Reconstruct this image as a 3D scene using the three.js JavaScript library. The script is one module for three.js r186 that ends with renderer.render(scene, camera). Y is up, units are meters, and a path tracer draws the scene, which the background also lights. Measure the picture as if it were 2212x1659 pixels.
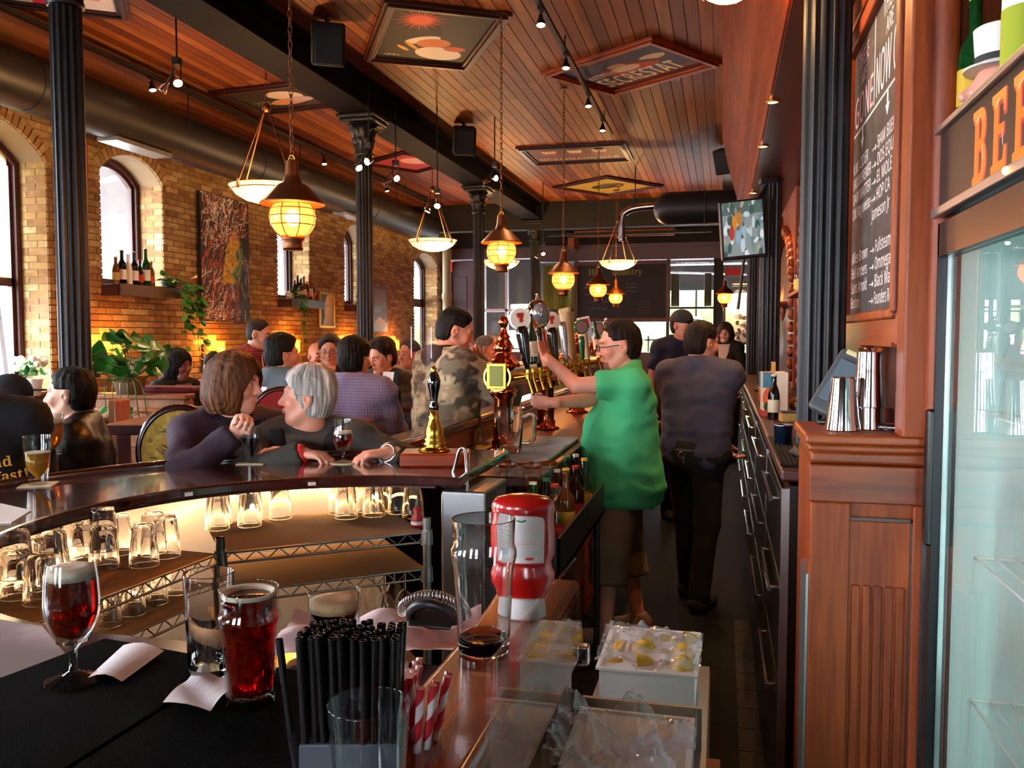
import * as THREE from 'three';
import { mergeGeometries, mergeVertices } from 'three/addons/utils/BufferGeometryUtils.js';
import { RoundedBoxGeometry } from 'three/addons/geometries/RoundedBoxGeometry.js';
import { RectAreaLightUniformsLib } from 'three/addons/lights/RectAreaLightUniformsLib.js';

// ---------- camera, sky, exposure ----------
const renderer = new THREE.WebGLRenderer();
renderer.toneMapping = THREE.LinearToneMapping;
renderer.toneMappingExposure = 1.2;
renderer.shadowMap.enabled = true;
const scene = new THREE.Scene();
const camera = new THREE.PerspectiveCamera(48.29, 2212 / 1659, 0.05, 200);
camera.rotation.order = 'YXZ';
camera.position.set(0, 1.63, 0);
camera.rotation.set(-0.05643, 0.24065, 0);
scene.background = new THREE.Color(0.93, 0.98, 1.06);
scene.backgroundIntensity = 32;
RectAreaLightUniformsLib.init();

// ---------- helpers ----------
const V = (x, y, z) => new THREE.Vector3(x, y, z);
const PI = Math.PI, sin = Math.sin, cos = Math.cos, abs = Math.abs, min = Math.min, max = Math.max, sqrt = Math.sqrt, hypot = (a, b, c = 0) => Math.sqrt(a * a + b * b + c * c), floor = Math.floor;
let seed = 7;
function rnd() { seed |= 0; seed = seed + 0x6D2B79F5 | 0; let t = Math.imul(seed ^ seed >>> 15, 1 | seed); t = t + Math.imul(t ^ t >>> 7, 61 | t) ^ t; return ((t ^ t >>> 14) >>> 0) / 4294967296; }
const rr = (a, b) => a + (b - a) * rnd();
const clamp = (x, a = 0, b = 1) => x < a ? a : x > b ? b : x;
const mix = (a, b, t) => a + (b - a) * t;
const smooth = (a, b, x) => { const t = clamp((x - a) / (b - a)); return t * t * (3 - 2 * t); };
function hash(i, j, k) { let h = Math.imul(i, 374761393) + Math.imul(j, 668265263) + Math.imul(k, 2147483647 - 1013); h = Math.imul(h ^ h >>> 13, 1274126177); return ((h ^ h >>> 16) >>> 0) / 4294967296; }
function n3(x, y, z) {
  const i = floor(x), j = floor(y), k = floor(z); let u = x - i, v = y - j, w = z - k; u = u * u * (3 - 2 * u); v = v * v * (3 - 2 * v); w = w * w * (3 - 2 * w);
  const a = mix(hash(i, j, k), hash(i + 1, j, k), u), b = mix(hash(i, j + 1, k), hash(i + 1, j + 1, k), u), c = mix(hash(i, j, k + 1), hash(i + 1, j, k + 1), u), d = mix(hash(i, j + 1, k + 1), hash(i + 1, j + 1, k + 1), u);
  return mix(mix(a, b, v), mix(c, d, v), w);
}
const fbm = (x, y, z = 0, o = 4) => { let s = 0, a = .5, t = 0; for (let i = 0; i < o; i++) { s += a * n3(x, y, z); t += a; x *= 2.03; y *= 2.03; z *= 2.03; a *= .5; } return s / t; };

const used = {};
function numbered(n) { const k = used[n] = (used[n] ?? -1) + 1; return k ? n + '_' + String(k).padStart(3, '0') : n; }
function finish(m) { m.castShadow = m.receiveShadow = true; return m; }
function flat(gs) {
  gs = (Array.isArray(gs) ? gs.flat(9) : [gs]).filter(Boolean);
  if (gs.length === 1) return gs[0];
  const col = gs.some((g) => g.attributes.color);
  gs = gs.map((g) => {
    g = g.index ? g.toNonIndexed() : g;
    for (const k of Object.keys(g.attributes)) if (!['position', 'normal', 'uv', ...(col ? ['color'] : [])].includes(k)) g.deleteAttribute(k);
    if (!g.attributes.normal) g.computeVertexNormals();
    const n = g.attributes.position.count;
    if (!g.attributes.uv) g.setAttribute('uv', new THREE.BufferAttribute(new Float32Array(n * 2), 2));
    if (col && !g.attributes.color) g.setAttribute('color', new THREE.BufferAttribute(new Float32Array(n * 3).fill(1), 3));
    g.morphAttributes = {}; return g;
  });
  return mergeGeometries(gs);
}
// uv in metres, the grain along the piece's longest side (or the axis given)
function uvMetres(g, axis) {
  g = g.index ? g.toNonIndexed() : g; if (!g.attributes.normal) g.computeVertexNormals();
  g.computeBoundingBox(); const s = g.boundingBox.getSize(V()); const e = [s.x, s.y, s.z];
  const a = axis ?? e.indexOf(max(...e)), p = g.attributes.position, nn = g.attributes.normal, uv = new Float32Array(p.count * 2), o = hash(floor(e[0] * 999), floor(e[1] * 999), p.count) * 3;
  for (let t = 0; t < p.count; t += 3) {
    const N = [0, 1, 2].map((c) => abs(nn.getComponent(t, c) + nn.getComponent(t + 1, c) + nn.getComponent(t + 2, c)));
    const d = N.indexOf(max(...N)), ax = [0, 1, 2].filter((c) => c !== d), u = d === a ? ax[0] : a, v = ax.find((c) => c !== u);
    for (let k = t; k < t + 3; k++) { uv[k * 2] = p.getComponent(k, u) + o; uv[k * 2 + 1] = p.getComponent(k, v) + o * 1.7; }
  }
  g.setAttribute('uv', new THREE.BufferAttribute(uv, 2)); return g;
}
function obj(name, gs, m, parent = scene) {
  let g = flat(gs); if (m.userData.metres) g = uvMetres(g, m.userData.axis);
  const o = finish(new THREE.Mesh(g, m)); o.name = parent === scene ? numbered(name) : name; parent.add(o); return o;
}
function tag(o, label, category, group) { o.userData.label = label; o.userData.category = category; if (group) o.userData.group = group; return o; }
function thing(name, label, category, at = [0, 0, 0], turn = 0, group) {
  const o = new THREE.Group(); o.name = numbered(name); scene.add(o); o.position.set(...at); o.rotation.y = turn; return tag(o, label, category, group);
}
function struct(name, gs, m) { const o = obj(name, gs, m); o.userData.kind = 'structure'; return o; }
function structGroup(name) { const o = new THREE.Group(); o.name = name; o.userData.kind = 'structure'; scene.add(o); return o; }
function dup(root, at, turn = 0, label, group) {
  const r = root.clone(); r.name = numbered(root.name.replace(/_\d{3}$/, '')); scene.add(r); r.position.set(...at); r.rotation.y = turn;
  r.userData = { ...root.userData }; if (label) r.userData.label = label; if (group) r.userData.group = group; return r;
}
// geometry shorthands
const mv = (g, x = 0, y = 0, z = 0, ry = 0, rx = 0, rz = 0) => { if (rz) g.rotateZ(rz); if (rx) g.rotateX(rx); if (ry) g.rotateY(ry); return g.translate(x, y, z); };
const box = (w, h, d, x, y, z, ry, rx, rz) => mv(new THREE.BoxGeometry(w, h, d), x, y, z, ry, rx, rz);
const box2 = (x0, x1, y0, y1, z0, z1) => box(abs(x1 - x0), abs(y1 - y0), abs(z1 - z0), (x0 + x1) / 2, (y0 + y1) / 2, (z0 + z1) / 2);
const rbox = (w, h, d, r, x, y, z, ry, rx, rz, s = 2) => mv(new RoundedBoxGeometry(w, h, d, s, min(r, w / 2.01, h / 2.01, d / 2.01)), x, y, z, ry, rx, rz);
const cyl = (r1, r2, h, x, y, z, s = 20, ry, rx, rz) => mv(new THREE.CylinderGeometry(r1, r2, h, s), x, y, z, ry, rx, rz);
const sph = (r, x, y, z, s = 16, sy = 1) => { const g = new THREE.SphereGeometry(r, s, max(6, s * .6 | 0)); g.scale(1, sy, 1); return mv(g, x, y, z); };
const tor = (R, r, x, y, z, ry, rx, rz, a = 8, b = 28, arc = PI * 2) => mv(new THREE.TorusGeometry(R, r, a, b, arc), x, y, z, ry, rx, rz);
function rod(a, b, r, s = 8, r2 = r) {
  const A = V(...a), B = V(...b), d = B.clone().sub(A), g = new THREE.CylinderGeometry(r2, r, d.length(), s);
  g.applyQuaternion(new THREE.Quaternion().setFromUnitVectors(V(0, 1, 0), d.normalize())); const m = A.add(B).multiplyScalar(.5); return g.translate(m.x, m.y, m.z);
}
const tube = (pts, r, n = 32, s = 8, closed = false) => new THREE.TubeGeometry(new THREE.CatmullRomCurve3(pts.map((p) => V(...p)), closed, 'catmullrom', .5), n, r, s, closed);
const lathe = (pts, x = 0, y = 0, z = 0, s = 32, a0, al) => mv(new THREE.LatheGeometry(pts.map((p) => new THREE.Vector2(...p)), s, a0, al), x, y, z);
function poly(pts, depth, bevel = 0, holes = [], curve = 12) {   // outline in x,y extruded along +z
  const s = pts.isShape ? pts : new THREE.Shape(pts.map((p) => new THREE.Vector2(...p)));
  for (const h of holes) s.holes.push(h.isPath ? h : new THREE.Path(h.map((p) => new THREE.Vector2(...p))));
  return new THREE.ExtrudeGeometry(s, { depth: depth - 2 * bevel, bevelEnabled: bevel > 0, bevelSize: bevel, bevelThickness: bevel, bevelOffset: -bevel, bevelSegments: 2, curveSegments: curve }).translate(0, 0, bevel);
}
const plan = (pts, y0, y1, bevel = 0, holes) => poly(pts.map(([x, z]) => [x, -z]), y1 - y0, bevel, (holes || []).map((h) => h.map(([x, z]) => [x, -z]))).rotateX(-PI / 2).translate(0, y0, 0);   // outline in x,z standing from y0 to y1
const smoothed = (g) => { const p = g.clone(); for (const k of Object.keys(p.attributes)) if (k !== 'position') p.deleteAttribute(k); const q = mergeVertices(p, 1e-4); q.computeVertexNormals(); return q; };
// smooth closed shape from a distance field (surface nets); fn(x,y,z) < 0 inside
function field(fn, lo, hi, c) {
  const nx = Math.ceil((hi[0] - lo[0]) / c) + 2, ny = Math.ceil((hi[1] - lo[1]) / c) + 2, nz = Math.ceil((hi[2] - lo[2]) / c) + 2, F = new Float32Array(nx * ny * nz).fill(1), S = 4, reach = S * c * .95;
  const X = (i) => lo[0] + (i - .5) * c, Y = (i) => lo[1] + (i - .5) * c, Z = (i) => lo[2] + (i - .5) * c, at = (i, j, k) => (k * ny + j) * nx + i;
  for (let k = 0; k < nz; k += S) for (let j = 0; j < ny; j += S) for (let i = 0; i < nx; i += S) {
    const d = fn(X(i + 1.5), Y(j + 1.5), Z(k + 1.5)), K = min(k + S, nz), J = min(j + S, ny), I = min(i + S, nx);
    const far = abs(d) > reach;
    for (let z = k; z < K; z++) for (let y = j; y < J; y++) for (let x = i; x < I; x++) F[at(x, y, z)] = far ? d : fn(X(x), Y(y), Z(z));
  }
  const pos = [], idx = [], id = new Int32Array(nx * ny * nz).fill(-1);
  for (let k = 0; k < nz - 1; k++) for (let j = 0; j < ny - 1; j++) for (let i = 0; i < nx - 1; i++) {
    let n = 0, sx = 0, sy = 0, sz = 0, inside = 0; const v = [];
    for (let q = 0; q < 8; q++) { v[q] = F[at(i + (q & 1), j + (q >> 1 & 1), k + (q >> 2))]; if (v[q] < 0) inside++; }
    if (!inside || inside === 8) continue;
    for (let q = 0; q < 8; q++) for (let b = 1; b < 8; b <<= 1) if (!(q & b)) { const w = q | b; if ((v[q] < 0) !== (v[w] < 0)) { const t = v[q] / (v[q] - v[w]); sx += (q & 1) + (b === 1 ? t : 0); sy += (q >> 1 & 1) + (b === 2 ? t : 0); sz += (q >> 2) + (b === 4 ? t : 0); n++; } }
    id[at(i, j, k)] = pos.length / 3; pos.push(X(i + sx / n), Y(j + sy / n), Z(k + sz / n));
  }
  const Q = (a, b, c2, d, f) => { if (a < 0 || b < 0 || c2 < 0 || d < 0) return; f ? idx.push(a, b, c2, a, c2, d) : idx.push(a, c2, b, a, d, c2); };
  for (let k = 1; k < nz - 1; k++) for (let j = 1; j < ny - 1; j++) for (let i = 1; i < nx - 1; i++) {
    const o = F[at(i, j, k)] < 0;
    if (o !== F[at(i + 1, j, k)] < 0) Q(id[at(i, j - 1, k - 1)], id[at(i, j, k - 1)], id[at(i, j, k)], id[at(i, j - 1, k)], o);
    if (o !== F[at(i, j + 1, k)] < 0) Q(id[at(i - 1, j, k - 1)], id[at(i - 1, j, k)], id[at(i, j, k)], id[at(i, j, k - 1)], o);
    if (o !== F[at(i, j, k + 1)] < 0) Q(id[at(i - 1, j - 1, k)], id[at(i, j - 1, k)], id[at(i, j, k)], id[at(i - 1, j, k)], o);
  }
  const g = new THREE.BufferGeometry(); g.setAttribute('position', new THREE.Float32BufferAttribute(pos, 3)); g.setIndex(idx); g.computeVertexNormals(); return g;
}
const smin = (a, b, k) => { const h = max(k - abs(a - b), 0) / k; return min(a, b) - h * h * k * .25; };
const smax = (a, b, k) => -smin(-a, -b, k);
function cap(px, py, pz, a, b, ra, rb) {   // tapered capsule
  const bx = b[0] - a[0], by = b[1] - a[1], bz = b[2] - a[2], qx = px - a[0], qy = py - a[1], qz = pz - a[2], t = clamp((qx * bx + qy * by + qz * bz) / (bx * bx + by * by + bz * bz + 1e-9));
  return hypot(qx - bx * t, qy - by * t, qz - bz * t) - (ra + (rb - ra) * t);
}
const ell = (x, y, z, cx, cy, cz, a, b, c) => { const k = hypot((x - cx) / a, (y - cy) / b, (z - cz) / c); return (k - 1) * min(a, b, c) * (k > 1 ? 1 : 1); };

// ---------- textures and materials ----------
function canvas(w, h, draw, srgb = true) {
  const c = document.createElement('canvas'); c.width = w; c.height = h; const g = c.getContext('2d'); draw(g, w, h);
  const t = new THREE.CanvasTexture(c); if (srgb) t.colorSpace = THREE.SRGBColorSpace; t.magFilter = THREE.LinearFilter; return t;
}
function dataTex(w, h, fn, sx = 1, sy = 1, srgb = true) {   // fn(u,v) -> [r,g,b] 0..255
  const d = new Uint8Array(w * h * 4);
  for (let j = 0; j < h; j++) for (let i = 0; i < w; i++) { const c = fn(i / w, j / h), o = (j * w + i) * 4; d[o] = clamp(c[0], 0, 255); d[o + 1] = clamp(c[1], 0, 255); d[o + 2] = clamp(c[2], 0, 255); d[o + 3] = 255; }
  const t = new THREE.DataTexture(d, w, h); t.magFilter = THREE.LinearFilter; t.wrapS = t.wrapT = THREE.RepeatWrapping; t.repeat.set(sx, sy); if (srgb) t.colorSpace = THREE.SRGBColorSpace; t.needsUpdate = true; return t;
}
const per = (x, y, P, Q, o = 4, z = 0) => { const a = x / P, b = y / Q; return mix(mix(fbm(x, y, z, o), fbm(x - P, y, z, o), a), mix(fbm(x, y - Q, z, o), fbm(x - P, y - Q, z, o), a), b); };   // repeats after P, Q
function woodTex(dark, light, gx, gy, rx = 1, ry = 1) {
  return dataTex(512, 256, (u, v) => {
    const w = per(u * 3, v * 3, 3, 3, 3) * .6, g = per(u * gx, (v) * gy, gx, gy, 4, 3), f = per(u * gx * 6, v * gy * 6, gx * 6, gy * 6, 2, 9), t = clamp((g * .75 + f * .35 + w * .5 - .5) * 1.6 + .25);
    return [0, 1, 2].map((i) => mix(dark[i], light[i], t));
  }, rx, ry);
}
const std = (c, o = {}) => { const m = new THREE.MeshStandardMaterial({ color: c, roughness: .6, ...o }); return m; };
const phy = (c, o = {}) => new THREE.MeshPhysicalMaterial({ color: c, roughness: .4, ...o });
const metres = (m, axis) => { m.userData.metres = true; m.userData.axis = axis; return m; };
const T = {};
T.mahog = woodTex([84, 28, 9], [166, 76, 24], 2, 22, .8, 1.1);
T.dark = woodTex([34, 10, 8], [78, 26, 18], 2, 22, .8, 1.1);
T.pine = woodTex([100, 57, 25], [170, 106, 52], 2, 14, .7, 2.2);
T.oak = woodTex([120, 72, 38], [190, 130, 84], 2, 20, .9, 1.4);
T.fine = dataTex(256, 256, (u, v) => { const n = 128 + 120 * (per(u * 40, v * 40, 40, 40, 3) - .5); return [n, n, n]; }, 3, 3, false);
T.rough = dataTex(256, 256, (u, v) => { const n = 200 + 110 * (per(u * 8, v * 8, 8, 8, 5) - .5); return [n, n, n]; }, 1, 1, false);
const M = {
  mahog: metres(phy('#ffffff', { map: T.mahog, roughness: .42, clearcoat: .2, clearcoatRoughness: .3, specularIntensity: .7 })),
  mahogV: metres(phy('#ffffff', { map: T.mahog, roughness: .5, clearcoat: .08, clearcoatRoughness: .4, specularIntensity: .6 }), 1),
  bar: metres(phy('#ffffff', { map: T.dark, roughness: .2, clearcoat: 1, clearcoatRoughness: .05 })),
  dark: metres(phy('#ffffff', { map: T.dark, roughness: .4, clearcoat: .25, clearcoatRoughness: .3 })),
  oak: metres(phy('#ffffff', { map: T.oak, roughness: .45, clearcoat: .3 })),
  black: std('#0d0d0f', { roughness: .45 }),
  iron: std('#17181b', { roughness: .42, metalness: .35, bumpMap: T.fine, bumpScale: .0006 }),
  blackMatte: std('#0b0b0c', { roughness: .85 }),
  plastic: phy('#101013', { roughness: .3 }),
  steel: std('#c9cacc', { metalness: 1, roughness: .22 }),
  satin: std('#a9abad', { metalness: 1, roughness: .42 }),
  chrome: std('#e3e4e6', { metalness: 1, roughness: .07 }),
  brass: std('#d2a53c', { metalness: 1, roughness: .2 }),
  copper: std('#c9623a', { metalness: 1, roughness: .14 }),
  oldCopper: std('#7d4a2a', { metalness: .85, roughness: .42, bumpMap: T.fine, bumpScale: .0006 }),
  duct: std('#343437', { metalness: .55, roughness: .45 }),
  white: std('#e6e4e0', { roughness: .5 }),
  whitePl: phy('#ecebe7', { roughness: .32 }),
  grey: std('#7c7a7c', { roughness: .6 }),
  pane: phy('#ffffff', { transmission: 1, thickness: 0, roughness: 0, ior: 1.5, specularIntensity: 1 }),
  glass: phy('#ffffff', { transmission: 1, thickness: .01, roughness: .01, ior: 1.5, attenuationColor: new THREE.Color(.93, .97, .95), attenuationDistance: .2 }),
  thin: phy('#f4f8f8', { transmission: 1, thickness: 0, roughness: .02, ior: 1.5 }),
  amber: phy('#f8bc78', { transmission: .92, thickness: 0, roughness: .2, ior: 1.5 }),
  cream: std('#d9cdb4', { roughness: .7 }),
};
// ---------- the room ----------
const WX = -5.6, CEIL = 3.97;
{
  const t = dataTex(256, 256, (u, v) => { const g = min(u * 8 % 1, v * 8 % 1) < .05 ? .4 : 1, n = per(u * 12, v * 12, 12, 12, 4); return [14 * g + 8 * n, 12 * g + 7 * n, 11 * g + 6 * n]; }, .4, .4);
  const fm = metres(phy('#ffffff', { map: t, roughness: .8, specularIntensity: .3 })), fo = struct('floor', box2(WX - .4, 2, -.2, 0, -17.6, 5.4), fm), tm = metres(phy('#2c241e', { roughness: .7, specularIntensity: .3, bumpMap: T.fine, bumpScale: .001 }));
  for (let i = 0; i < 12; i++) obj('tile', box2(.085, .175, 0, .004, -2.6 - i * .2, -2.794 - i * .2), tm, fo);
}
// ceiling: each board a piece of its own under a closed deck
{
  const c = structGroup('ceiling'); c.position.set(0, CEIL, 0);
  obj('ceiling_deck', box2(WX - .4, 2, .03, .25, -17.6, 5.4), M.dark, c);
  const tints = ['#ffffff', '#f0d8c0', '#d8b090', '#ffe6c8', '#c89c7c', '#b87f5c'].map((k) => metres(std(k, { map: T.pine, roughness: .55 }), 2));
  const P = .1; let q = 0;
  for (let x = WX; x < -.06; x += P, q++) {
    const cuts = [5, rr(-3, -5), rr(-7.2, -8.6), rr(-10, -11.6), -16.2];
    for (let k = 0; k < 4; k++) obj('ceiling_board', box2(x + .003, min(x + P - .003, -.03), 0, .028, cuts[k] - .002, cuts[k + 1] + .002), tints[floor(rnd() * 6)], c);
  }
}
// left wall: brick by brick around arched openings
const wins = [
  { z0: 3.4, z1: 2.0, y0: 1.13, ys: 3.1, yc: 3.38 }, { z0: 1.0, z1: -.4, y0: 1.13, ys: 3.1, yc: 3.38 }, { z0: -1.5, z1: -2.9, y0: 1.13, ys: 3.1, yc: 3.38 },
  { z0: -4.75, z1: -6.21, y0: 1.13, ys: 3.1, yc: 3.4 }, { z0: -6.86, z1: -7.77, y0: 2.1, ys: 3.16, yc: 3.37 }, { z0: -10.1, z1: -10.98, y0: 2.1, ys: 3.09, yc: 3.33 },
  { z0: -12.13, z1: -13.0, y0: 2.1, ys: 3.12, yc: 3.36 }, { z0: -15.16, z1: -16.5, y0: .02, ys: 3.0, yc: 3.22 }];
const TH = .36;
function archAt(w, y) { // half-opening at height y in the arch: [z0,z1] or null
  if (y < w.y0) return null; if (y <= w.ys) return [w.z0, w.z1];
  const hw = (w.z0 - w.z1) / 2, s = w.yc - w.ys, R = (hw * hw + s * s) / (2 * s), cy = w.yc - R, d = y - cy; if (d >= R) return null;
  const h = sqrt(R * R - d * d), m = (w.z0 + w.z1) / 2; return [m + h, m - h];
}
function archPts(w, off = 0, n = 14, inset = 0) { // outline in (z mirrored as x=-z, y)
  const hw = (w.z0 - w.z1) / 2, s = w.yc - w.ys, R = (hw * hw + s * s) / (2 * s), cy = w.yc - R, a = Math.asin(hw / R), m = -(w.z0 + w.z1) / 2, pts = [[m - hw + inset, w.y0 + inset], [m + hw - inset, w.y0 + inset]], r = R - inset, aa = Math.asin(clamp((hw - inset) / r, -1, 1));
  for (let i = 0; i <= n; i++) { const t = aa - 2 * aa * i / n; pts.push([m + r * sin(t), cy + r * cos(t) + off]); } return pts;
}
{
  const wl = structGroup('wall_left'); wl.position.set(WX, 0, 0);
  const mortar = metres(std('#8a7358', { roughness: .95, bumpMap: T.fine, bumpScale: .002 }));
  // backing with openings: outline in x=-z, y; extruded to x<0
  const s = poly([[-5.4, 0], [17.6, 0], [17.6, CEIL + .05], [-5.4, CEIL + .05]], TH, 0, wins.map((w) => archPts(w)));
  s.rotateY(PI / 2); s.translate(-TH - .012, 0, 0);
  obj('mortar_backing', s, mortar, wl);
  const cols = ['#c8a468', '#d4b276', '#bd9358', '#a87c48', '#d8bb84', '#c29a62', '#a3754a', '#cdab70'];
  const bt = dataTex(128, 128, (u, v) => { const n = per(u * 10, v * 10, 10, 10, 4), k = 255 * (.72 + .5 * (n - .3)); return [k, k * .985, k * .96]; }, 3, 3);
  const bm = cols.map((c) => metres(std(c, { map: bt, roughness: .85, bumpMap: T.fine, bumpScale: .0012 })));
  const list = [], H = .061, L = .207;
  const put = (x0, x1, y0, y1, za, zb) => list.push([x0, x1, y0, y1, za, zb]);
  for (let j = 0; j * H < CEIL - .02; j++) {
    const y0 = j * H + .005, y1 = (j + 1) * H - .0045, ym = (y0 + y1) / 2;
    const gaps = wins.map((w) => { const g = archAt({ ...w, yc: w.yc + .13, ys: w.ys + .05 }, ym) ?? (ym < w.y0 ? null : null); return g; }).filter(Boolean).sort((a, b) => b[0] - a[0]);
    for (let z = -4.0 - (j % 2) * L / 2; z > -17.1; z -= L) {
      let segs = [[z, max(z - L + .0085, -17.1)]];
      for (const [a, b] of gaps) segs = segs.flatMap(([p, q]) => p <= b || q >= a ? [[p, q]] : [[p, max(q, a)], [min(p, b), q]].filter(([m, n]) => m - n > .02 && (m > a || m <= b)));
      for (const [p, q] of segs) put(-.012, .001 + rr(0, .004), y0, y1, p, q);
    }
    for (const w of wins.slice(3)) if (ym > w.y0 && ym < w.ys) for (const [z, d] of [[w.z1, 1], [w.z0, -1]]) { // jambs
      const cut = j % 2 ? [-.27, -.106, -.002] : [-.27, -.2, -.002];
      for (let k = 0; k < 2; k++) put(cut[k] + .004, cut[k + 1] - .004, y0, y1, z + d * .004, z - d * .014);
    }
  }
  // the pieces that show largest are meshes of their own, the others one joined field
  const inv = new THREE.Matrix4().makeRotationFromEuler(camera.rotation).invert();
  const size = (b) => { const p = V(WX, (b[2] + b[3]) / 2, (b[4] + b[5]) / 2).sub(camera.position).applyMatrix4(inv), px = 1106 + 1850 * p.x / -p.z, py = 829.5 - 1850 * p.y / -p.z; return px > 0 && px < 1050 && py > 200 && py < 860 ? 1 / -p.z : 0; };
  list.forEach((b) => b.push(size(b))); list.sort((a, b) => b[6] - a[6]);
  const geo = (b) => box2(b[0], b[1], b[2], b[3], b[4], b[5]), rest = cols.map(() => []);
  list.forEach((b, i) => { const n = n3(b[4] * 1.1, b[2] * 1.6, 3), t = clamp(n * .8 + rnd() * .55 - .15, 0, .999), c = floor(t * 8); if (i < 300) obj('brick', geo(b), bm[c], wl); else rest[c].push(geo(b)); });
  rest.forEach((r, c) => { if (r.length) { const o = obj('brick_field', r, bm[c], wl); o.userData.kind = 'stuff'; } });
  for (const w of wins.slice(3)) { // arch bricks on edge
    const hw = (w.z0 - w.z1) / 2, sg = w.yc - w.ys, R = (hw * hw + sg * sg) / (2 * sg), cy = w.yc - R, a = Math.asin(hw / R), n = Math.round(2 * a * R / .062), m = (w.z0 + w.z1) / 2, q = [[], []];
    for (let i = 0; i < n; i++) { const t = -a + 2 * a * (i + .5) / n, g = box(.28, .115, .053, -.132, R + .062, 0); g.rotateX(-t); g.translate(0, cy, m); q[i % 2].push(g); }
    q.forEach((l, k) => obj('arch_bricks', l, bm[k * 4 + 1], wl));
  }
}
// windows in the left wall
const frameM = metres(phy('#ffffff', { map: T.dark, roughness: .5 }));
wins.forEach((w, i) => {
  const g = structGroup('window_' + (i + 1)); g.position.set(WX - .27, 0, 0);
  const ring = (inset, wd, dep, x) => { const p = poly(archPts(w, 0, 14, inset), dep, 0, [archPts(w, 0, 14, inset + wd)]); p.rotateY(PI / 2); return p.translate(x, 0, 0); };
  obj('window_frame', ring(.004, .05, .09, -.09), frameM, g);
  obj('sash', ring(.054, .035, .045, -.075), frameM, g);
  const pane = poly(archPts(w, 0, 14, .085), .004).rotateY(PI / 2).translate(-.06, 0, 0); obj('pane', pane, M.pane, g);
  const zm = (w.z0 + w.z1) / 2;
  if (w.y0 < 1.5) obj('meeting_rail', box2(-.09, -.03, i === 7 ? 2.2 : 2.05, i === 7 ? 2.36 : 2.12, w.z0 - .06, w.z1 + .06), frameM, g);
  if (i < 4) obj('sill', box2(-.05, .29, w.y0 - .05, w.y0, w.z0 + .05, w.z1 - .05), M.dark, g);
  if (i === 3) obj('roller_shade', box2(-.022, -.016, 2.12, 3.3, w.z0 - .12, w.z1 + .12), phy('#efe3c8', { transmission: .55, roughness: 1, thickness: 0 }), g);
});
// back wall with its shopfront
{
  const g = structGroup('wall_back'); g.position.set(0, 0, -17.1);
  const mauve = std('#4b3a40', { roughness: .5 }), deep = std('#17110f', { roughness: .8 }), frame = std('#b9bac0', { roughness: .35, metalness: .4 });
  obj('upper_wall', box2(WX - .4, 2, 3.41, 4.2, -.3, 0), deep, g);
  obj('header', [box2(-3.75, 0, 3.12, 3.42, -.25, .05), box2(-3.75, 0, 3.36, 3.43, .05, .12)], mauve, g);
  obj('header_return', box2(WX, -3.75, 3.2, 3.42, -.25, .03), mauve, g);
  obj('dado', [box2(-4.95, .9, 0, 1.3, -.25, 0)], M.dark, g);
  obj('corner_wall', [box2(WX - .4, WX, 0, 3.42, -.3, 0), box2(.62, 2, 0, 3.42, -.3, 0), box2(-.18, 0, 1.3, 3.42, -.25, .02)], deep, g);
  for (const x of [-4.8, -4.32, -3.78]) obj('mullion', box2(x - .025, x + .025, 1.3, 3.2, -.12, .0), frame, g);
  obj('transom', box2(-4.82, -3.76, 2.12, 2.18, -.12, .0), frame, g);
  for (const x of [-3.66, -2.86, -1.05]) obj('mullion', box2(x - .03, x + .03, 1.3, 3.12, -.14, .0), std('#1b1616', { roughness: .5 }), g);
  obj('glazing_bar', [box2(-3.66, -2.86, 2.12, 2.16, -.1, .0), box2(-1.05, -.18, 2.15, 2.19, -.1, 0)], std('#1b1616', { roughness: .5 }), g);
  for (const [a, b] of [[-4.78, -3.8], [-3.63, -2.89], [-2.83, -1.08], [-1.02, -.2], [0, .62]]) obj('pane', box2(a, b, 1.3, 3.12, -.07, -.066), M.pane, g);
  const d = structGroup('door_1'); d.position.set(-5.28, 0, -17.06);
  const dm = std('#4a2630', { roughness: .4 });
  obj('leaf', box2(-.31, .31, .02, 3.15, -.03, .03), dm, d); obj('raised_panel', rbox(.3, 1.1, .03, .012, 0, 2.3, .035), dm, d); obj('raised_panel', rbox(.3, .9, .03, .012, 0, .9, .035), dm, d); obj('knob', sph(.03, .25, 1.05, .07), M.brass, d);
  const cur = (x0, x1, y0, y1, c, z) => { const n = 90, pts = []; for (let i = 0; i <= n; i++) pts.push([x0 + (x1 - x0) * i / n, .025 * sin(i * 1.15) + .01 * sin(i * .37)]); for (let i = n; i >= 0; i--) pts.push([pts[i][0], pts[i][1] - .006]); return plan(pts, y0, y1).translate(0, 0, -17.1 + z); };
  const gm = phy('#8f8f34', { transmission: .45, roughness: 1, thickness: 0 });
  tag(obj('curtain', cur(-3.6, -2.9, 1.35, 3.06, 0, -.2), gm), 'olive green pleated curtain behind the shopfront pane beside the menu board', 'curtain', 'curtains');
  const gm2 = phy('#8a7a34', { transmission: .4, roughness: 1, thickness: 0 });
  for (const [a, b] of [[-1.0, -.84], [-.36, -.22]]) tag(obj('curtain', cur(a, b, 2.2, 2.85, 0, -.2), gm2), 'narrow mustard curtain strip hanging in the bright shopfront window', 'curtain', 'narrow mustard curtains');
}
struct('wall_rear', [box2(WX - .4, 2, 0, .75, 5, 5.4), box2(WX - .4, 2, 3.3, 4.2, 5, 5.4), box2(WX - .4, -4.6, .7, 3.4, 5, 5.4), box2(-3.2, -1.9, .7, 3.4, 5, 5.4), box2(-.9, 2, .7, 3.4, 5, 5.4), box2(WX, 2, 2.5, 3.4, 5, 5.4)], M.dark);
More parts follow.
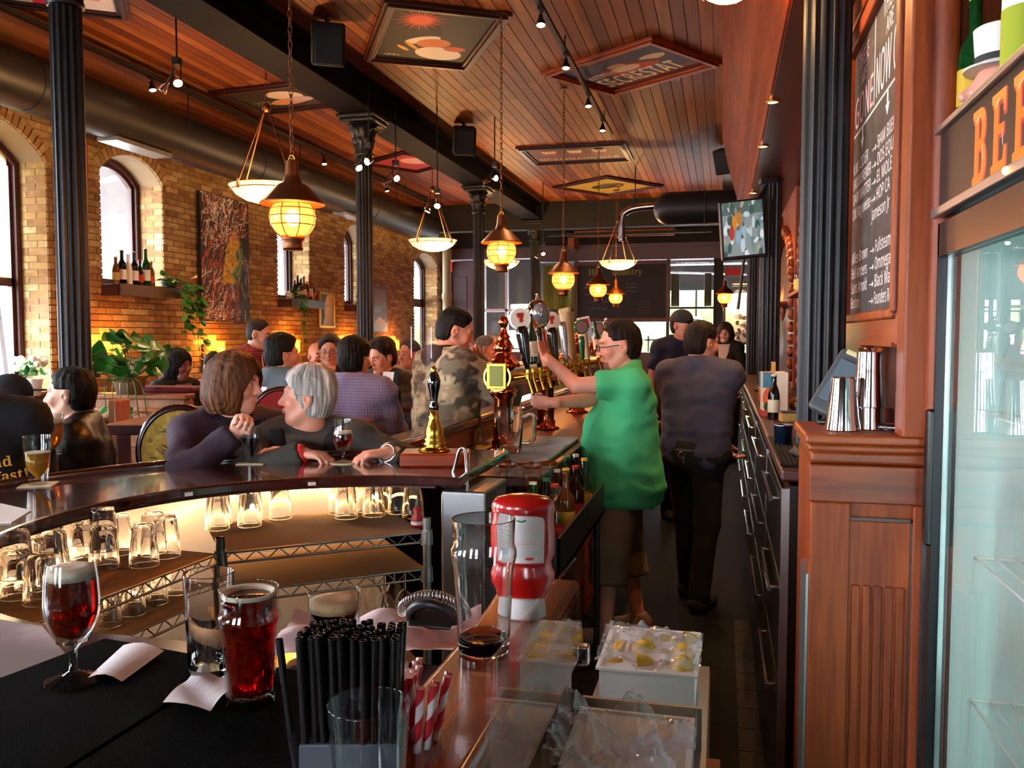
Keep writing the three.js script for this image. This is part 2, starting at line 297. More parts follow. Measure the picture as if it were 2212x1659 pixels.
struct('wall_right', [box2(1.6, 2, -.1, 4.2, -17.6, 5.4), box2(.62, 1.6, 0, 4, -17.1, -9.9)], metres(phy('#b8a8a0', { map: T.dark, roughness: .5 })));
// cove and soffit over the back bar
{
  const pts = [[-.03, CEIL], [-.03, 3.78], [-.015, 3.72], [.03, 3.5], [.09, 3.28], [.13, 3.14], [.135, 3.05], [.17, 3.03], [.18, 2.94], [.21, 2.92], [.215, 2.83], [1.6, 2.83], [1.6, CEIL]];
  const m = metres(phy('#e8d0c0', { map: T.mahog, roughness: .55, specularIntensity: .3 }), 2);
  const o = struct('trim_1', poly(pts, 12.3).translate(0, 0, -9.8), m);
  struct('trim_2', box2(.225, .62, 2.815, 2.83, -9.75, 2.4), M.dark);
}
// beams under the ceiling
struct('beam', [box2(-3.43, -3.09, 3.66, 3.69, -16.2, 5), box2(-3.3, -3.22, 3.69, CEIL, -16.2, 5), box2(-3.38, -3.14, 3.9, CEIL, -16.2, 5)], phy('#0b0908', { roughness: .8, specularIntensity: .15 }));
struct('beam', [box2(WX, 1.6, 3.5, CEIL, -15.1, -14.85), box2(-3.1, -.2, 3.42, 3.47, -15.4, -15.3)], M.blackMatte);
struct('beam', [box2(-2.9, -.9, 3.5, 3.62, -16.4, -16.28), box2(-2.9, -2.78, 3.3, 3.62, -16.9, -16.28), box2(-2.9, -.9, 3.62, 3.9, -16.9, -16.4)], metres(std('#c09a78', { map: T.oak, roughness: .6 })));

{ // lobby beyond the far glazing: dark, with low bright openings to the street
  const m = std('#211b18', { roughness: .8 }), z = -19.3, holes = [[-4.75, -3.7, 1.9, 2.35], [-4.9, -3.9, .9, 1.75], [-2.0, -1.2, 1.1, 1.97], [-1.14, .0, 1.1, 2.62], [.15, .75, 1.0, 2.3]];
  const w = structGroup('wall_lobby'); w.position.set(0, 0, z);
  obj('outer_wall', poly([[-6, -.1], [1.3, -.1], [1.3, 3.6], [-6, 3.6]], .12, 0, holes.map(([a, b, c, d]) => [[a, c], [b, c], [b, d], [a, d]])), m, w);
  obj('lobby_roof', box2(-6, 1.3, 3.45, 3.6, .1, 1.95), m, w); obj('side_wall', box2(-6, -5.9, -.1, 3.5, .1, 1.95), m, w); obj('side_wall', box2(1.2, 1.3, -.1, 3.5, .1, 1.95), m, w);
  for (const [a, b, c, d] of holes) { obj('glazing_bar', box2((a + b) / 2 - .02, (a + b) / 2 + .02, c, d, .03, .08), m, w); obj('glazing_bar', box2(a, b, (c + d) / 2 - .02, (c + d) / 2 + .02, .03, .08), m, w); }
  obj('ceiling_pipe', rod([-3.5, 3.15, .9], [.6, 3.15, .9], .06), M.steel, w); obj('ceiling_pipe', rod([-1.2, 3.0, .5], [.6, 2.92, .5], .035), M.steel, w);
}
// ---------- outside ----------
tag(obj('pavement', box2(-40, -5.98, -.3, -.12, -60, 30), std('#b9b7b2', { roughness: .9 })), 'pale concrete pavement outside the brick wall', 'pavement');
tag(obj('street', box2(-5.9, 40, -.3, -.12, -70, -19.4), std('#9a9a98', { roughness: .9 })), 'grey street beyond the shopfront', 'street');
tag(obj('forecourt', box2(-5.9, 40, -.3, -.12, 5.5, 30), std('#a8a6a2', { roughness: .9 })), 'pale forecourt beyond the front windows', 'forecourt');
{
  const cm = std('#5a565c', { roughness: .8 });
  const c = thing('canopy', 'grey slatted canopy outside the narrow arched windows', 'canopy', [-6.1, 3.42, -12]); c.rotation.z = .11;
  for (let i = 0; i < 9; i++) obj('canopy_panel', box2(-6.4, 0, 0, .06, 5.3 - i * 1.7, 5.3 - i * 1.7 - 1.48), cm, c);
  obj('canopy_edge', box2(-6.5, -6.35, -.1, .1, -9.9, 5.3), cm, c);
  for (const z of [-6.4, -.5, 5]) obj('post', box2(-6.45, -6.35, -3.12, 0, z - .05, z + .05), cm, c);
}
{
  const green = ['#5c8a34', '#6f9c3f', '#4d7a2e'].map((c) => phy(c, { transmission: .35, thickness: 0, roughness: 1 }));
  const treeAt = [[-8.5, -27, 1.6], [-3.2, -33, 1.7], [-.6, -27, 1.4], [4.6, -29, 1.7], [9.5, -33, 1.9]];
  treeAt.forEach(([x, z, r], q) => {
    const t = thing('street_tree', 'leafy green street tree beyond the shopfront windows', 'tree', [x, -.12, z], 0, 'street trees');
    obj('trunk', cyl(.1, .16, 2.4, 0, 1.2, 0, 10), std('#4a3a2c'), t);
    obj('crown', smoothed(field((a, b, c) => { let d = 9; for (let k = 0; k < 7; k++) d = smin(d, hypot(a - r * .55 * sin(k * 2.4 + q), b - 2.3 - r * .3 * cos(k * 1.9), c - r * .5 * cos(k * 2.4)) - r * .52, .3); return d + .25 * (fbm(a * 2.5, b * 2.5, c * 2.5 + q, 3) - .5); }, [-r * 1.5, .8, -r * 1.5], [r * 1.5, 2.3 + r * 1.4, r * 1.5], .16)), green[q % 3], t);
  });
}
// ---------- cast-iron columns ----------
function flutedShaft(r, y0, y1, n = 14) {
  const pts = []; for (let i = 0; i < n * 8; i++) { const a = i / (n * 8) * 2 * PI, t = (i % 8) / 8, k = r - (t > .12 && t < .88 ? .0115 * (r / .078) * sin((t - .12) / .76 * PI) : 0); pts.push([k * cos(a), k * sin(a)]); }
  return plan(pts, y0, y1);
}
function leafGeo(h, w, out) {
  const g = new THREE.PlaneGeometry(w, h, 6, 10), p = g.attributes.position;
  for (let i = 0; i < p.count; i++) {
    const u = p.getX(i) / w * 2, v = p.getY(i) / h + .5, wd = (.75 + .25 * sin(v * 22)) * (v < .75 ? .75 + .3 * v : 1.0 - (v - .75) * 2.6);
    p.setXYZ(i, u * w / 2 * wd, v * h - (v > .8 ? (v - .8) * h * .9 : 0), out * v * v * v - .012 * u * u + .006 * cos(u * 9));
  }
  g.computeVertexNormals(); return g;
}
function column(x, z, label, ybase = 0, r = .078, ytop = 3.66, plain = false) {
  const c = thing('iron_column', label, 'column', [x, ybase, z], 0, 'fluted iron columns'), h = ytop - ybase, k = r / .078;
  if (plain) obj('base', lathe([[0, 0], [.1, 0], [.1, .02], [.088, .03], [.088, .05], [0, .05]]), M.iron, c); else
  obj('base', lathe([[0, 0], [.15 * k, 0], [.15 * k, .05], [.12 * k, .08], [.125 * k, .12], [.095 * k, .17], [.08 * k, .2], [0, .2]]), M.iron, c);
  obj('shaft', flutedShaft(r, plain ? .04 : .18, plain ? h - .03 : h - .36), M.iron, c);
  if (plain) { obj('neck_ring', lathe([[0, 0], [r * 1.05, 0], [r * 1.15, .012], [r * 1.05, .025], [0, .03]], 0, h - .03, 0), M.iron, c); return c; }
  const cp = obj('capital', lathe([[0, 0], [.075, 0], [.09, .01], [.09, .03], [.075, .04], [.08, .1], [.1, .22], [.135, .3], [0, .3]].map(([a, b]) => [a * k, b]), 0, h - .37, 0, 28), M.iron, c);
  const lv = []; for (const [n, y, hh, o, ph, rad] of [[8, .03, .15, .06, 0, .078], [8, .08, .2, .1, .39, .085], [4, .16, .15, .13, .78, .09]]) for (let i = 0; i < n; i++) { const g = leafGeo(hh, .085, o); g.translate(0, y, rad); g.rotateY(ph + i * 2 * PI / n); g.translate(0, h - .37, 0); lv.push(g); }
  obj('acanthus_leaves', lv, Object.assign(M.iron.clone(), { side: 2 }), cp);
  obj('abacus', [rbox(.34 * k, .035, .34 * k, .012, 0, h - .055, 0), rbox(.38 * k, .035, .38 * k, .01, 0, h - .02, 0)], M.iron, c); return c;
}
column(-3.27, -3.79, 'fluted black iron column rising behind the curved bar next to the yellow oval-backed chair');
column(-3.27, -7.53, 'fluted black iron column with leafy capital beside the checked-shirt drinker');
column(-3.27, -11.4, 'fluted black iron column with leafy capital behind the man in camouflage');
column(-3.27, -15.0, 'fluted black iron column with leafy capital by the green curtain');

// ---------- duct along the brick wall ----------
{
  const d = thing('air_duct', 'large grey round air duct hung along the brick wall', 'duct', [-5.1, 3.52, 0]);
  const seg = [4.9, 1, -2, -5.45, -8.6, -11.8, -14.6];
  for (let i = 0; i < 6; i++) obj('duct_section', cyl(.215, .215, seg[i] - seg[i + 1] - .004, 0, 0, (seg[i] + seg[i + 1]) / 2, 36, 0, PI / 2), M.duct, d);
  for (let i = 1; i < 6; i++) obj('joint_band', tor(.216, .006, 0, 0, seg[i], 0, 0, 0, 6, 36), M.duct, d);
  for (const z of [-6.35, -10.9]) obj('air_grille', box2(-.1, .1, -.235, -.2, z, z - .75), std('#8d8d90', { metalness: .5, roughness: .4 }), d);
  for (const z of [-5, -7.2, -9.4, -12.5]) obj('hanger', rod([.21, .05, z], [.21, CEIL - 3.52, z], .006), M.black, d);
}
{
  const d = thing('air_duct', 'fat black round duct crossing above the far end of the back bar', 'duct', [0, 3.36, -12]);
  obj('duct_run', [cyl(.225, .225, 1.28, -.07, 0, 0, 32, 0, 0, PI / 2), sph(.225, -.72, 0, 0, 24)], std('#2b2b2e', { metalness: .5, roughness: .45 }), d);
  obj('joint_band', tor(.228, .012, -.25, 0, 0, PI / 2), std('#38383b', { metalness: .5, roughness: .4 }), d);
  const p = thing('vent_pipe', 'shiny bent steel vent pipe below the dark far ceiling', 'pipe', [-1.1, 3.2, -12.05]);
  obj('pipe', tube([[-.28, -.26, 0], [-.28, .05, 0], [-.22, .15, 0], [-.05, .2, 0], [.35, .22, 0]], .05, 40, 14), M.steel, p); obj('collar', tor(.055, .012, -.28, -.2, 0, 0, PI / 2), M.steel, p); obj('hanger', rod([-.1, .2, 0], [-.1, CEIL - 3.2, 0], .008), M.black, p);
}
// ---------- track lighting ----------
function spotHead(o, aim, m = M.black, glow = 14, parts = true) { // head at the origin of o, aiming along aim
  const q = new THREE.Quaternion().setFromUnitVectors(V(0, -1, 0), V(...aim).normalize()), fix = (g) => g.applyQuaternion(q);
  obj('lamp_head', fix(lathe([[0, .055], [.014, .055], [.016, .03], [.03, 0], [.035, -.025], [.032, -.03], [.03, -.022], [.026, 0], [0, .01]])), m, o);
  obj('lamp_face', fix(cyl(.029, .029, .004, 0, -.018, 0, 18)), std('#ffffff', { emissive: '#ffd9a0', emissiveIntensity: glow }), o);
  const l = new THREE.SpotLight('#ffd2a0', 4.5, 0, .62, .7, 2); l.castShadow = true; const d = V(...aim).normalize(); l.position.copy(d.clone().multiplyScalar(.045)); l.target.position.copy(d.clone().multiplyScalar(2)); o.add(l, l.target); return o;
}
function track(label, x, y, z0, z1, heads, aim, lab2, grp) {
  const t = thing('light_track', label, 'track', [x, y, (z0 + z1) / 2]); obj('rail', box2(-.018, .018, 0, .03, z0 - (z0 + z1) / 2, z1 - (z0 + z1) / 2), M.black, t);
  for (let k = 0; k < 4; k++) { const z = mix(z0, z1, (k + .5) / 4) - (z0 + z1) / 2; obj('hanger', rod([0, .02, z], [0, CEIL - y, z], .006), M.black, t); }
  heads.forEach((z, i) => { const h = thing('track_spotlight', lab2, 'spotlight', [x, y - .09, z], 0, grp); obj('stem', [rod([0, .05, 0], [0, .09, 0], .008), box(.03, .03, .07, 0, .085, 0)], M.black, h); spotHead(h, aim[i % aim.length]); });
}
track('black light track on the boards above the bar', -1.225, 3.84, -5.0, -9.6, [-5.81, -6.77, -7.93, -8.89], [[.1, -1, .35], [.05, -1, .3]], 'small black track spotlight lit above the bar between ceiling posters', 'track spotlights over the bar');
track('long black light track between duct and beam', -4.75, 3.83, 2, -14.6, [-6.49, -9.74, -11.75, -13.44], [[.35, -1, .2], [.25, -1, .3]], 'small black track spotlight below the boards beside the duct', 'track spotlights along the duct');
{ const t = thing('conduit', 'thin dark conduit running along the boards beside the duct', 'conduit', [-4.97, 3.93, -6]); obj('pipe', rod([0, 0, 6], [0, 0, -8.5], .014), M.black, t); }
// spots hung on rods
for (const [x, y, z, aim, lab] of [[-3.82, 3.45, -5.5, [.55, -.75, .45], 'bright twin spotlight hung on a rod in front of the duct'], [-3.1, 3.16, -7.9, [.6, -.4, .5], 'pair of chrome spotlights on a rod right of the second column'], [-3.08, 3.18, -7.2, [-.3, -.3, .8], 'chrome spotlight pair clamped beside the column capital'], [-2.88, 2.98, -8.5, [.2, -.7, .8], 'dazzling rod spotlight above the small bowl lamp'], [-2.4, 3.32, -9.0, [.7, -.2, .5], 'chrome spotlight glinting under the beam'], [-2.7, 2.9, -13, [.3, -.6, .6], 'cluster of chrome spotlights by the far column']]) {
  const h = thing('rod_spotlight', lab, 'spotlight', [x, y, z]); obj('rod', rod([0, .12, 0], [0, CEIL - y, 0], .007), M.black, h); obj('yoke', [box(.05, .05, .05, 0, .14, 0), rod([.03, .12, 0], [.03, 0, 0], .005), rod([-.03, .12, 0], [-.03, 0, 0], .005)], M.black, h);
  spotHead(h, aim, M.chrome, 26); const s = new THREE.Group(); s.name = 'second_head'; s.position.set(-.09, -.05, .03); h.add(s); spotHead(s, [-aim[0], aim[1], aim[2] * .3], M.chrome, 8); obj('arm', rod([0, .1, 0], [-.09, -.02, .03], .006), M.black, h);
}
// ---------- speakers under the ceiling ----------
for (const [x, z, lab, t] of [[-2.86, -5.95, 'black loudspeaker fixed beside the iron beam near the hanging rod spotlight', .5], [-2.8, -9.2, 'black loudspeaker tucked under the iron beam between the columns', .4], [.02, -11, 'black loudspeaker hung at the end of the wooden cove', -.5]]) {
  const s = thing('loudspeaker', lab, 'speaker', [x, 3.78, z], t, 'ceiling loudspeakers'); obj('cabinet', rbox(.24, .3, .22, .02, 0, 0, 0, 0, .35), M.blackMatte, s); obj('grille', rbox(.2, .26, .02, .01, 0, -.045, .107, 0, .35), std('#1c1c1e', { roughness: .9 }), s); obj('bracket', rod([0, .1, -.05], [0, .2, -.05], .02), M.black, s);
}
// ---------- lantern pendants ----------
const bulbM = std('#ffffff', { emissive: '#ffc06a', emissiveIntensity: 30 });
function chain(y0, y1, m, parent, name = 'chain') { const g = [], s = .036; let k = 0; for (let y = y0; y < y1; y += s, k++) { const t = new THREE.TorusGeometry(.0125, .0028, 5, 10); t.scale(.72, 1.9, 1); t.rotateY(k % 2 ? PI / 2 : .2); g.push(t.translate(0, y, 0)); } return obj(name, g, m, parent); }
function lantern(x, y, z, label) { // y: hood rim
  const o = thing('lantern_pendant', label, 'pendant lamp', [x, y, z], 0, 'copper lantern pendants over the bar');
  obj('hood', lathe([[.022, .205], [.028, .2], [.034, .14], [.045, .1], [.075, .085], [.15, .005], [.153, 0], [.149, -.002], [.072, .08], [.04, .095], [.02, .19]]), M.oldCopper, o);
  obj('globe', lathe([[.085, -.005], [.1, -.025], [.107, -.06], [.1, -.1], [.075, -.135], [.05, -.15]], 0, 0, 0, 32), M.amber, o);
  const cage = []; for (const [r, yy] of [[.104, -.025], [.111, -.06], [.104, -.1]]) cage.push(tor(r, .0025, 0, yy, 0, 0, PI / 2, 0, 5, 36));
  for (let i = 0; i < 8; i++) { const a = i * PI / 4, p = [[.09, 0], [.104, -.025], [.111, -.06], [.104, -.1], [.078, -.138], [.052, -.153]].map(([r, h]) => [r * cos(a), h, r * sin(a)]); cage.push(tube(p, .0025, 12, 5)); }
  obj('wire_cage', cage, M.oldCopper, o);
  obj('burner', lathe([[0, -.145], [.055, -.148], [.056, -.17], [.045, -.172], [.045, -.2], [.048, -.204], [.046, -.215], [0, -.217]]), M.oldCopper, o);
  obj('bulb', sph(.034, 0, -.065, 0, 16, 1.25), bulbM, o); obj('loop', tor(.014, .004, 0, .215, 0), M.brass, o);
  chain(.235, CEIL - y - .02, M.oldCopper, o); obj('canopy', cyl(.02, .055, .02, 0, CEIL - y - .012, 0), M.oldCopper, o);
  const l = new THREE.PointLight('#ffc47e', 2.6, 0, 2); l.position.set(0, -.065, 0); l.shadow.radius = 1.5; l.castShadow = true; o.add(l); return o;
}
lantern(-1.983, 2.25, -3.726, 'copper lantern with glowing amber cage glass hanging above the couple');
lantern(-1.589, 2.31, -6.147, 'copper caged lantern glowing left of the tap handles and in front of a bowl lamp');
lantern(-1.488, 2.227, -8.126, 'copper caged lantern in front of the green curtain');
lantern(-1.532, 2.271, -10.8, 'copper caged lantern over the left half of the far menu board');
lantern(-1.681, 2.3, -13.86, 'smallest caged lantern, lower of the two over the far menu board');
lantern(.023, 2.3, -14.2, 'small copper lantern beside the television bracket');
// ---------- alabaster bowl pendants ----------
const alab = phy('#f2dcb0', { transmission: .55, thickness: 0, roughness: .9, emissive: '#ffb860', emissiveIntensity: .55 });
function bowl(x, y, z, label, s = 1) {
  const o = thing('bowl_pendant', label, 'pendant lamp', [x, y, z], 0, 'alabaster bowl pendants');
  obj('bowl', lathe([[.3, 0], [.302, .006], [.292, 0], [.25, -.062], [.17, -.108], [.08, -.13], [0, -.135]].map(([a, b]) => [a * s, b * s]), 0, 0, 0, 40), alab, o);
  obj('rim_band', tor(.284 * s, .0045 * s, 0, -.03 * s, 0, 0, PI / 2, 0, 6, 44), M.oldCopper, o);
  const top = .62 * s, g = []; for (let i = 0; i < 4; i++) { const a = i * PI / 2 + .35; obj('arm_rod', [rod([.292 * s * cos(a), 0, .292 * s * sin(a)], [.02 * cos(a), top, .02 * sin(a)], .007 * s), box(.02 * s, .07 * s, .012 * s, .292 * s * cos(a), -.01, .292 * s * sin(a), -a)], M.oldCopper, o); }
  obj('hub', lathe([[0, .05], [.02, .04], [.035, .01], [.03, -.02], [0, -.03]].map(([a, b]) => [a, b + top])), M.oldCopper, o);
  if (CEIL - y > top + .1) chain(top + .07, CEIL - y - .03, M.oldCopper, o); obj('canopy', lathe([[0, 0], [.07, 0], [.075, -.015], [.03, -.03], [0, -.035]], 0, CEIL - y, 0), M.oldCopper, o);
  obj('bulb', [sph(.035 * s, .07 * s, -.04 * s, 0), sph(.035 * s, -.07 * s, -.04 * s, 0)], bulbM, o);
  const l = new THREE.PointLight('#ffc47e', 4.5 * s, 0, 2); l.position.set(.07 * s, -.04 * s, 0); l.shadow.radius = 2; l.castShadow = true; o.add(l); return o;
}
bowl(-3.571, 2.823, -6.3, 'large alabaster bowl lamp on copper rods in front of the tall painting');
bowl(-3.498, 2.803, -10.14, 'alabaster bowl lamp on copper rods above the man in camouflage');
bowl(-3.527, 2.839, -13.64, 'alabaster bowl lamp half hidden behind a caged lantern');
bowl(-1.603, 2.787, -13.49, 'alabaster bowl lamp hanging in front of the far menu board');
bowl(0, 2.815, -3.1, 'amber bowl lamp peeking in beside the wooden cove', .3);
// ---------- framed posters on the ceiling ----------
const font = (g, px, f = 'serif', w = 'bold ') => { g.font = w + px + 'px ' + f; };
function picture(cx, cz, w, h, ang, draw, label, fm, y = CEIL, fw = .09) {
  const o = thing('ceiling_poster', label, 'framed poster', [cx, y, cz], ang, 'framed posters on the ceiling');
  const W = w / 2, H = h / 2, fr = (a, b, dep, bev) => poly([[-a, -b], [a, -b], [a, b], [-a, b]], dep, bev, [[[-a + fw, -b + fw], [a - fw, -b + fw], [a - fw, b - fw], [-a + fw, b - fw]]]);
  obj('frame', [fr(W, H, .03, .004).rotateX(PI / 2), poly([[-W + fw * .3, -H + fw * .3], [W - fw * .3, -H + fw * .3], [W - fw * .3, H - fw * .3], [-W + fw * .3, H - fw * .3]], .018, .004, [[[-W + fw * .7, -H + fw * .7], [W - fw * .7, -H + fw * .7], [W - fw * .7, H - fw * .7], [-W + fw * .7, H - fw * .7]]]).rotateX(PI / 2).translate(0, -.028, 0)], fm, o);
  const p = new THREE.PlaneGeometry(w - 2 * fw + .01, h - 2 * fw + .01).rotateX(PI / 2).translate(0, -.012, 0); obj('poster_sheet', p, phy('#ffffff', { map: canvas(512, Math.round(512 * h / w), draw), roughness: .6 }), o); return o;
}
const fr1 = metres(phy('#d8b0a0', { map: T.dark, roughness: .4 })), fr2 = metres(phy('#ffe8d8', { map: T.mahog, roughness: .4 }));
const scribble = (g, x, y, w, h, c) => { g.strokeStyle = c; g.lineWidth = max(2, h / 8); g.beginPath(); for (let i = 0; i <= 60; i++) { const t = i / 60; g.lineTo(x + w * t, y + h * .5 * sin(t * 46 + 2 * sin(t * 19)) * (.5 + .5 * abs(sin(t * 8)))); } g.stroke(); };
const blob = (g, pts, c) => { g.fillStyle = c; g.beginPath(); pts.forEach(([x, y], i) => i ? g.lineTo(x, y) : g.moveTo(x, y)); g.closePath(); g.fill(); };
const oval = (g, x, y, a, b, c, r = 0) => { g.fillStyle = c; g.beginPath(); g.ellipse(x, y, a, b, r, 0, 7); g.fill(); };
picture(-2.247, -6.514, .93, 1.33, Math.atan2(.464, .795), (g, w, h) => { g.fillStyle = '#130e0d'; g.fillRect(0, 0, w, h); g.save(); g.translate(w * .3, h * .19); for (let i = 0; i < 34; i++) { g.rotate(PI / 17); blob(g, [[0, -9], [w * (.22 + .07 * (i % 2)), 0], [0, 9]], '#e8593c'); } oval(g, 0, 0, w * .11, w * .1, '#ef6a48'); g.restore(); oval(g, w * .42, h * .55, w * .2, h * .06, '#f5ece0', -.6); oval(g, w * .55, h * .6, w * .18, h * .09, '#d77a4c', -.2); oval(g, w * .66, h * .8, w * .26, h * .13, '#f7efe2', .2); oval(g, w * .8, h * .68, w * .12, h * .05, '#c9553a'); oval(g, w * .26, h * .74, w * .1, h * .02, '#e3a84c', .8); oval(g, w * .34, h * .68, w * .14, h * .02, '#e3a84c', .9); scribble(g, w * .1, h * .9, w * .16, 22, '#d9d0c4'); }, 'framed poster with a red firework over white and orange shapes on the ceiling', fr1);
picture(-.81, -7.646, 1.25, .97, -.6, (g, w, h) => { g.fillStyle = '#232b52'; g.fillRect(0, 0, w, h); oval(g, w * .5, h * .48, w * .3, h * .13, '#b8301f'); oval(g, w * .47, h * .46, w * .14, h * .09, '#e9dcc0'); oval(g, w * .45, h * .33, w * .09, h * .06, '#c9a26a'); oval(g, w * .8, h * .36, w * .12, h * .08, '#e2cfa6'); oval(g, w * .74, h * .43, w * .16, h * .04, '#3a1d18', .5); g.fillStyle = '#6b2a1c'; g.fillRect(0, h * .78, w, h * .22); g.fillStyle = '#f0e0b8'; g.save(); g.translate(w * .05, h * .56); g.scale(1, 1.4); font(g, w * .085, 'sans-serif'); g.fillText('BITTER', 0, -8); g.restore(); g.save(); g.translate(w * .04, h * .88); g.scale(1, 2.1); font(g, w * .155, 'sans-serif'); g.fillText('SECRESTAT', 0, 0, w * .92); g.restore(); }, 'framed blue poster lettered BITTER SECRESTAT on the ceiling', fr2);
picture(-1.85, -11.01, 1.36, 1.05, 0, (g, w, h) => { g.fillStyle = '#5a1c24'; g.fillRect(0, 0, w, h); for (const [x, c] of [[.22, '#d8a06a'], [.5, '#e0c8a8'], [.76, '#d9b9a8']]) { oval(g, w * x, h * .33, w * .08, h * .17, c); oval(g, w * x, h * .2, w * .08, h * .07, '#2c1512'); oval(g, w * x, h * .58, w * .12, h * .13, '#7a2a34'); } g.fillStyle = '#cbbfae'; g.save(); g.translate(w * .05, h * .9); g.scale(1, 1.7); font(g, w * .095); g.fillText('HÜRLIMANN BIER', 0, 0, w * .9); g.restore(); }, 'framed dark red poster lettered HÜRLIMANN BIER on the ceiling', fr1);
picture(-1.77, -13.47, 1.2, 1.25, -.65, (g, w, h) => { g.fillStyle = '#8f7a2a'; g.fillRect(0, 0, w, h); g.fillStyle = '#6f8a7a'; g.fillRect(0, 0, w, 30); oval(g, w * .5, h * .5, w * .3, h * .16, '#2c2a14'); oval(g, w * .5, h * .44, w * .2, h * .07, '#4a3d18'); }, 'framed mustard poster with a dark oval on the far ceiling boards', fr1);
picture(-4.26, -7.77, 1.02,   .85, -.1, (g, w, h) => { g.fillStyle = '#1c191a'; g.fillRect(0, 0, w, h); oval(g, w * .62, h * .4, w * .22, h * .2, '#ead9c8', .2); oval(g, w * .55, h * .68, w * .28, h * .14, '#d9a06a', -.2); oval(g, w * .72, h * .62, w * .16, h * .12, '#c9b2b8'); scribble(g, w * .08, h * .62, w * .22, 26, '#cfc6b4'); scribble(g, w * .08, h * .72, w * .26, 26, '#cfc6b4'); }, 'framed black poster with pale shapes behind the large bowl lamp', fr1);
picture(-4.1, -11.0, 1.0, .95, -.6, (g, w, h) => { const q = g.createLinearGradient(0, 0, w, h); q.addColorStop(0, '#a8242c'); q.addColorStop(.5, '#c85a62'); q.addColorStop(1, '#5a2a34'); g.fillStyle = '#a83038'; g.fillRect(0, 0, w, h); oval(g, w * .6, h * .5, w * .22, h * .25, '#d9a8a8'); }, 'framed red poster on the boards above the rod spotlights', fr1);
picture(-4.42, -4.81, 1.15, 1.1, .595, (g, w, h) => { g.fillStyle = '#efe6ea'; g.fillRect(0, 0, w, h); g.fillStyle = '#d8387a'; g.fillRect(w * .45, 0, w * .12, h); g.fillStyle = '#e89ab8'; g.fillRect(w * .6, h * .1, w * .3, h * .7); scribble(g, w * .64, h * .55, w * .22, 60, '#222'); scribble(g, w * .64, h * .7, w * .2, 50, '#222'); }, 'framed white and pink poster at the ceiling edge above the duct', fr1);
// ---------- back bar ----------
column(.337, -3.18, 'slim fluted dark column standing on the back bar beside the chalkboard', 1.2, .08, 2.83, true);
column(.346, -6.9, 'slim fluted dark column farther along the back bar near the television', 1.2, .08, 2.83, true);
column(.352, -10.6, 'fluted dark column at the far end of the back bar', 0, .08, 2.83, true);
{
  const c = thing('end_cabinet', 'mahogany end cabinet with moulded ledge beside the drinks fridge', 'cabinet', [.375, 0, -2.62]);
  // front face at local z +.27, left side at x -.145
  obj('carcass', box2(-.13, .15, 0, 1.29, -.27, .25), M.mahogV, c);
  obj('stile', rbox(.1, 1.19, .03, .006, -.095, .6, .256), M.mahogV, c);
  obj('stile', rbox(.05, 1.19, .03, .006, .13, .6, .256), M.mahogV, c);
  obj('top_rail', rbox(.3, .1, .032, .006, 0, 1.245, .257), M.mahog, c);
  obj('inner_panel', rbox(.16, 1.06, .016, .006, .025, .62, .254), M.mahogV, c);
  obj('bead', [box2(-.05, -.044, .1, 1.16, .258, .266), box2(.1, .106, .1, 1.16, .258, .266), box2(-.05, .106, 1.15, 1.158, .258, .266)], M.dark, c);
  for (let i = 0; i < 5; i++) obj('reeded_slat', rbox(.022, .86, .012, .005, -.028 + i * .027, .55, .264), M.mahogV, c);
  obj('ledge', [rbox(.325, .026, .36, .008, 0, 1.362, .11, 0, 0, 0, 3), rbox(.31, .022, .345, .01, 0, 1.338, .106), rbox(.295, .034, .33, .012, 0, 1.312, .1)], M.mahog, c);
  obj('steel_corner', box2(-.152, -.128, .05, 1.0, .1, .262), M.satin, c);
}
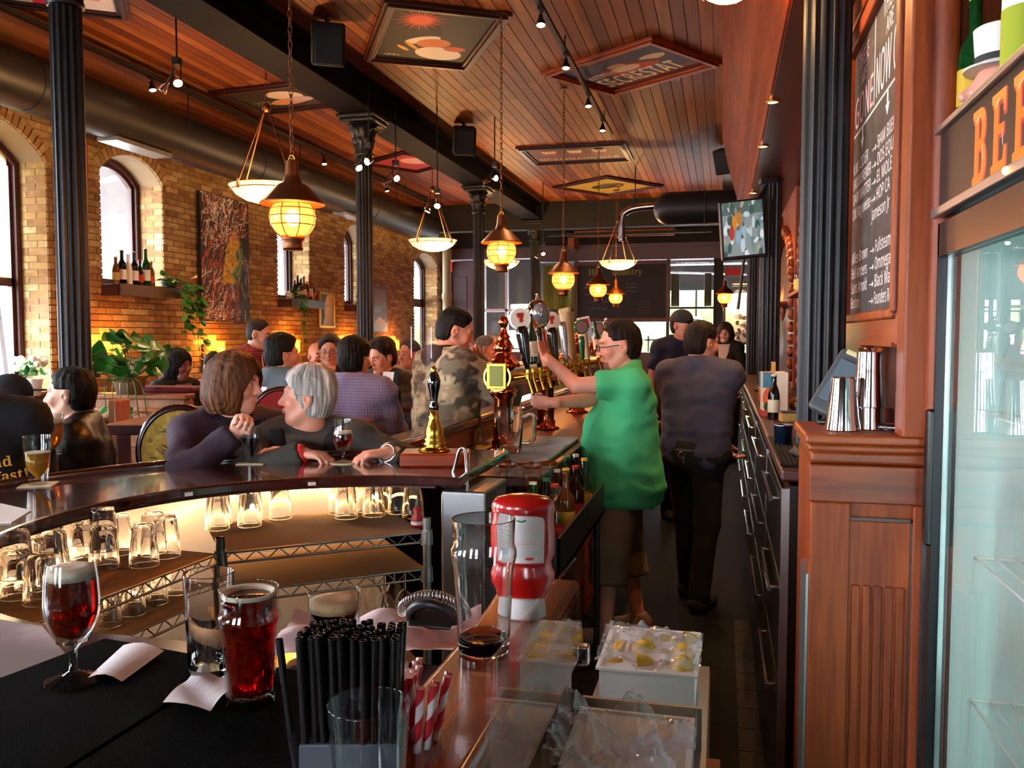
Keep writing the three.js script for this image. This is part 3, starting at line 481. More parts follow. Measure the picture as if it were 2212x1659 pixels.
{
  const c = thing('chalkboard_cabinet', 'tall mahogany wall cabinet carrying a framed chalkboard', 'cabinet', [.62, 0, -2.95]);
  obj('post', rbox(.1, 1.455, .1, .008, -.13, 2.1, .59), M.mahogV, c);
  obj('half_round', cyl(.03, .03, 1.45, -.1, 2.1, .64, 16), M.mahogV, c);
  obj('carcass', box2(-.155, 0, 1.6, 2.83, -.55, .54), M.mahogV, c);
  obj('niche_back', box2(-.03, 0, 1.37, 1.6, -.55, .54), M.dark, c);
  obj('bottom_rail', [rbox(.025, .1, 1.08, .005, -.165, 1.655, 0), box2(-.185, -.155, 1.6, 1.612, -.5, .5)], M.mahog, c);
  const f = .055, z0 = -.45, z1 = .5, y0 = 1.69, y1 = 2.66;
  obj('board_frame', [rbox(.034, y1 - y0, f, .008, -.172, (y0 + y1) / 2, z0), rbox(.034, y1 - y0, f, .008, -.172, (y0 + y1) / 2, z1), rbox(.034, f, z1 - z0, .008, -.172, y1, (z0 + z1) / 2), rbox(.034, .03, z1 - z0, .008, -.172, y0, (z0 + z1) / 2)], M.mahogV, c);
  obj('crown_board', [rbox(.03, .09, 1.1, .008, -.17, 2.76, 0), sph(.035, -.185, 2.4, -.5, 12, 2)], M.mahog, c);
  for (const y of [1.68, 1.9, 2.55]) obj('hinge', [cyl(.007, .007, .05, -.19, y, -.49, 10), sph(.008, -.19, y + .03, -.49, 8)], M.brass, c);
  const tex = canvas(512, 760, (g, w, h) => {
    g.fillStyle = '#37312f'; g.fillRect(0, 0, w, h);
    for (let i = 0; i < 500; i++) { g.fillStyle = `rgba(190,185,180,${.015 + .03 * rnd()})`; g.beginPath(); g.ellipse(rnd() * w, rnd() * h, 20 + 60 * rnd(), 6 + 14 * rnd(), rnd() * 3, 0, 7); g.fill(); }
    const chalk = (s, x, y, px, mw, c = '#e9e6e4', st = 1.5, wt = '') => { if (s.includes(' → ')) { const [a, b] = s.split(' → '); chalk(a, x, y, px, 215, c, st); chalk(b, x + 278, y, px, 210, c, st); g.fillStyle = c; g.fillRect(x + 226, y - 12, 34, 3); blob(g, [[x + 256, y - 20], [x + 270, y - 10], [x + 256, y - 2]], c); return; } g.save(); g.translate(x, y); g.scale(1, st); g.fillStyle = c; font(g, px, 'sans-serif', wt); g.fillText(s, 0, 0, mw); g.restore(); };
    chalk('THESE', 60, 70, 40, 120, '#e6a9b4'); chalk('ARE', 90, 118, 34, 90, '#e6a9b4'); chalk('GONE', 14, 222, 84, 220, '#e8b6be', 1.4); chalk('THESE', 320, 52, 44, 150); chalk('ARE', 350, 104, 36, 100); chalk('NOW ON', 256, 218, 86, 250, '#f0eef0', 1.6);
    g.fillStyle = '#e9e6e4'; g.fillRect(238, 0, 6, 228); g.fillRect(6, 236, 500, 6); for (const x of [110, 370]) { g.fillRect(x, 240, 12, 34); blob(g, [[x - 12, 272], [x + 24, 272], [x + 6, 300]], '#e9e6e4'); }
    ['V.M. CIDER → BAM BIER', 'BROOKBREWER → DOS EQUIS', 'DARK MATTER → EL MOLE O', 'O.M. Wagyuweisse → HOP CA', '                         Jameson Jr', '', 'Allies Brown → Fullsteam Sun', 'Bell Ambers → Ommegang', 'Saint Arnold → Black Water', 'Boston → Founders Reds R'].forEach((s, i) => chalk(s, 10, 352 + i * 43, 36, 490, '#e4e0de', 1.2));
  });
  const b = new THREE.PlaneGeometry(z1 - z0 - f + .01, y1 - y0 - .03).rotateY(-PI / 2).translate(-.1645, (y0 + y1) / 2 - .005, (z0 + z1) / 2);
  obj('chalkboard', b, std('#ffffff', { map: tex, roughness: .75 }), c);
}
struct('wall_partition', [box2(.54, 1.6, 0, 2.83, -2.7, -2.62), box2(.62, .68, 0, 2.83, -9.9, -2.7)], M.mahogV);
{ // lower back bar with drawers and doors, one unit after another
  const zs = [-2.9, -3.9, -5.2, -6.5, -7.8, -9.1];
  for (let i = 0; i < 5; i++) {
    const L = zs[i] - zs[i + 1], c = thing('undercounter_fridge', ['black undercounter fridge with chrome pulls nearest the end cabinet', 'black undercounter fridge with steel pulls, second along the back bar', 'black undercounter fridge with steel pulls, third along the back bar', 'black undercounter fridge with steel pulls, fourth along the back bar', 'black undercounter fridge with steel pulls, last along the back bar'][i], 'fridge', [.42, 0, (zs[i] + zs[i + 1]) / 2], 0, 'undercounter fridges');
    obj('body', box2(-.2, .19, .08, 1.14, -L / 2 + .01, L / 2 - .01), M.plastic, c); obj('plinth', box2(-.16, .19, 0, .08, -L / 2 + .01, L / 2 - .01), M.blackMatte, c);
    for (const [y0, y1] of [[.12, .45], [.47, .8], [.82, 1.12]]) { const d = obj('drawer', rbox(.025, y1 - y0, L - .06, .006, -.212, (y0 + y1) / 2, 0), M.plastic, c); obj('handle', [rod([-.25, y1 - .06, -L * .3], [-.25, y1 - .06, L * .3], .009), rod([-.22, y1 - .06, -L * .28], [-.25, y1 - .06, -L * .28], .007), rod([-.22, y1 - .06, L * .28], [-.25, y1 - .06, L * .28], .007)], M.chrome, d); }
    obj('steel_edge', box2(-.225, -.2, .1, 1.13, L / 2 - .03, L / 2 - .008), M.satin, c);
  }
  const ct = tag(obj('back_counter', rbox(.42, .045, 6.9, .012, .4, 1.175, -6.35), M.dark), 'dark wooden back bar counter running below the soffit', 'counter');
  const mt = thing('rubber_mat', 'black ribbed rubber mat hanging over the back counter edge by the end cabinet', 'mat', [.25, 1.1985, -3.35]); obj('mat', rbox(.12, .007, .8, .003, 0, .004, 0), M.blackMatte, mt); for (let i = 0; i < 8; i++) obj('rib', box2(-.056 + i * .015, -.05 + i * .015, .007, .0095, -.4, .4), M.blackMatte, mt);
  // arched, carved back panels with a bottle shelf
  for (const [z, lab] of [[-4.95, 'carved mahogany arch of the back bar between the two slim columns'], [-8.75, 'carved mahogany arch of the back bar beyond the television']]) {
    const a = thing('carved_arch', lab, 'back bar', [.6, 1.2, z], 0, 'carved arches of the back bar'), w = 1.55, p = [[-w, 0], [-w + .16, 0], [-w + .16, .95]]; for (let i = 0; i <= 16; i++) { const t = PI - PI * i / 16; p.push([cos(t) * (w - .16), .95 + .4 * sin(t)]); } p.push([w - .16, 0], [w, 0], [w, 1.62], [-w, 1.62]);
    obj('arch_panel', poly(p, .06, .006).rotateY(PI / 2).translate(-.05, 0, 0), M.mahogV, a);
    const cv = []; for (let i = 0; i <= 20; i++) { const t = PI * i / 20, x = cos(t) * (w - .1), y = .95 + .46 * sin(t); cv.push(sph(.045, -.06, y, x, 10, 1.2), tor(.03, .01, -.085, y, x, PI / 2, 0, 0, 6, 12)); } for (const x of [-w + .08, w - .08]) for (let y = .1; y < .9; y += .1) cv.push(sph(.035, -.06, y, x, 10, 1.3)); obj('carving', cv, M.mahog, a);
    obj('keystone', [sph(.09, -.08, 1.46, 0, 14, 1.4), tor(.06, .02, -.12, 1.44, 0, PI / 2)], M.mahog, a); obj('backing', box2(-.005, .02, 0, 1.62, -w, w), M.dark, a);
    obj('shelf', [rbox(.17, .025, 2.6, .006, -.085, .7, 0), ...[-1, 0, 1].map((k) => lathe([[.012, .69], [.03, .66], [.02, .6], [.008, .56], [0, .55]], -.1, 0, k, 12))], M.mahog, a);
  }
}
// recessed downlights in the soffit
for (const z of [-4.6, -5.65, -7.45]) { const d = thing('downlight', 'small recessed downlight glowing in the dark soffit over the back bar', 'downlight', [.36 - .13, 2.815, z], 0, 'soffit downlights'); obj('ring', tor(.03, .006, 0, -.003, 0, 0, PI / 2), M.brass, d); obj('lamp_face', cyl(.026, .026, .006, 0, -.003, 0), std('#fff', { emissive: '#ffc070', emissiveIntensity: 14 }), d); const l = new THREE.SpotLight('#ffc27a', 5, 0, .8, .6, 2); l.position.set(0, -.02, 0); l.target.position.set(.1, -2, 0); l.castShadow = true; d.add(l, l.target); }

// ---------- drinks fridge ----------
{
  const c = thing('drinks_fridge', 'tall glass-door drinks fridge with an orange BEER sign', 'fridge', [.535, 0, -1.72]);   // front faces -x
  const z0 = -.62, z1 = .62, m = std('#16181c', { roughness: .35, metalness: .3 }), inn = std('#c6d6d4', { roughness: .5 });
  obj('back_panel', box2(.66, .7, .12, 2.12, z0, z1), inn, c); obj('side_wall', box2(.03, .68, .12, 2.12, z0, z0 + .03), inn, c); obj('side_wall', box2(.03, .68, .12, 2.12, z1 - .03, z1), inn, c);
  obj('outer_shell', [box2(.0, .71, .1, 2.12, z0 - .006, z0), box2(0, .71, .1, 2.12, z1, z1 + .006), box2(0, .71, 2.1, 2.126, z0, z1)], m, c);
  obj('floor_panel', box2(.02, .68, .3, .34, z0, z1), inn, c); obj('roof_panel', box2(.02, .68, 1.88, 1.92, z0, z1), inn, c); obj('kick_plate', [box2(.0, .68, .02, .3, z0, z1)], m, c);
  for (const y of [.72, 1.08, 1.44]) obj('wire_shelf', [...Array(13)].map((_, i) => rod([.08 + i * .045, y, z0 + .03], [.08 + i * .045, y, z1 - .03], .003, 5)).concat([rod([.08, y, z0 + .03], [.62, y, z0 + .03], .005), rod([.08, y, z1 - .04], [.62, y, z1 - .04], .005)]), M.white, c);
  const d = new THREE.Group(); d.name = 'door'; c.add(d);
  obj('door_frame', [box2(-.03, .01, .33, 1.9, z0, z0 + .07), box2(-.03, .01, .33, 1.9, z1 - .07, z1), box2(-.03, .01, .33, .42, z0, z1), box2(-.03, .01, 1.82, 1.9, z0, z1)], m, d);
  obj('gasket', [box2(-.012, .0, .42, 1.82, z0 + .07, z0 + .082), box2(-.012, .0, .42, .432, z0 + .07, z1 - .07)], M.steel, d);
  obj('door_glass', box2(-.012, -.008, .42, 1.82, z0 + .08, z1 - .07), M.pane, d);
  obj('door_handle', rbox(.02, .34, .045, .008, -.034, 1.28, z0 + .048), M.plastic, d);
  obj('edge_trim', box2(-.036, -.028, .3, 1.9, z0 - .004, z0 + .006), M.steel, c);
  const s = new THREE.Group(); s.name = 'sign'; c.add(s);
  const tex = canvas(1024, 170, (g, w, h) => {
    g.fillStyle = '#1b1718'; g.fillRect(0, 0, w, h); const L = (dx, dy, c, st) => { g.save(); g.translate(270 + dx, 156 + dy); g.scale(1.05, 1.62); g.fillStyle = c; g.strokeStyle = c; g.lineWidth = st; g.lineJoin = 'round'; font(g, 118, 'serif'); [...'BEER'].forEach((k, i) => { g.strokeText(k, i * 104, 0); g.fillText(k, i * 104, 0); }); g.restore(); };
    L(5, 4, '#b22a3c', 9); L(0, 0, '#e2701c', 4); g.save(); g.beginPath(); g.rect(0, 0, w, 44); g.clip(); L(-2, -2, '#ef8a34', 2); g.restore();
    g.strokeStyle = '#f0d8c0'; g.lineWidth = 3; for (const x of [290, 398, 508, 616]) { g.beginPath(); g.moveTo(x, 38); g.lineTo(x + 22, 30); g.moveTo(x + 40, 90); g.lineTo(x + 44, 118); g.stroke(); }
  });
  obj('sign_box', box2(-.028, .05, 1.925, 2.118, z0, z1), m, s);
  obj('sign_face', new THREE.PlaneGeometry(z1 - z0 - .03, .18).rotateY(-PI / 2).translate(-.0295, 2.022, 0), std('#ffffff', { map: tex, roughness: .4 }), s);
  obj('sign_trim', [rbox(.02, .016, z1 - z0, .004, -.032, 2.122, 0), rbox(.024, .022, z1 - z0, .004, -.032, 1.925, 0), box2(-.036, -.026, 1.93, 2.12, z0 - .006, z0 + .012)], M.satin, s);
  obj('indicator_lamp', sph(.008, -.045, 1.925, .0, 10), std('#fff', { emissive: '#ff9a30', emissiveIntensity: 5 }), s);
  obj('light_tube', cyl(.012, .012, 1.3, .07, 1.1, z1 - .06, 10), std('#fff', { emissive: '#d8fff4', emissiveIntensity: 4 }), c);
  const l = new THREE.RectAreaLight('#c0f2ee', 42, .06, 1.3); l.position.set(.09, 1.1, z1 - .085); l.rotation.set(0, -.45, 0); c.add(l);
}
// bottles and jug on the fridge, bottles inside
function bottle(x, y, z, m, label, s = 1, lm, shape = 'beer', grp) {
  const P = { beer: [[0, 0], [.03, 0], [.031, .005], [.031, .13], [.026, .155], [.014, .19], [.013, .225], [.0145, .228], [.0145, .238], [0, .238]], wine: [[0, 0], [.038, 0], [.038, .17], [.034, .195], [.016, .225], [.0145, .29], [.016, .292], [.016, .305], [0, .305]], liquor: [[0, 0], [.04, 0], [.04, .17], [.03, .2], [.015, .22], [.014, .28], [0, .28]] }[shape];
  const o = thing('bottle', label, 'bottle', [x, y, z], 0, grp); obj('glass_body', lathe(P.map(([a, b]) => [a * s, b * s]), 0, 0, 0, 20), m, o);
  const r = P[2][0] * s + .0006, h = P.at(-1)[1] * s; if (lm) obj('paper_label', lathe([[r, h * .16], [r, h * .45]], 0, 0, 0, 20), lm, o); obj('stopper', cyl(.0155 * s, .0155 * s, .012 * s, 0, h + .002, 0, 12), lm || M.brass, o); return o;
}
const gl = { green: phy('#0f4a1c', { roughness: .08, transmission: .4, thickness: 0 }), brown: phy('#3a1606', { roughness: .08, transmission: .35, thickness: 0 }), darkb: phy('#0c0a0a', { roughness: .1 }), clear: M.thin, amber: phy('#8a4a12', { roughness: .1, transmission: .4, thickness: 0 }) };
const lab = (c) => std(c, { roughness: .7, side: 2 });
bottle(.573, 2.128, -2.28, gl.green, 'tall dark green bottle with yellow label standing on the drinks fridge', .96, lab('#c9a624'), 'wine');
{
  const j = thing('face_jug', 'white glazed face jug in a tall brimmed hat on the fridge', 'jug', [.6, 2.128, -2.17], -1.9); const sk = std('#d99a86', { roughness: .35 });
  obj('head', smoothed(field((x, y, z) => { let d = ell(x, y, z, 0, .06, 0, .05, .065, .055); d = smin(d, cap(x, y, z, [0, .07, .05], [0, .05, .072], .008, .013), .015); d = smin(d, cap(x, y, z, [-.02, .03, .05], [.02, .03, .05], .008, .008), .01); d = smax(d, -(hypot(abs(x) - .02, y - .075, z - .058) - .01), .01); return d; }, [-.08, -.02, -.08], [.08, .15, .1], .005)), sk, j);
  obj('hat', lathe([[0, .1], [.075, .098], [.078, .104], [.055, .11], [.052, .115], [.058, .19], [.05, .195], [0, .19]]), M.whitePl, j); obj('hat_band', lathe([[.0535, .113], [.0545, .128]]), lab('#222'), j); obj('handle', tor(.03, .009, 0, .12, -.075, PI / 2), M.whitePl, j); obj('hair', sph(.05, 0, .06, -.016, 14, 1.1), lab('#2a2422'), j);
}
bottle(.6, 2.128, -2.0, M.whitePl, 'white ceramic bottle with green and yellow wrapper on the fridge', 1.25, lab('#9aa818'), 'wine');
for (const y of [.345, .725, 1.085, 1.445]) for (let i = 0; i < 5; i++) bottle(.68 + (i % 2) * .15, y, -2.0 + i * .17, [gl.brown, gl.darkb, gl.amber, gl.green][(i + floor(y * 9)) % 4], 'small beer bottle standing on a shelf inside the glass-door fridge', 1, lab(['#e8e4d8', '#b8402c', '#d8b44a', '#3a6a8a'][(i + floor(y * 7)) % 4]), 'beer', 'bottles in the drinks fridge');

// ---------- things on the back bar ----------
const tin = (x, z, r0, r1, h, label) => { const o = thing('shaker_tin', label, 'shaker', [x, 1.375, z]); obj('cup', lathe([[0, 0], [r0, 0], [r0 + .002, .004], [r0 * .93, .03], [r1, h - .005], [r1 - .006, h], [0, h]], 0, 0, 0, 36), M.chrome, o); obj('rim_bead', tor(r0, .0022, 0, .003, 0, 0, PI / 2), M.chrome, o); return o; };
tin(.318, -2.45, .045, .031, .145, 'short upturned steel shaker tin on the end cabinet ledge');
{ const o = tin(.392, -2.5, .044, .035, .215, 'tall stacked pair of steel shaker tins in front of the niche'); obj('upper_cup', lathe([[.043, .06], [.0445, .064], [.041, .1], [.034, .2], [.03, .222], [0, .222]], 0, 0, 0, 36), M.chrome, o); }
{ const o = thing('strainer', 'coiled steel cocktail strainer lying on the end cabinet ledge', 'strainer', [.45, 1.382, -2.47], .3); const c = []; for (let i = 0; i < 26; i++) c.push(tor(.008, .0016, -.03 + i * .0028, .003, .03 * sin(i / 25 * PI), .2, 0, 0, 5, 10)); obj('coil', c, M.steel, o); obj('plate', rbox(.06, .003, .05, .001, 0, -.003, 0), M.steel, o); obj('handle', rod([.03, -.002, 0], [.09, -.002, .01], .004), M.steel, o); }
{ const o = thing('till_display', 'grey till display leaning back in the niche behind the shakers', 'till', [.335, 1.3755, -2.62], -.35); obj('stand', rbox(.11, .014, .1, .005, 0, .007, 0), M.plastic, o); obj('housing', rbox(.1, .2, .05, .012, 0, .11, -.0, 0, -.35, -.42), std('#3d4348', { roughness: .45 }), o); obj('card_slot', rbox(.05, .014, .014, .004, .035, .2, .0, 0, -.35, -.42), lab('#c9c08a'), o); obj('screen', rbox(.075, .13, .006, .002, .008, .12, .03, 0, -.35, -.42), std('#56646e', { roughness: .2 }), o); }
{ const o = thing('cup', 'small dark blue metal cup at the edge of the back counter', 'cup', [.236, 1.205, -3.5]); obj('body', lathe([[0, 0], [.032, 0], [.036, .075], [.034, .075], [.031, .004], [0, .004]]), std('#16263a', { metalness: .6, roughness: .2 }), o); obj('rim', tor(.035, .0025, 0, .075, 0, 0, PI / 2), M.chrome, o); }
{ const o = thing('carton', 'six-pack carton printed blue, orange and white on the back counter', 'carton', [.27, 1.198, -4.85], .1); const t = canvas(256, 256, (g) => { g.fillStyle = '#e6d8c8'; g.fillRect(0, 0, 256, 256); g.fillStyle = '#3f7f9a'; g.fillRect(0, 0, 110, 90); oval(g, 60, 150, 60, 62, '#d8602c'); oval(g, 60, 200, 50, 30, '#3a3f28'); g.fillStyle = '#b03a2c'; g.fillRect(0, 222, 256, 34); }); obj('box', box(.13, .235, .16, 0, .118, 0), std('#fff', { map: t, roughness: .6 }), o); obj('carry_handle', box(.006, .06, .12, 0, .26, 0), lab('#b89048'), o); }
bottle(.262, 1.198, -4.62, gl.darkb, 'dark beer bottle standing in front of the printed carton', .95, lab('#cfc4a8'));
{ const o = thing('glass_jar', 'clear glass jar with coiled amber contents on the back counter', 'jar', [.4, 1.198, -4.9]); obj('jar', lathe([[0, 0], [.05, 0], [.055, .02], [.055, .1], [.035, .13], [.035, .15]]), M.thin, o); obj('contents', sph(.045, 0, .055, 0, 14), gl.amber, o); }
{ const o = thing('sponge', 'yellow sponge block on the back counter by the bottle', 'sponge', [.335, 1.198, -4.5], .2); obj('foam', rbox(.1, .045, .07, .008, 0, .023, 0), std('#b08a48', { roughness: .95, bumpMap: T.fine, bumpScale: .003 }), o); obj('scouring_pad', rbox(.1, .008, .07, .003, 0, .05, 0), lab('#29324a'), o); }
for (const [z, s] of [[-6.3, 'liquor'], [-5.9, 'wine'], [-5.5, 'liquor'], [-5.1, 'wine'], [-4.6, 'liquor'], [-4.2, 'wine']]) bottle(.51, 1.9125, z, [M.whitePl, gl.amber, gl.green, gl.clear, gl.brown, gl.darkb][floor(-z * 10) % 6], 'liquor bottle on the carved shelf behind the slim columns', .85, lab(['#e8dcc0', '#a8342c', '#d8c060'][floor(-z * 7) % 3]), s, 'bottles on the back bar shelf');
// television
{
  const t = thing('television', 'flat television showing a game, angled out on a bracket under the soffit', 'television', [.14, 2.43, -6.72], .18);
  const tex = canvas(512, 300, (g, w, h) => { g.fillStyle = '#8f9a98'; g.fillRect(0, 0, w, h); g.fillStyle = '#566a64'; g.fillRect(0, 0, w, 70); for (let i = 0; i < 70; i++) oval(g, rnd() * w, rnd() * h, 6 + rnd() * 26, 8 + rnd() * 30, ['#c8d2d4', '#6f8890', '#b8a888', '#3f5a52', '#dfe6e8', '#7f8f8a'][floor(rnd() * 6)], rnd() * 3); for (const [x, y, c] of [[150, 110, '#d8892c'], [210, 90, '#c87a2c'], [110, 170, '#c0392b'], [190, 190, '#8fb0c8'], [260, 170, '#9ab8c8'], [240, 240, '#c8d4e0']]) { oval(g, x, y, 30, 44, c, .2); oval(g, x, y - 44, 12, 14, '#7a4a34'); } });
  obj('housing', rbox(.34, .44, .05, .012, 0, 0, -.028, 0, .12, .1), M.plastic, t);
  obj('screen', new THREE.PlaneGeometry(.3, .4).rotateZ(.1).rotateX(.12).translate(0, .004, .001), std('#000', { emissiveMap: tex, emissive: '#ffffff', emissiveIntensity: .75 }), t);
  const l = new THREE.RectAreaLight('#c8d8dc', .7, .28, .38); l.position.set(0, 0, .03); l.rotation.set(.12, PI, 0); t.add(l);
  obj('bracket', [rod([.05, .1, -.05], [.2, .35, -.1], .018), box(.12, .06, .1, .2, .38, -.1), ], M.black, t); obj('hanging_cable', rod([.02, -.2, -.05], [-.02, -.6, -.05], .012), M.black, t);
}
// ---------- the bar ----------
const CX = -.95, CZ = -1.96, RI = .79, RO = 1.3, BT = 1.15;
const arc = (R, a0, a1, n) => [...Array(n + 1)].map((_, i) => { const a = mix(a0, a1, i / n); return [CX + R * sin(a), CZ + R * cos(a)]; });   // a=0 towards the camera side (+z), a=-PI/2 towards -x, -PI far side
{
  const aEnd = -PI + Math.asin(.36 / RO);
  const outer = [[-.37, CZ + RO], ...arc(RO, 0, aEnd, 48)], inner = [[CX, CZ - RI], ...arc(RI, -PI, 0, 44), [-.37, CZ + RI]];
  const b = thing('bar_counter', 'polished dark mahogany horseshoe bar counter', 'bar', [0, 0, 0]);
  obj('bar_top', plan([...outer, [-1.31, -3.46], [-.86, -3.46], [-.86, CZ - RI], ...inner.slice(1)], BT - .036, BT, .008), M.bar, b);
  obj('edge_moulding', plan([[CX, CZ - RI - .012], ...arc(RI + .012, -PI, 0, 44), [-.37, CZ + RI + .012], [-.37, CZ + RI + .05], ...arc(RI + .05, 0, -PI, 44)], BT - .042, BT - .036), M.dark, b);
  obj('arm_rail', tube([[-.37, BT + .004, CZ + RO - .01], [-.7, BT + .004, CZ + RO - .01], ...arc(RO - .01, 0, aEnd, 30).map(([x, z]) => [x, BT + .004, z]), [-1.33, BT + .004, -3.35]], .02, 160, 10), M.bar, b);
  obj('front_wall', plan([[-.4, CZ + 1.26], ...arc(1.26, 0, aEnd, 44), ...arc(1.22, aEnd, 0, 44), [-.4, CZ + 1.22]], 0, BT - .036), M.dark, b);
  obj('inner_lining', plan([...arc(1.218, -.5, aEnd, 44), ...arc(1.21, aEnd, -.5, 44)], .3, BT - .038), std('#efe9e2', { roughness: .6 }), b);
  obj('foot_rail', tube(arc(1.42, -.3, aEnd, 24).map(([x, z]) => [x, .2, z]), .02, 90, 8), M.brass, b);
  // far leg with its raised rail
  obj('raised_rail', rbox(.15, .05, 5.6, .02, -1.385, BT + .005, -6.2), M.bar, b);
  obj('rail_panel', box2(-1.36, -1.32, 1.0, BT - .02, -9, -3.42), M.mahog, b);
  for (let i = 0; i < 6; i++) obj('panel_field', rbox(.012, .09, .8, .005, -1.317, 1.065, -3.95 - i * .92), M.mahog, b);
  obj('work_top', rbox(.6, .045, 5.5, .01, -1.03, 1.018, -6.2), M.dark, b);
  obj('leg_front', box2(-1.44, -1.4, 0, BT - .02, -9, -3.4), M.dark, b);
  obj('leg_back', [box2(-.8, -.76, 0, .98, -9, -3.55), box2(-.76, -.745, .55, .9, -9, -3.6)], M.mahog, b);
  for (const x of [-1.63, -1.34]) obj('shelf_tag', rbox(.026, .012, .002, .0008, x, BT - .02, x < -1.5 ? -2.36 : -2.625, x < -1.5 ? .95 : .5), M.white, b);
}
// rope light under the bar top
{
  const r = thing('rope_light', 'warm rope light curling along the lining under the bar top', 'rope light', [0, 0, 0]); const pts = [];
  const K = [[-.9, .985], [-1.85, .985], [-2.0, .92], [-2.04, .911], [-2.146, .951], [-2.24, .994], [-2.33, 1.025], [-2.6, 1.036], [-3.0, 1.037]];
  for (let i = 0; i <= 60; i++) { const a = mix(-.95, -2.98, i / 60); let k = 0; while (k < K.length - 2 && K[k + 1][0] > a) k++; const y = mix(K[k][1], K[k + 1][1], clamp((a - K[k][0]) / (K[k + 1][0] - K[k][0]))) + .004 * sin(i * 1.3); pts.push([CX + 1.195 * sin(a), y, CZ + 1.195 * cos(a)]); }
  obj('rope', tube(pts, .0075, 260, 8), std('#ffe2b0', { emissive: '#ffa64a', emissiveIntensity: 5 }), r);
  obj('light_beads', pts.flatMap((p, i) => i < 60 ? [0, .5].map((k) => sph(.0085, mix(p[0], pts[i + 1][0], k), mix(p[1], pts[i + 1][1], k), mix(p[2], pts[i + 1][2], k), 8)) : []), std('#fff', { emissive: '#ffc277', emissiveIntensity: 12 }), r);
  for (let i = 2; i < 60; i += 6) { const p = pts[i], l = new THREE.PointLight('#ffd2a4', .05, 0, 2); l.position.set(p[0] * .9 + CX * .1, p[1] + .01, p[2] * .9 + CZ * .1); l.castShadow = true; r.add(l); }
}
// wire shelving inside the horseshoe
{
  const A = [-1.53, -1.5], B = [-1.47, -2.28], C = [-.956, -2.695], liner = [std('#a88660', { side: 2, roughness: .95, bumpMap: T.fine, bumpScale: .002 }), std('#b0916c', { side: 2, roughness: .95, bumpMap: T.fine, bumpScale: .002 })];
  const sheet = ([p, q, r, t], y, ph) => { const g = new THREE.PlaneGeometry(1, 1, 30, 14), a = g.attributes.position; for (let i = 0; i < a.count; i++) { const u = a.getX(i) + .5, v = .5 - a.getY(i); a.setXYZ(i, mix(mix(p[0], q[0], u), mix(t[0], r[0], u), v), y + .003 + .02 * smooth(0, .3, v) * (1 - smooth(.7, 1, v) * .5) * max(0, sin(u * 8 + ph + v)) * fbm(u * 4 + ph, v * 3), mix(mix(p[1], q[1], u), mix(t[1], r[1], u), v)); } g.computeVertexNormals(); return g; };
  const truss = (p, q, y) => { const n = Math.round(hypot(q[0] - p[0], q[1] - p[1]) / .035), g = [rod([p[0], y, p[1]], [q[0], y, q[1]], .004, 6), rod([p[0], y - .032, p[1]], [q[0], y - .032, q[1]], .004, 6)]; for (let i = 0; i < n; i++) { const a = [mix(p[0], q[0], i / n), mix(p[1], q[1], i / n)], b = [mix(p[0], q[0], (i + 1) / n), mix(p[1], q[1], (i + 1) / n)]; g.push(rod([a[0], i % 2 ? y : y - .032, a[1]], [b[0], i % 2 ? y - .032 : y, b[1]], .0022, 5)); } return g; };
  const unit = (label, p, q, ring) => {
    const u = thing('wire_shelf_unit', label, 'shelving', [p[0], 0, p[1]]), mvg = (g) => (Array.isArray(g) ? g : [g]).map((k) => k.translate(-p[0], 0, -p[1]));
    for (const y of [.97, .845, .5]) {
      const s = new THREE.Group(); s.name = 'shelf'; u.add(s); obj('truss_rail', mvg(truss(p, q, y)), M.satin, s); obj('mesh_liner', mvg(sheet([p, q, ...ring], y - .004, y * 9)), liner[y > .9 ? 0 : 1], s);
    }
    for (const [x, z] of [p, q]) { const k = obj('post', mvg([cyl(.014, .014, 1.02, x, .51, z, 14)]), M.satin, u); [.97, .845, .5].forEach((y) => obj('collar', mvg(cyl(.019, .021, .05, x, y - .016, z, 14)), M.satin, k)); }
    return u;
  };
  unit('wire shelf unit with truss rails along the left curve of the bar', A, B, [[-1.89, -2.31], [-1.95, -1.5]]);
  unit('wire shelf unit with truss rails below the seated couple', B, C, [[-1.25, -3.05], [-1.76, -2.64]]);
}
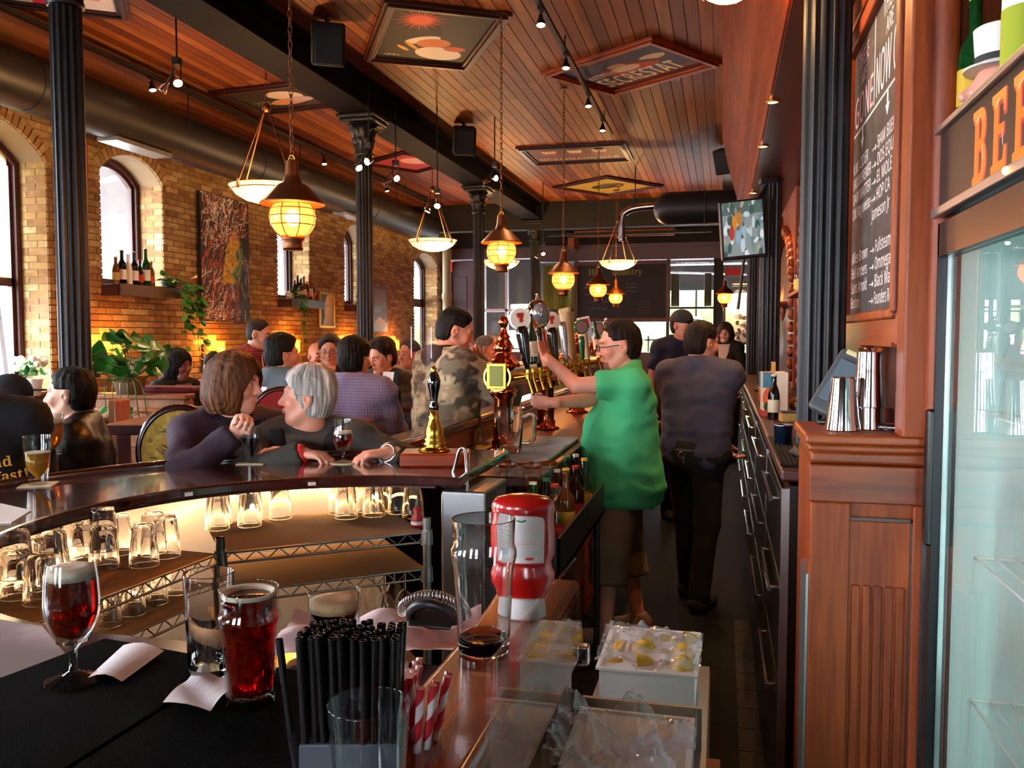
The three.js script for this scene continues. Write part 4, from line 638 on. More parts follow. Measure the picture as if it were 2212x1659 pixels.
// upturned glasses on the shelves
const profile = { tumbler: [[.041, 0], [.0425, .002], [.034, .115], [.03, .122], [0, .122], [0, .112], [.029, .11], [.039, .002]] };
function tumblerGeo(h = .122, r0 = .041, r1 = .033) { const k = h / .122; return lathe([[r0 - .0025, .001], [r0, 0], [r0 + .0012, .003], [r1, h - .012], [r1 - .004, h], [0, h], [0, h - .008], [r1 - .006, h - .009], [r0 - .003, .002]], 0, 0, 0, 26); }
{
  const proto = thing('upturned_tumbler', 'clear tumbler standing upside down on the wire shelf under the bar', 'glass', [-1.714, .974, -1.764], 0, 'upturned tumblers under the bar'); obj('glass_body', tumblerGeo(), M.glass, proto);
  const spots = [[-1.84, -2.014], [-1.881, -2.135], [-1.798, -2.101], [-1.693, -2.05], [-1.84, -2.24], [-1.76, -2.2], [-1.68, -2.25], [-1.86, -1.62], [-1.78, -1.96], [-1.6, -2.2], [-1.76, -1.86], [-1.82, -1.72], [-1.87, -1.9], [-1.62, -1.74], [-1.7, -2.64], [-1.62, -2.71], [-1.66, -2.56], [-1.54, -2.77], [-1.58, -2.63], [-1.37, -2.9], [-1.29, -2.965], [-1.31, -2.83], [-1.23, -2.89], [-1.16, -2.96], [-1.25, -2.99], [-1.08, -2.9], [-1.6, -2.1], [-1.9, -1.78]];
  for (const [x, z] of spots) dup(proto, [x, .974, z], rr(0, 3));
  for (const [x, z] of [[-1.798, -2.101], [-1.693, -2.05], [-1.714, -1.764], [-1.84, -2.014]]) dup(proto, [x, .974 + .05, z], 0, 'clear tumbler nested on top of another on the left shelf under the bar', 'nested tumblers under the bar').scale.set(.97, 1, .97);
  for (let i = 0; i < 16; i++) dup(proto, [-1.6 - .085 * floor(i / 4), .849, -1.95 - .1 * (i % 4) - .03 * floor(i / 4)], 0, 'clear tumbler upside down on the lower wire shelf', 'tumblers on the lower shelf').scale.setScalar(.8);
  const w = thing('wine_glass', 'stemmed wine glass hanging upside down below the wire shelves', 'wine glass', [-1.235, .62, -2.9], 0, 'hanging wine glasses');
  obj('glass_body', lathe([[.028, 0], [.036, .03], [.037, .055], [.022, .085], [.005, .098], [.004, .17], [.03, .178], [.032, .181], [0, .183], [0, .1], [.02, .083], [.035, .055], [.034, .03], [.026, .001]], 0, 0, 0, 24), M.glass, w);
  for (const [x, z] of [[-1.177, -2.95], [-1.1, -2.86], [-1.3, -2.84], [-1.16, -2.82]]) dup(w, [x, .62, z]);
  w.position.y = .62;
}
// sugar shaker and small things by the steel box
{ const o = thing('bottle_opener', 'red and white bottle stopper toy clipped to the shelf corner', 'figure', [-1.01, .974, -2.75]); obj('body', lathe([[0, 0], [.022, 0], [.022, .03], [.012, .045], [.016, .06], [0, .075]]), std('#a81c1c', { roughness: .4 }), o); obj('white_band', lathe([[.0225, .01], [.0225, .022]]), M.white, o); obj('pin', rod([0, .07, 0], [0, .11, 0], .002), M.steel, o); }
{ const o = thing('steel_chest', 'tall stainless steel ice chest at the end of the shelves', 'ice chest', [-.86, 0, -2.95]); obj('body', rbox(.16, 1.03, .3, .01, 0, .58, 0), M.satin, o); obj('vent_grille', [...Array(7)].map((_, i) => box(.003, .006, .12, .082, 1.03 - i * .02, .05)), M.black, o); obj('name_plate', box(.004, .06, .09, .082, .86, .03), M.black, o); obj('side_plate', box2(-.083, -.078, .3, 1.08, -.14, .14), M.white, o); }
{ const o = thing('swan_neck_spout', 'bent chrome swan-neck beer spout beside the hand pump', 'spout', [-.9, 1.1, -2.86]); obj('neck', tube([[-.045, .03, 0], [-.03, .02, .0], [-.012, .06, 0], [.005, .12, 0], [.018, .137, 0], [.03, .12, 0], [.036, .02, 0], [.036, -.03, 0]], .0062, 60, 10), M.chrome, o); obj('nut', cyl(.011, .011, .02, -.045, .032, 0, 6, 0, 0, PI / 2), M.chrome, o); obj('nozzle', cyl(.009, .007, .02, .036, -.035, 0, 12), M.chrome, o); }
{
  const o = thing('hand_pump', 'brass beer hand pump with turned black handle on a wooden block', 'hand pump', [-1.04, BT, -3.02], .25);
  obj('wooden_block', poly([[-.12, -.08], [.08, -.08], [.13, -.03], [.13, .08], [-.12, .08]], .05, .008).rotateX(-PI / 2), metres(phy('#ffd8c0', { map: T.mahog, roughness: .3, clearcoat: .6 })), o);
  obj('brass_column', lathe([[0, .05], [.058, .05], [.06, .056], [.045, .062], [.04, .07], [.046, .08], [.036, .088], [.042, .096], [.033, .105], [.036, .12], [.028, .145], [.018, .17], [.022, .178], [.016, .185], [.016, .205], [0, .205]], 0, 0, 0, 36), M.brass, o);
  obj('handle', lathe([[0, .203], [.017, .203], [.02, .215], [.015, .228], [.013, .24], [.017, .265], [.024, .295], [.025, .315], [.018, .335], [.013, .345], [0, .345]], 0, 0, 0, 32), phy('#070707', { roughness: .08, clearcoat: 1 }), o);
  obj('finial', lathe([[0, .343], [.012, .343], [.009, .35], [.012, .357], [.006, .366], [0, .369]], 0, 0, 0, 20), M.brass, o);
}
tag(obj('clear_screen', [box(.004, .5, .3, -1.4, 1.42, -3.82, .9), box(.004, .5, .12, -1.33, 1.42, -3.69, -.5)], M.pane), 'clear folded plastic screen standing on the raised bar rail', 'screen');

// ---------- tap towers ----------
function tower(z, label) {
  const o = thing('tap_tower', label, 'tap tower', [-1.08, 1.04, z], 0, 'copper and brass tap towers');
  obj('copper_base', lathe([[0, 0], [.085, 0], [.085, .012], [.06, .02], [.062, .05], [.052, .06], [.052, .12], [.058, .13], [.05, .14], [.05, .27], [.07, .29], [.06, .3], [.075, .31], [.055, .325], [0, .325]], 0, 0, 0, 40), M.copper, o);
  obj('brass_barrel', [cyl(.062, .062, 1.02, 0, .385, -.38, 32, 0, PI / 2), cyl(.07, .07, .02, 0, .385, .12, 32, 0, PI / 2), cyl(.07, .07, .02, 0, .385, -.88, 32, 0, PI / 2)], M.brass, o);
  obj('name_plate', rbox(.1, .13, .012, .004, 0, .39, .138), std('#b08a30', { metalness: 1, roughness: .3 }), o); obj('plate_panel', rbox(.07, .1, .004, .002, 0, .39, .1445), std('#4c4a20', { metalness: .8, roughness: .35 }), o);
  obj('dome', lathe([[.085, .43], [.09, .44], [.075, .46], [.055, .475], [.06, .485], [.04, .5], [.042, .51], [.055, .53], [.038, .56], [.03, .575], [.036, .585], [.022, .6], [.012, .625], [.02, .64], [.028, .66], [.018, .683], [0, .69]], 0, 0, 0, 36), M.copper, o);
  obj('dome', lathe([[.07, .43], [.075, .44], [.06, .46], [.045, .475], [.05, .485], [.03, .51], [.01, .54], [.018, .56], [0, .58]], 0, 0, -.78, 32), M.copper, o);
  return o;
}
const tw = [tower(-4.22, 'copper domed tap tower with brass barrel beside the glass pitcher'),
  tower(-5.3, 'copper domed tap tower with brass barrel behind the green-shirted barman'),
  tower(-6.5, 'copper domed tap tower with brass barrel farthest along the bar')];
function tapHandle(z, kind, label) {
  const p = tw[z > -5.13 ? 0 : z > -6.33 ? 1 : 2], o = new THREE.Group(); o.name = 'tap_handle'; o.userData.label = label; o.position.set(.07, .38, z - p.position.z); p.add(o);
  const col = { chrome: M.chrome, black: phy('#0b0b0c', { roughness: .15, clearcoat: 1 }), beige: phy('#b39a6c', { roughness: .35 }), green: phy('#0f6a3c', { roughness: .15, clearcoat: 1 }), white: M.whitePl, dgreen: phy('#123a24', { roughness: .15, clearcoat: 1 }), silver: std('#c9ced6', { metalness: .9, roughness: .2 }), cream: phy('#d8c89c', { roughness: .3 }) };
  obj('tap_body', [rod([0, 0, 0], [.07, .01, 0], .014, 14), cyl(.018, .018, .045, .075, .02, 0, 16), rod([.075, 0, 0], [.1, -.075, 0], .009, 12), tor(.019, .005, .075, .02, 0, 0, PI / 2)], M.brass, o);
  const q = o;
  const shaft = (r0, r1, h, m) => obj('shaft', lathe([[0, 0], [.009, 0], [.012, .02], [r0, .04], [r1, h - .03], [r1 * .8, h], [0, h]], 0, 0, 0, 24), m, q);
  const disc = (y, r, m, f) => { obj('badge', cyl(r, r, .02, 0, y, .0, 28, .6, PI / 2), m, q); obj('badge_face', cyl(r * .82, r * .82, .022, 0, y, 0, 28, .6, PI / 2), f, q); };
  const red = std('#b8322a', { roughness: .4 }), face = std('#e9dcc8', { roughness: .4 });
  if (kind === 'oval') { shaft(.014, .016, .16, col.black); const b = obj('badge', sph(.05, 0, .22, 0, 22, 1.25), M.chrome, q); obj('badge_face', sph(.038, .012, .222, .02, 18, 1.2), std('#8f969c', { metalness: .6, roughness: .15 }), q); obj('finial', [cyl(.006, .01, .02, 0, .288, 0, 12), sph(.008, 0, .302, 0, 10)], M.chrome, q); }
  if (kind === 'glass') { shaft(.016, .022, .18, col.silver); obj('panel', rbox(.04, .1, .03, .008, 0, .1, .008), std('#7a1234', { roughness: .2 }), q); obj('cap', rbox(.05, .05, .035, .01, 0, .2, 0), col.white, q); }
  if (kind === 'hand') { shaft(.018, .026, .17, col.black); disc(.2, .042, col.white, face); obj('hand_mark', [rbox(.018, .022, .026, .004, 0, .196, 0, .6), ...[-1, 0, 1].map((k) => rod([k * .006 * .8, .205, k * .006 * -.55], [k * .011 * .8, .222, k * .011 * -.55], .0135, 6, .0132))], red, q); }
  if (kind === 'silver') shaft(.014, .02, .2, col.silver);
  if (kind === 'beige') { shaft(.022, .034, .26, col.beige); obj('cap', rbox(.06, .03, .04, .01, 0, .262, 0), col.beige, q); }
  if (kind === 'green') { shaft(.014, .018, .13, col.green); disc(.18, .04, col.green, std('#9a8a8a', { roughness: .4 })); }
  if (kind === 'cream') { shaft(.018, .03, .19, col.cream); obj('plaque', rbox(.075, .075, .012, .004, .02, .2, -.01, .6), col.white, q); obj('plaque_face', rbox(.055, .055, .014, .003, .02, .2, -.01, .6), red, q); }
  if (kind === 'bottle') obj('bottle_shape', lathe([[0, 0], [.022, 0], [.024, .01], [.024, .11], [.01, .15], [.01, .2], [0, .2]], 0, .02, 0, 22), col.dgreen, q), obj('bottle_label', lathe([[.0246, .05], [.0246, .11]], 0, 0, 0, 22), face, q);
  if (kind === 'knob') { shaft(.012, .014, .15, M.chrome); obj('badge', sph(.035, 0, .19, 0, 18, 1.1), M.chrome, q); obj('finial', sph(.012, 0, .24, 0, 10), M.chrome, q); }
  o.children.forEach((k) => { if (k.name !== 'tap_body') { k.scale.setScalar(1.28); k.position.set(.075, .04, 0); k.rotation.z = .12 + .1 * sin(z * 9); } });
  return o;
}
[[-4.14, 'hand', 'round white tap handle with a red hand badge above the first copper dome'], [-4.26, 'bottle', 'green bottle-shaped tap handle just behind the first copper dome'], [-4.42, 'oval', 'tall chrome tap handle with a big oval badge, gripped by the barman'], [-4.62, 'glass', 'clear and wine-red tap handle beside the oval chrome one'], [-4.88, 'hand', 'black tap handle topped with a white disc and red hand badge'], [-5.22, 'silver', 'plain silver tap handle leaning beside the beige paddle'], [-5.5, 'beige', 'broad beige paddle tap handle'], [-5.85, 'green', 'green tap handle with a round grey badge'], [-6.1, 'cream', 'cream tap handle with a red square plaque'], [-6.65, 'bottle', 'dark bottle-shaped tap handle beside the red plaque'], [-6.9, 'green', 'green tap handle half hidden above the barman’s glasses'], [-7.15, 'knob', 'small chrome knobbed tap handle against the menu board'], [-7.35, 'knob', 'farthest chrome knobbed tap handle along the bar']].forEach((a) => tapHandle(...a));
{ const o = thing('drip_tray', 'steel drip tray with slotted grille under the taps', 'drip tray', [-.9, 1.042, -4.25]); obj('tray', [rbox(.26, .02, .9, .005, 0, .01, 0)], M.satin, o); for (let i = 0; i < 22; i++) obj('slot_bar', box(.24, .004, .012, 0, .0225, -.42 + i * .04), M.satin, o); }
{ const o = thing('pitcher', 'clear glass beer pitcher with handle on the drip tray', 'pitcher', [-1.0, 1.067, -4.02]); obj('glass_body', lathe([[0, 0], [.055, 0], [.06, .006], [.062, .03], [.07, .2], [.074, .215], [.071, .215], [.066, .195], [.056, .02], [0, .018]], 0, 0, 0, 36), M.glass, o); obj('glass_handle', tube([[.066, .17, 0], [.1, .185, 0], [.125, .165, 0], [.125, .08, 0], [.11, .05, 0], [.06, .045, 0]], .009, 40, 10), M.glass, o); }
// bottles and jars in the well behind the ketchup
{
  const w = thing('speed_rack', 'dark steel speed rack below the work top', 'rack', [-.66, 0, -3.5], 0); obj('tray', [box2(-.09, .1, .75, .77, -.7, .5), box2(.09, .1, .75, .9, -.7, .5), box2(-.09, .1, .75, .9, .49, .5), box2(-.09, -.08, .3, .9, -.7, .5)], M.duct, w); for (const z of [.4, -.6]) obj('leg', rod([.08, 0, z], [.08, .75, z], .015), M.duct, w);
  for (let i = 0; i < 9; i++) bottle(-.68 + (i % 2) * .06, .771, -3.1 - i * .12, [gl.green, gl.clear, gl.darkb, gl.amber, gl.clear, gl.brown][i % 6], 'liquor bottle with pourer in the speed rack by the barman', 1, lab(['#e2dccb', '#c0302a', '#3f7f4a', '#e0b040'][i % 4]), i % 3 ? 'liquor' : 'wine', 'speed rack bottles');
  const jr = thing('glass_jar', 'clear storage jar with amber lid on the shelf behind the ketchup', 'jar', [-.93, .95, -3.62], 0, 'storage jars behind the ketchup'); obj('jar', lathe([[0, 0], [.042, 0], [.044, .01], [.044, .1], [.035, .115], [.035, .125]], 0, 0, 0, 24), M.thin, jr); obj('lid', cyl(.037, .037, .012, 0, .13, 0, 24), gl.amber, jr); 
  const sh = thing('bar_shelf', 'dark bottle shelf under the work top', 'shelf', [-.83, 0, -3.65]); obj('board', rbox(.34, .02, .42, .004, 0, .94, .03), M.dark, sh); obj('support', box2(-.15, -.12, 0, .93, -.1, .1), M.dark, sh);
  for (const [x, z] of [[-.82, -3.58], [-.72, -3.6], [-.88, -3.5], [-.77, -3.49]]) dup(jr, [x, .95, z]);
}
// ---------- on the near bar ----------
const beer = (c, d, base = '#ffffff', tr = 1) => phy(base, { transmission: tr, thickness: .05, roughness: .02, ior: 1.34, attenuationColor: new THREE.Color(c), attenuationDistance: d });
const redAle = beer('#d83c0a', .05, '#9a2c10', .86), darkAle = beer('#b02c0a', .035, '#a8482c', .85), lager = beer('#e8a414', .06, '#d8941c', .6), stoutM = phy('#0a0403', { roughness: .06 }), foamM = std('#e6d3b8', { roughness: .85, bumpMap: T.fine, bumpScale: .002 }), tanFoam = std('#c9a274', { roughness: .85, bumpMap: T.fine, bumpScale: .002 });
function glassware(name, label, cat, at, prof, o = {}) { // prof: outer profile [r,y]; wall t
  const t = thing(name, label, cat, at, 0, o.group), w = o.wall ?? .0022, top = prof.at(-1), inn = prof.filter(([r, y]) => y > (o.floor ?? .014)).map(([r, y]) => [max(r - w, .001), y]).reverse();
  obj('glass_body', lathe([[0, prof[0][1]], ...prof, [top[0] - w / 2, top[1] + w / 2], ...inn, [inn.at(-1)[0] * .9, o.floor ?? .014], [0, o.floor ?? .014]], 0, 0, 0, 44), o.solid ? M.glass : M.thin, t);
  if (o.fill) { const cut = prof.filter(([r, y]) => y > (o.floor ?? .014) && y < o.fill).map(([r, y]) => [r - w * 1.25, y]), at2 = (y) => { for (let i = 1; i < prof.length; i++) if (prof[i][1] >= y) { const [r0, y0] = prof[i - 1], [r1, y1] = prof[i]; return mix(r0, r1, (y - y0) / (y1 - y0 + 1e-6)) - w * 1.25; } return top[0] - w; }; const r = at2(o.fill);
    obj('beer', lathe([[0, (o.floor ?? .014) + .001], ...cut, [r, o.fill], [0, o.fill]], 0, 0, 0, 44), o.beer, t);
    if (o.foam) obj('foam_head', lathe(o.ring ? [[r * .8, o.fill], [r, o.fill], [r, o.fill + o.foam], [r * .88, o.fill + o.foam * .8], [r * .8, o.fill]] : [[0, o.fill], [r, o.fill], [at2(o.fill + o.foam), o.fill + o.foam], [at2(o.fill + o.foam) * .6, o.fill + o.foam + .001], [0, o.fill + o.foam - .001]], 0, 0, 0, 44), o.foamM ?? foamM, t); }
  return t;
}
const nonic = (h, r = .0375) => [[.0285, 0], [.03, .004], [.031, .02], [.0345, .085], [.0362, .1], [.0392, .111], [.0385, .118], [.036, .124], [.0365, .135], [.0375, .152]].map(([a, b]) => [a * r / .0375, b * h / .152]);
const MT = BT + .007;
{
  const m = thing('bar_mat', 'black ribbed rubber bar mat covering the near counter', 'mat', [0, BT, 0]);
  const t = dataTex(64, 64, (u, v) => { const k = (u * 8 % 1 < .5) !== (v * 8 % 1 < .5) ? 230 : 60; return [k, k, k]; }, 30, 30, false);
  const mm = metres(phy('#020202', { roughness: .95, specularIntensity: .05, bumpMap: t, bumpScale: .0015 }));
  obj('mat_panel', plan([[-.965, -.972], [-.935, -1.13], [-.74, -1.1], [-.69, -.94], [-.7, -.62], [-1.05, -.66]], 0, .006, .001), mm, m); obj('mat_panel', plan([[-.735, -1.1], [-.4, -1.06], [-.385, -.62], [-.692, -.62], [-.682, -.94]], 0, .007, .001), mm, m);
}
{ const t = dataTex(128, 128, (u, v) => { const n = per(u * 5, v * 5, 5, 5, 5), k = smooth(.35, .7, n); return [mix(120, 226, k), mix(112, 210, k), mix(118, 214, k)]; }); tag(obj('place_mat', plan([[-.972, -.975], [-.945, -1.06], [-1.08, -1.16], [-1.18, -1.172], [-1.25, -1.05], [-1.1, -.95]], BT + .0005, BT + .003), std('#fff', { map: t, roughness: .5 })), 'marbled pale place mat at the bend of the bar', 'place mat'); }
glassware('tulip_glass', 'tulip glass of dark red ale with a pale foam head', 'beer glass', [-.86, MT, -.976], [[.036, 0], [.037, .002], [.02, .007], [.006, .014], [.0048, .03], [.0065, .045], [.012, .052], [.026, .068], [.0345, .09], [.0362, .11], [.0345, .14], [.031, .165]], { floor: .056, fill: .143, foam: .015, beer: darkAle });
glassware('tall_glass', 'empty tall clear beer glass behind the red pint', 'glass', [-.69, MT, -1.04], [[.027, 0], [.0285, .004], [.0345, .144]], { solid: true });
glassware('pint_glass', 'full nonic pint of red ale on the black bar mat', 'beer glass', [-.583, MT, -.966], nonic(.152), { floor: .012, fill: .142, foam: .006, ring: 1, beer: redAle });
glassware('stout_glass', 'glass of black stout with tan head behind the black straws', 'beer glass', [-.505, MT, -1.05], [[.0285, 0], [.03, .004], [.036, .128]], { floor: .012, fill: .103, foam: .014, beer: stoutM, foamM: tanFoam });
glassware('pint_glass', 'empty clear nonic pint on the wooden ledge in front of the ketchup', 'glass', [-.304, 1.21, -1.081], nonic(.178, .0425), { solid: true });
glassware('rocks_glass', 'small clear tumbler in front of the straws', 'glass', [-.3, 1.165, -.69], [[.027, 0], [.029, .004], [.0345, .115], [.035, .12], [.037, .14]], { solid: false });
// paper slips
function slip(label, pts, wave) { const n = 14, g = new THREE.PlaneGeometry(1, 1, n, 4), p = g.attributes.position; for (let i = 0; i < p.count; i++) { const u = p.getX(i) + .5, v = p.getY(i) + .5; const x = mix(mix(pts[0][0], pts[1][0], u), mix(pts[3][0], pts[2][0], u), v), z = mix(mix(pts[0][1], pts[1][1], u), mix(pts[3][1], pts[2][1], u), v); p.setXYZ(i, x, MT + .0012 + wave(u, v), z); } g.computeVertexNormals(); const t = canvas(128, 256, (c, w, h) => { c.fillStyle = '#ddd6d8'; c.fillRect(0, 0, w, h); for (let y = 20; y < h - 20; y += 12) { c.fillStyle = 'rgba(90,90,110,.35)'; c.fillRect(14, y, 30 + rnd() * 60, 3); } }); return tag(obj('paper_slip', g, std('#fff', { map: t, roughness: .7, side: 2 })), label, 'paper slip'); }
slip('curled white paper slip beside the tulip glass', [[-.845, -.985], [-.875, -1.096], [-.8, -1.09], [-.79, -.985]], (u, v) => .008 * sin(v * PI) + .004 * u);
slip('crumpled white paper slip beside the red pint', [[-.69, -.935], [-.708, -1.04], [-.63, -1.015], [-.615, -.925]], (u, v) => .004 * abs(sin(u * 5 + v * 3)) + .003 * sin(v * 8) * u + .003);
// straws in their holder
{
  const h = thing('straw_holder', 'grey plastic holder packed with black straws', 'straw holder', [-.352, BT + .001, -.772], .25); obj('cup', [poly([[-.048, -.028], [.048, -.028], [.048, .028], [-.048, .028]], .085, .002, [[[-.045, -.025], [.045, -.025], [.045, .025], [-.045, .025]]]).rotateX(-PI / 2), box(.09, .003, .05, 0, .003, 0)], std('#3f4650', { roughness: .35 }), h);
  const sm = phy('#0b0b0d', { roughness: .25 }), g = flat([lathe([[.0037, 0], [.0037, .185], [.003, .185], [.003, .0]], 0, 0, 0, 12)]);
  const straw = (x, y, z, rx, rz, l, grp) => { const s = finish(new THREE.Mesh(g, sm)); s.name = numbered('drinking_straw'); s.position.set(x, y, z); s.rotation.set(rx, 0, rz); scene.add(s); tag(s, l, 'straw', grp); };
  for (let i = 0; i < 10; i++) for (let j = 0; j < 6; j++) { const lx = -.039 + i * .0086 + rr(-.001, .001), lz = -.02 + j * .0082 + rr(-.001, .001), a = .25; straw(-.352 + lx * cos(a) + lz * sin(a), BT + .003 + rr(0, .004), -.772 - lx * sin(a) + lz * cos(a), lz * 1.2 + rr(-.012, .012), -lx * 1.1 + rr(-.012, .012), 'slim black drinking straw standing in the grey holder', 'black straws in the holder'); }
  straw(-.397, 1.15, -.748, .02, .11, 'single black straw leaning outside the grey holder');
  const st = canvas(64, 128, (c) => { c.fillStyle = '#f2e6e6'; c.fillRect(0, 0, 64, 128); c.fillStyle = '#c3172c'; for (let k = -2; k < 5; k++) { c.save(); c.translate(0, k * 42); c.rotate(-.5); c.fillRect(-30, 0, 160, 20); c.restore(); } }), sg = cyl(.0042, .0042, .125, 0, .0625, 0, 12), stm = std('#fff', { map: st, roughness: .6 });
  for (let i = 0; i < 26; i++) { const s = new THREE.Mesh(sg, stm); finish(s); s.name = numbered('striped_straw'); s.position.set(-.318 + (i % 5) * .0092 - .018 + (floor(i / 5) % 2) * .0045, 1.155, -.8 - floor(i / 5) * .0086); s.rotation.set(-.1, i * 1.3, -.2); scene.add(s); tag(s, 'red and white striped paper straw bundled beside the black straws', 'straw', 'striped paper straws'); }
  const hb = thing('striped_straw_cup', 'small clear cup holding the striped paper straws', 'cup', [-.31, BT + .001, -.82]); obj('cup', lathe([[0, 0], [.026, 0], [.033, .075], [.0315, .075], [.0245, .004], [0, .004]], 0, 0, 0, 28), M.thin, hb);
}
{ // towel
  const g = new THREE.PlaneGeometry(.3, .16, 40, 24).rotateX(-PI / 2), p = g.attributes.position; for (let i = 0; i < p.count; i++) { const x = p.getX(i), z = p.getZ(i); p.setY(i, .02 + .014 * sin(x * 40 + z * 18) * sin(z * 30 + 1) + .012 * fbm(x * 20, z * 20)); } g.computeVertexNormals(); g.rotateY(.25); g.translate(-.5, BT, -1.2);
  tag(obj('bar_towel', g, std('#d9c2c4', { roughness: .95, side: 2, bumpMap: T.fine, bumpScale: .002 })), 'folded pale pink bar towel behind the straws', 'towel');
}
{ const o = thing('strainer', 'coil-rimmed black cocktail strainer resting on the towel', 'strainer', [-.435, BT + .045, -1.25]); const c = []; for (let i = 0; i < 30; i++) { const a = PI * i / 29; c.push(tor(.0075, .0014, -.05 * cos(a), .03 * sin(a), 0, a, 0, 0, 5, 10)); } obj('coil', c, M.steel, o); obj('plate', [tor(.036, .008, 0, -.01, 0, 0, .5, 0, 8, 30, PI), rbox(.07, .006, .04, .003, 0, -.008, 0, 0, .4)], M.black, o); }
// wooden ledge of the service rail
{
  const l = thing('service_ledge', 'reddish mahogany service ledge running toward the taps', 'ledge', [-.292, 0, -.85]); const wm = metres(phy('#ffe0d0', { map: T.mahog, roughness: .22, clearcoat: 1, clearcoatRoughness: .1 }), 2);
  obj('ledge_board', rbox(.118, .03, 1.15, .012, 0, 1.195, -.02, 0, 0, 0, 4), wm, l); obj('apron', box2(-.05, .045, .2, 1.18, -.59, .5), M.dark, l); obj('cap_moulding', rbox(.105, .02, 1.13, .008, 0, 1.173, -.02), wm, l);
}
// ketchup
{
  const k = thing('ketchup_bottle', 'upside-down red squeeze ketchup bottle with white label and cap', 'ketchup bottle', [-.285, 1.21, -1.232], .12);
  const prof = [[.036, .036], [.04, .05], [.047, .062], [.048, .078], [.043, .09], [.043, .1], [.0475, .112], [.048, .135], [.047, .16], [.046, .18], [.048, .192], [.046, .2], [.04, .209], [.02, .214], [0, .2145]];
  const g = lathe(prof, 0, 0, 0, 44); g.scale(1, .86, .62); obj('bottle_body', g, phy('#b01210', { roughness: .22, clearcoat: .6 }), k);
  const c = lathe([[0, 0], [.033, 0], [.035, .004], [.031, .034], [.034, .038], [0, .04]], 0, 0, 0, 40); c.scale(1, .86, .75); obj('cap', c, M.whitePl, k);
  const t = canvas(256, 300, (g, w, h) => { g.fillStyle = '#b01210'; g.fillRect(0, 0, w, h); g.fillStyle = '#f4f1ee'; g.beginPath(); g.moveTo(30, 14); g.quadraticCurveTo(w / 2, -6, w - 30, 14); g.quadraticCurveTo(w - 4, 20, w - 6, 60); g.lineTo(w - 10, h - 10); g.lineTo(10, h - 10); g.lineTo(6, 60); g.quadraticCurveTo(4, 20, 30, 14); g.fill(); oval(g, w * .47, 38, 16, 6, '#4f9a58', .3); oval(g, w * .55, 36, 14, 6, '#3f8a48', -.4); for (let y = 62; y < 250; y += 11) { g.fillStyle = y > 150 && y < 180 ? 'rgba(190,60,60,.45)' : 'rgba(150,150,170,.35)'; g.fillRect(24, y, w - 48 - rnd() * 40, 3); } g.fillStyle = 'rgba(120,120,150,.5)'; g.fillRect(30, 190, 60, 44); oval(g, w * .66, 262, 22, 9, '#c23a34'); });
  const lg = new THREE.CylinderGeometry(.0485, .0478, .086, 24, 1, true, -.82, 1.64); const lu = lg.attributes.uv; lg.scale(1, .86, .622); obj('label', lg.translate(0, .122, .0006), std('#fff', { map: t, roughness: .35, side: 2 }), k);
}
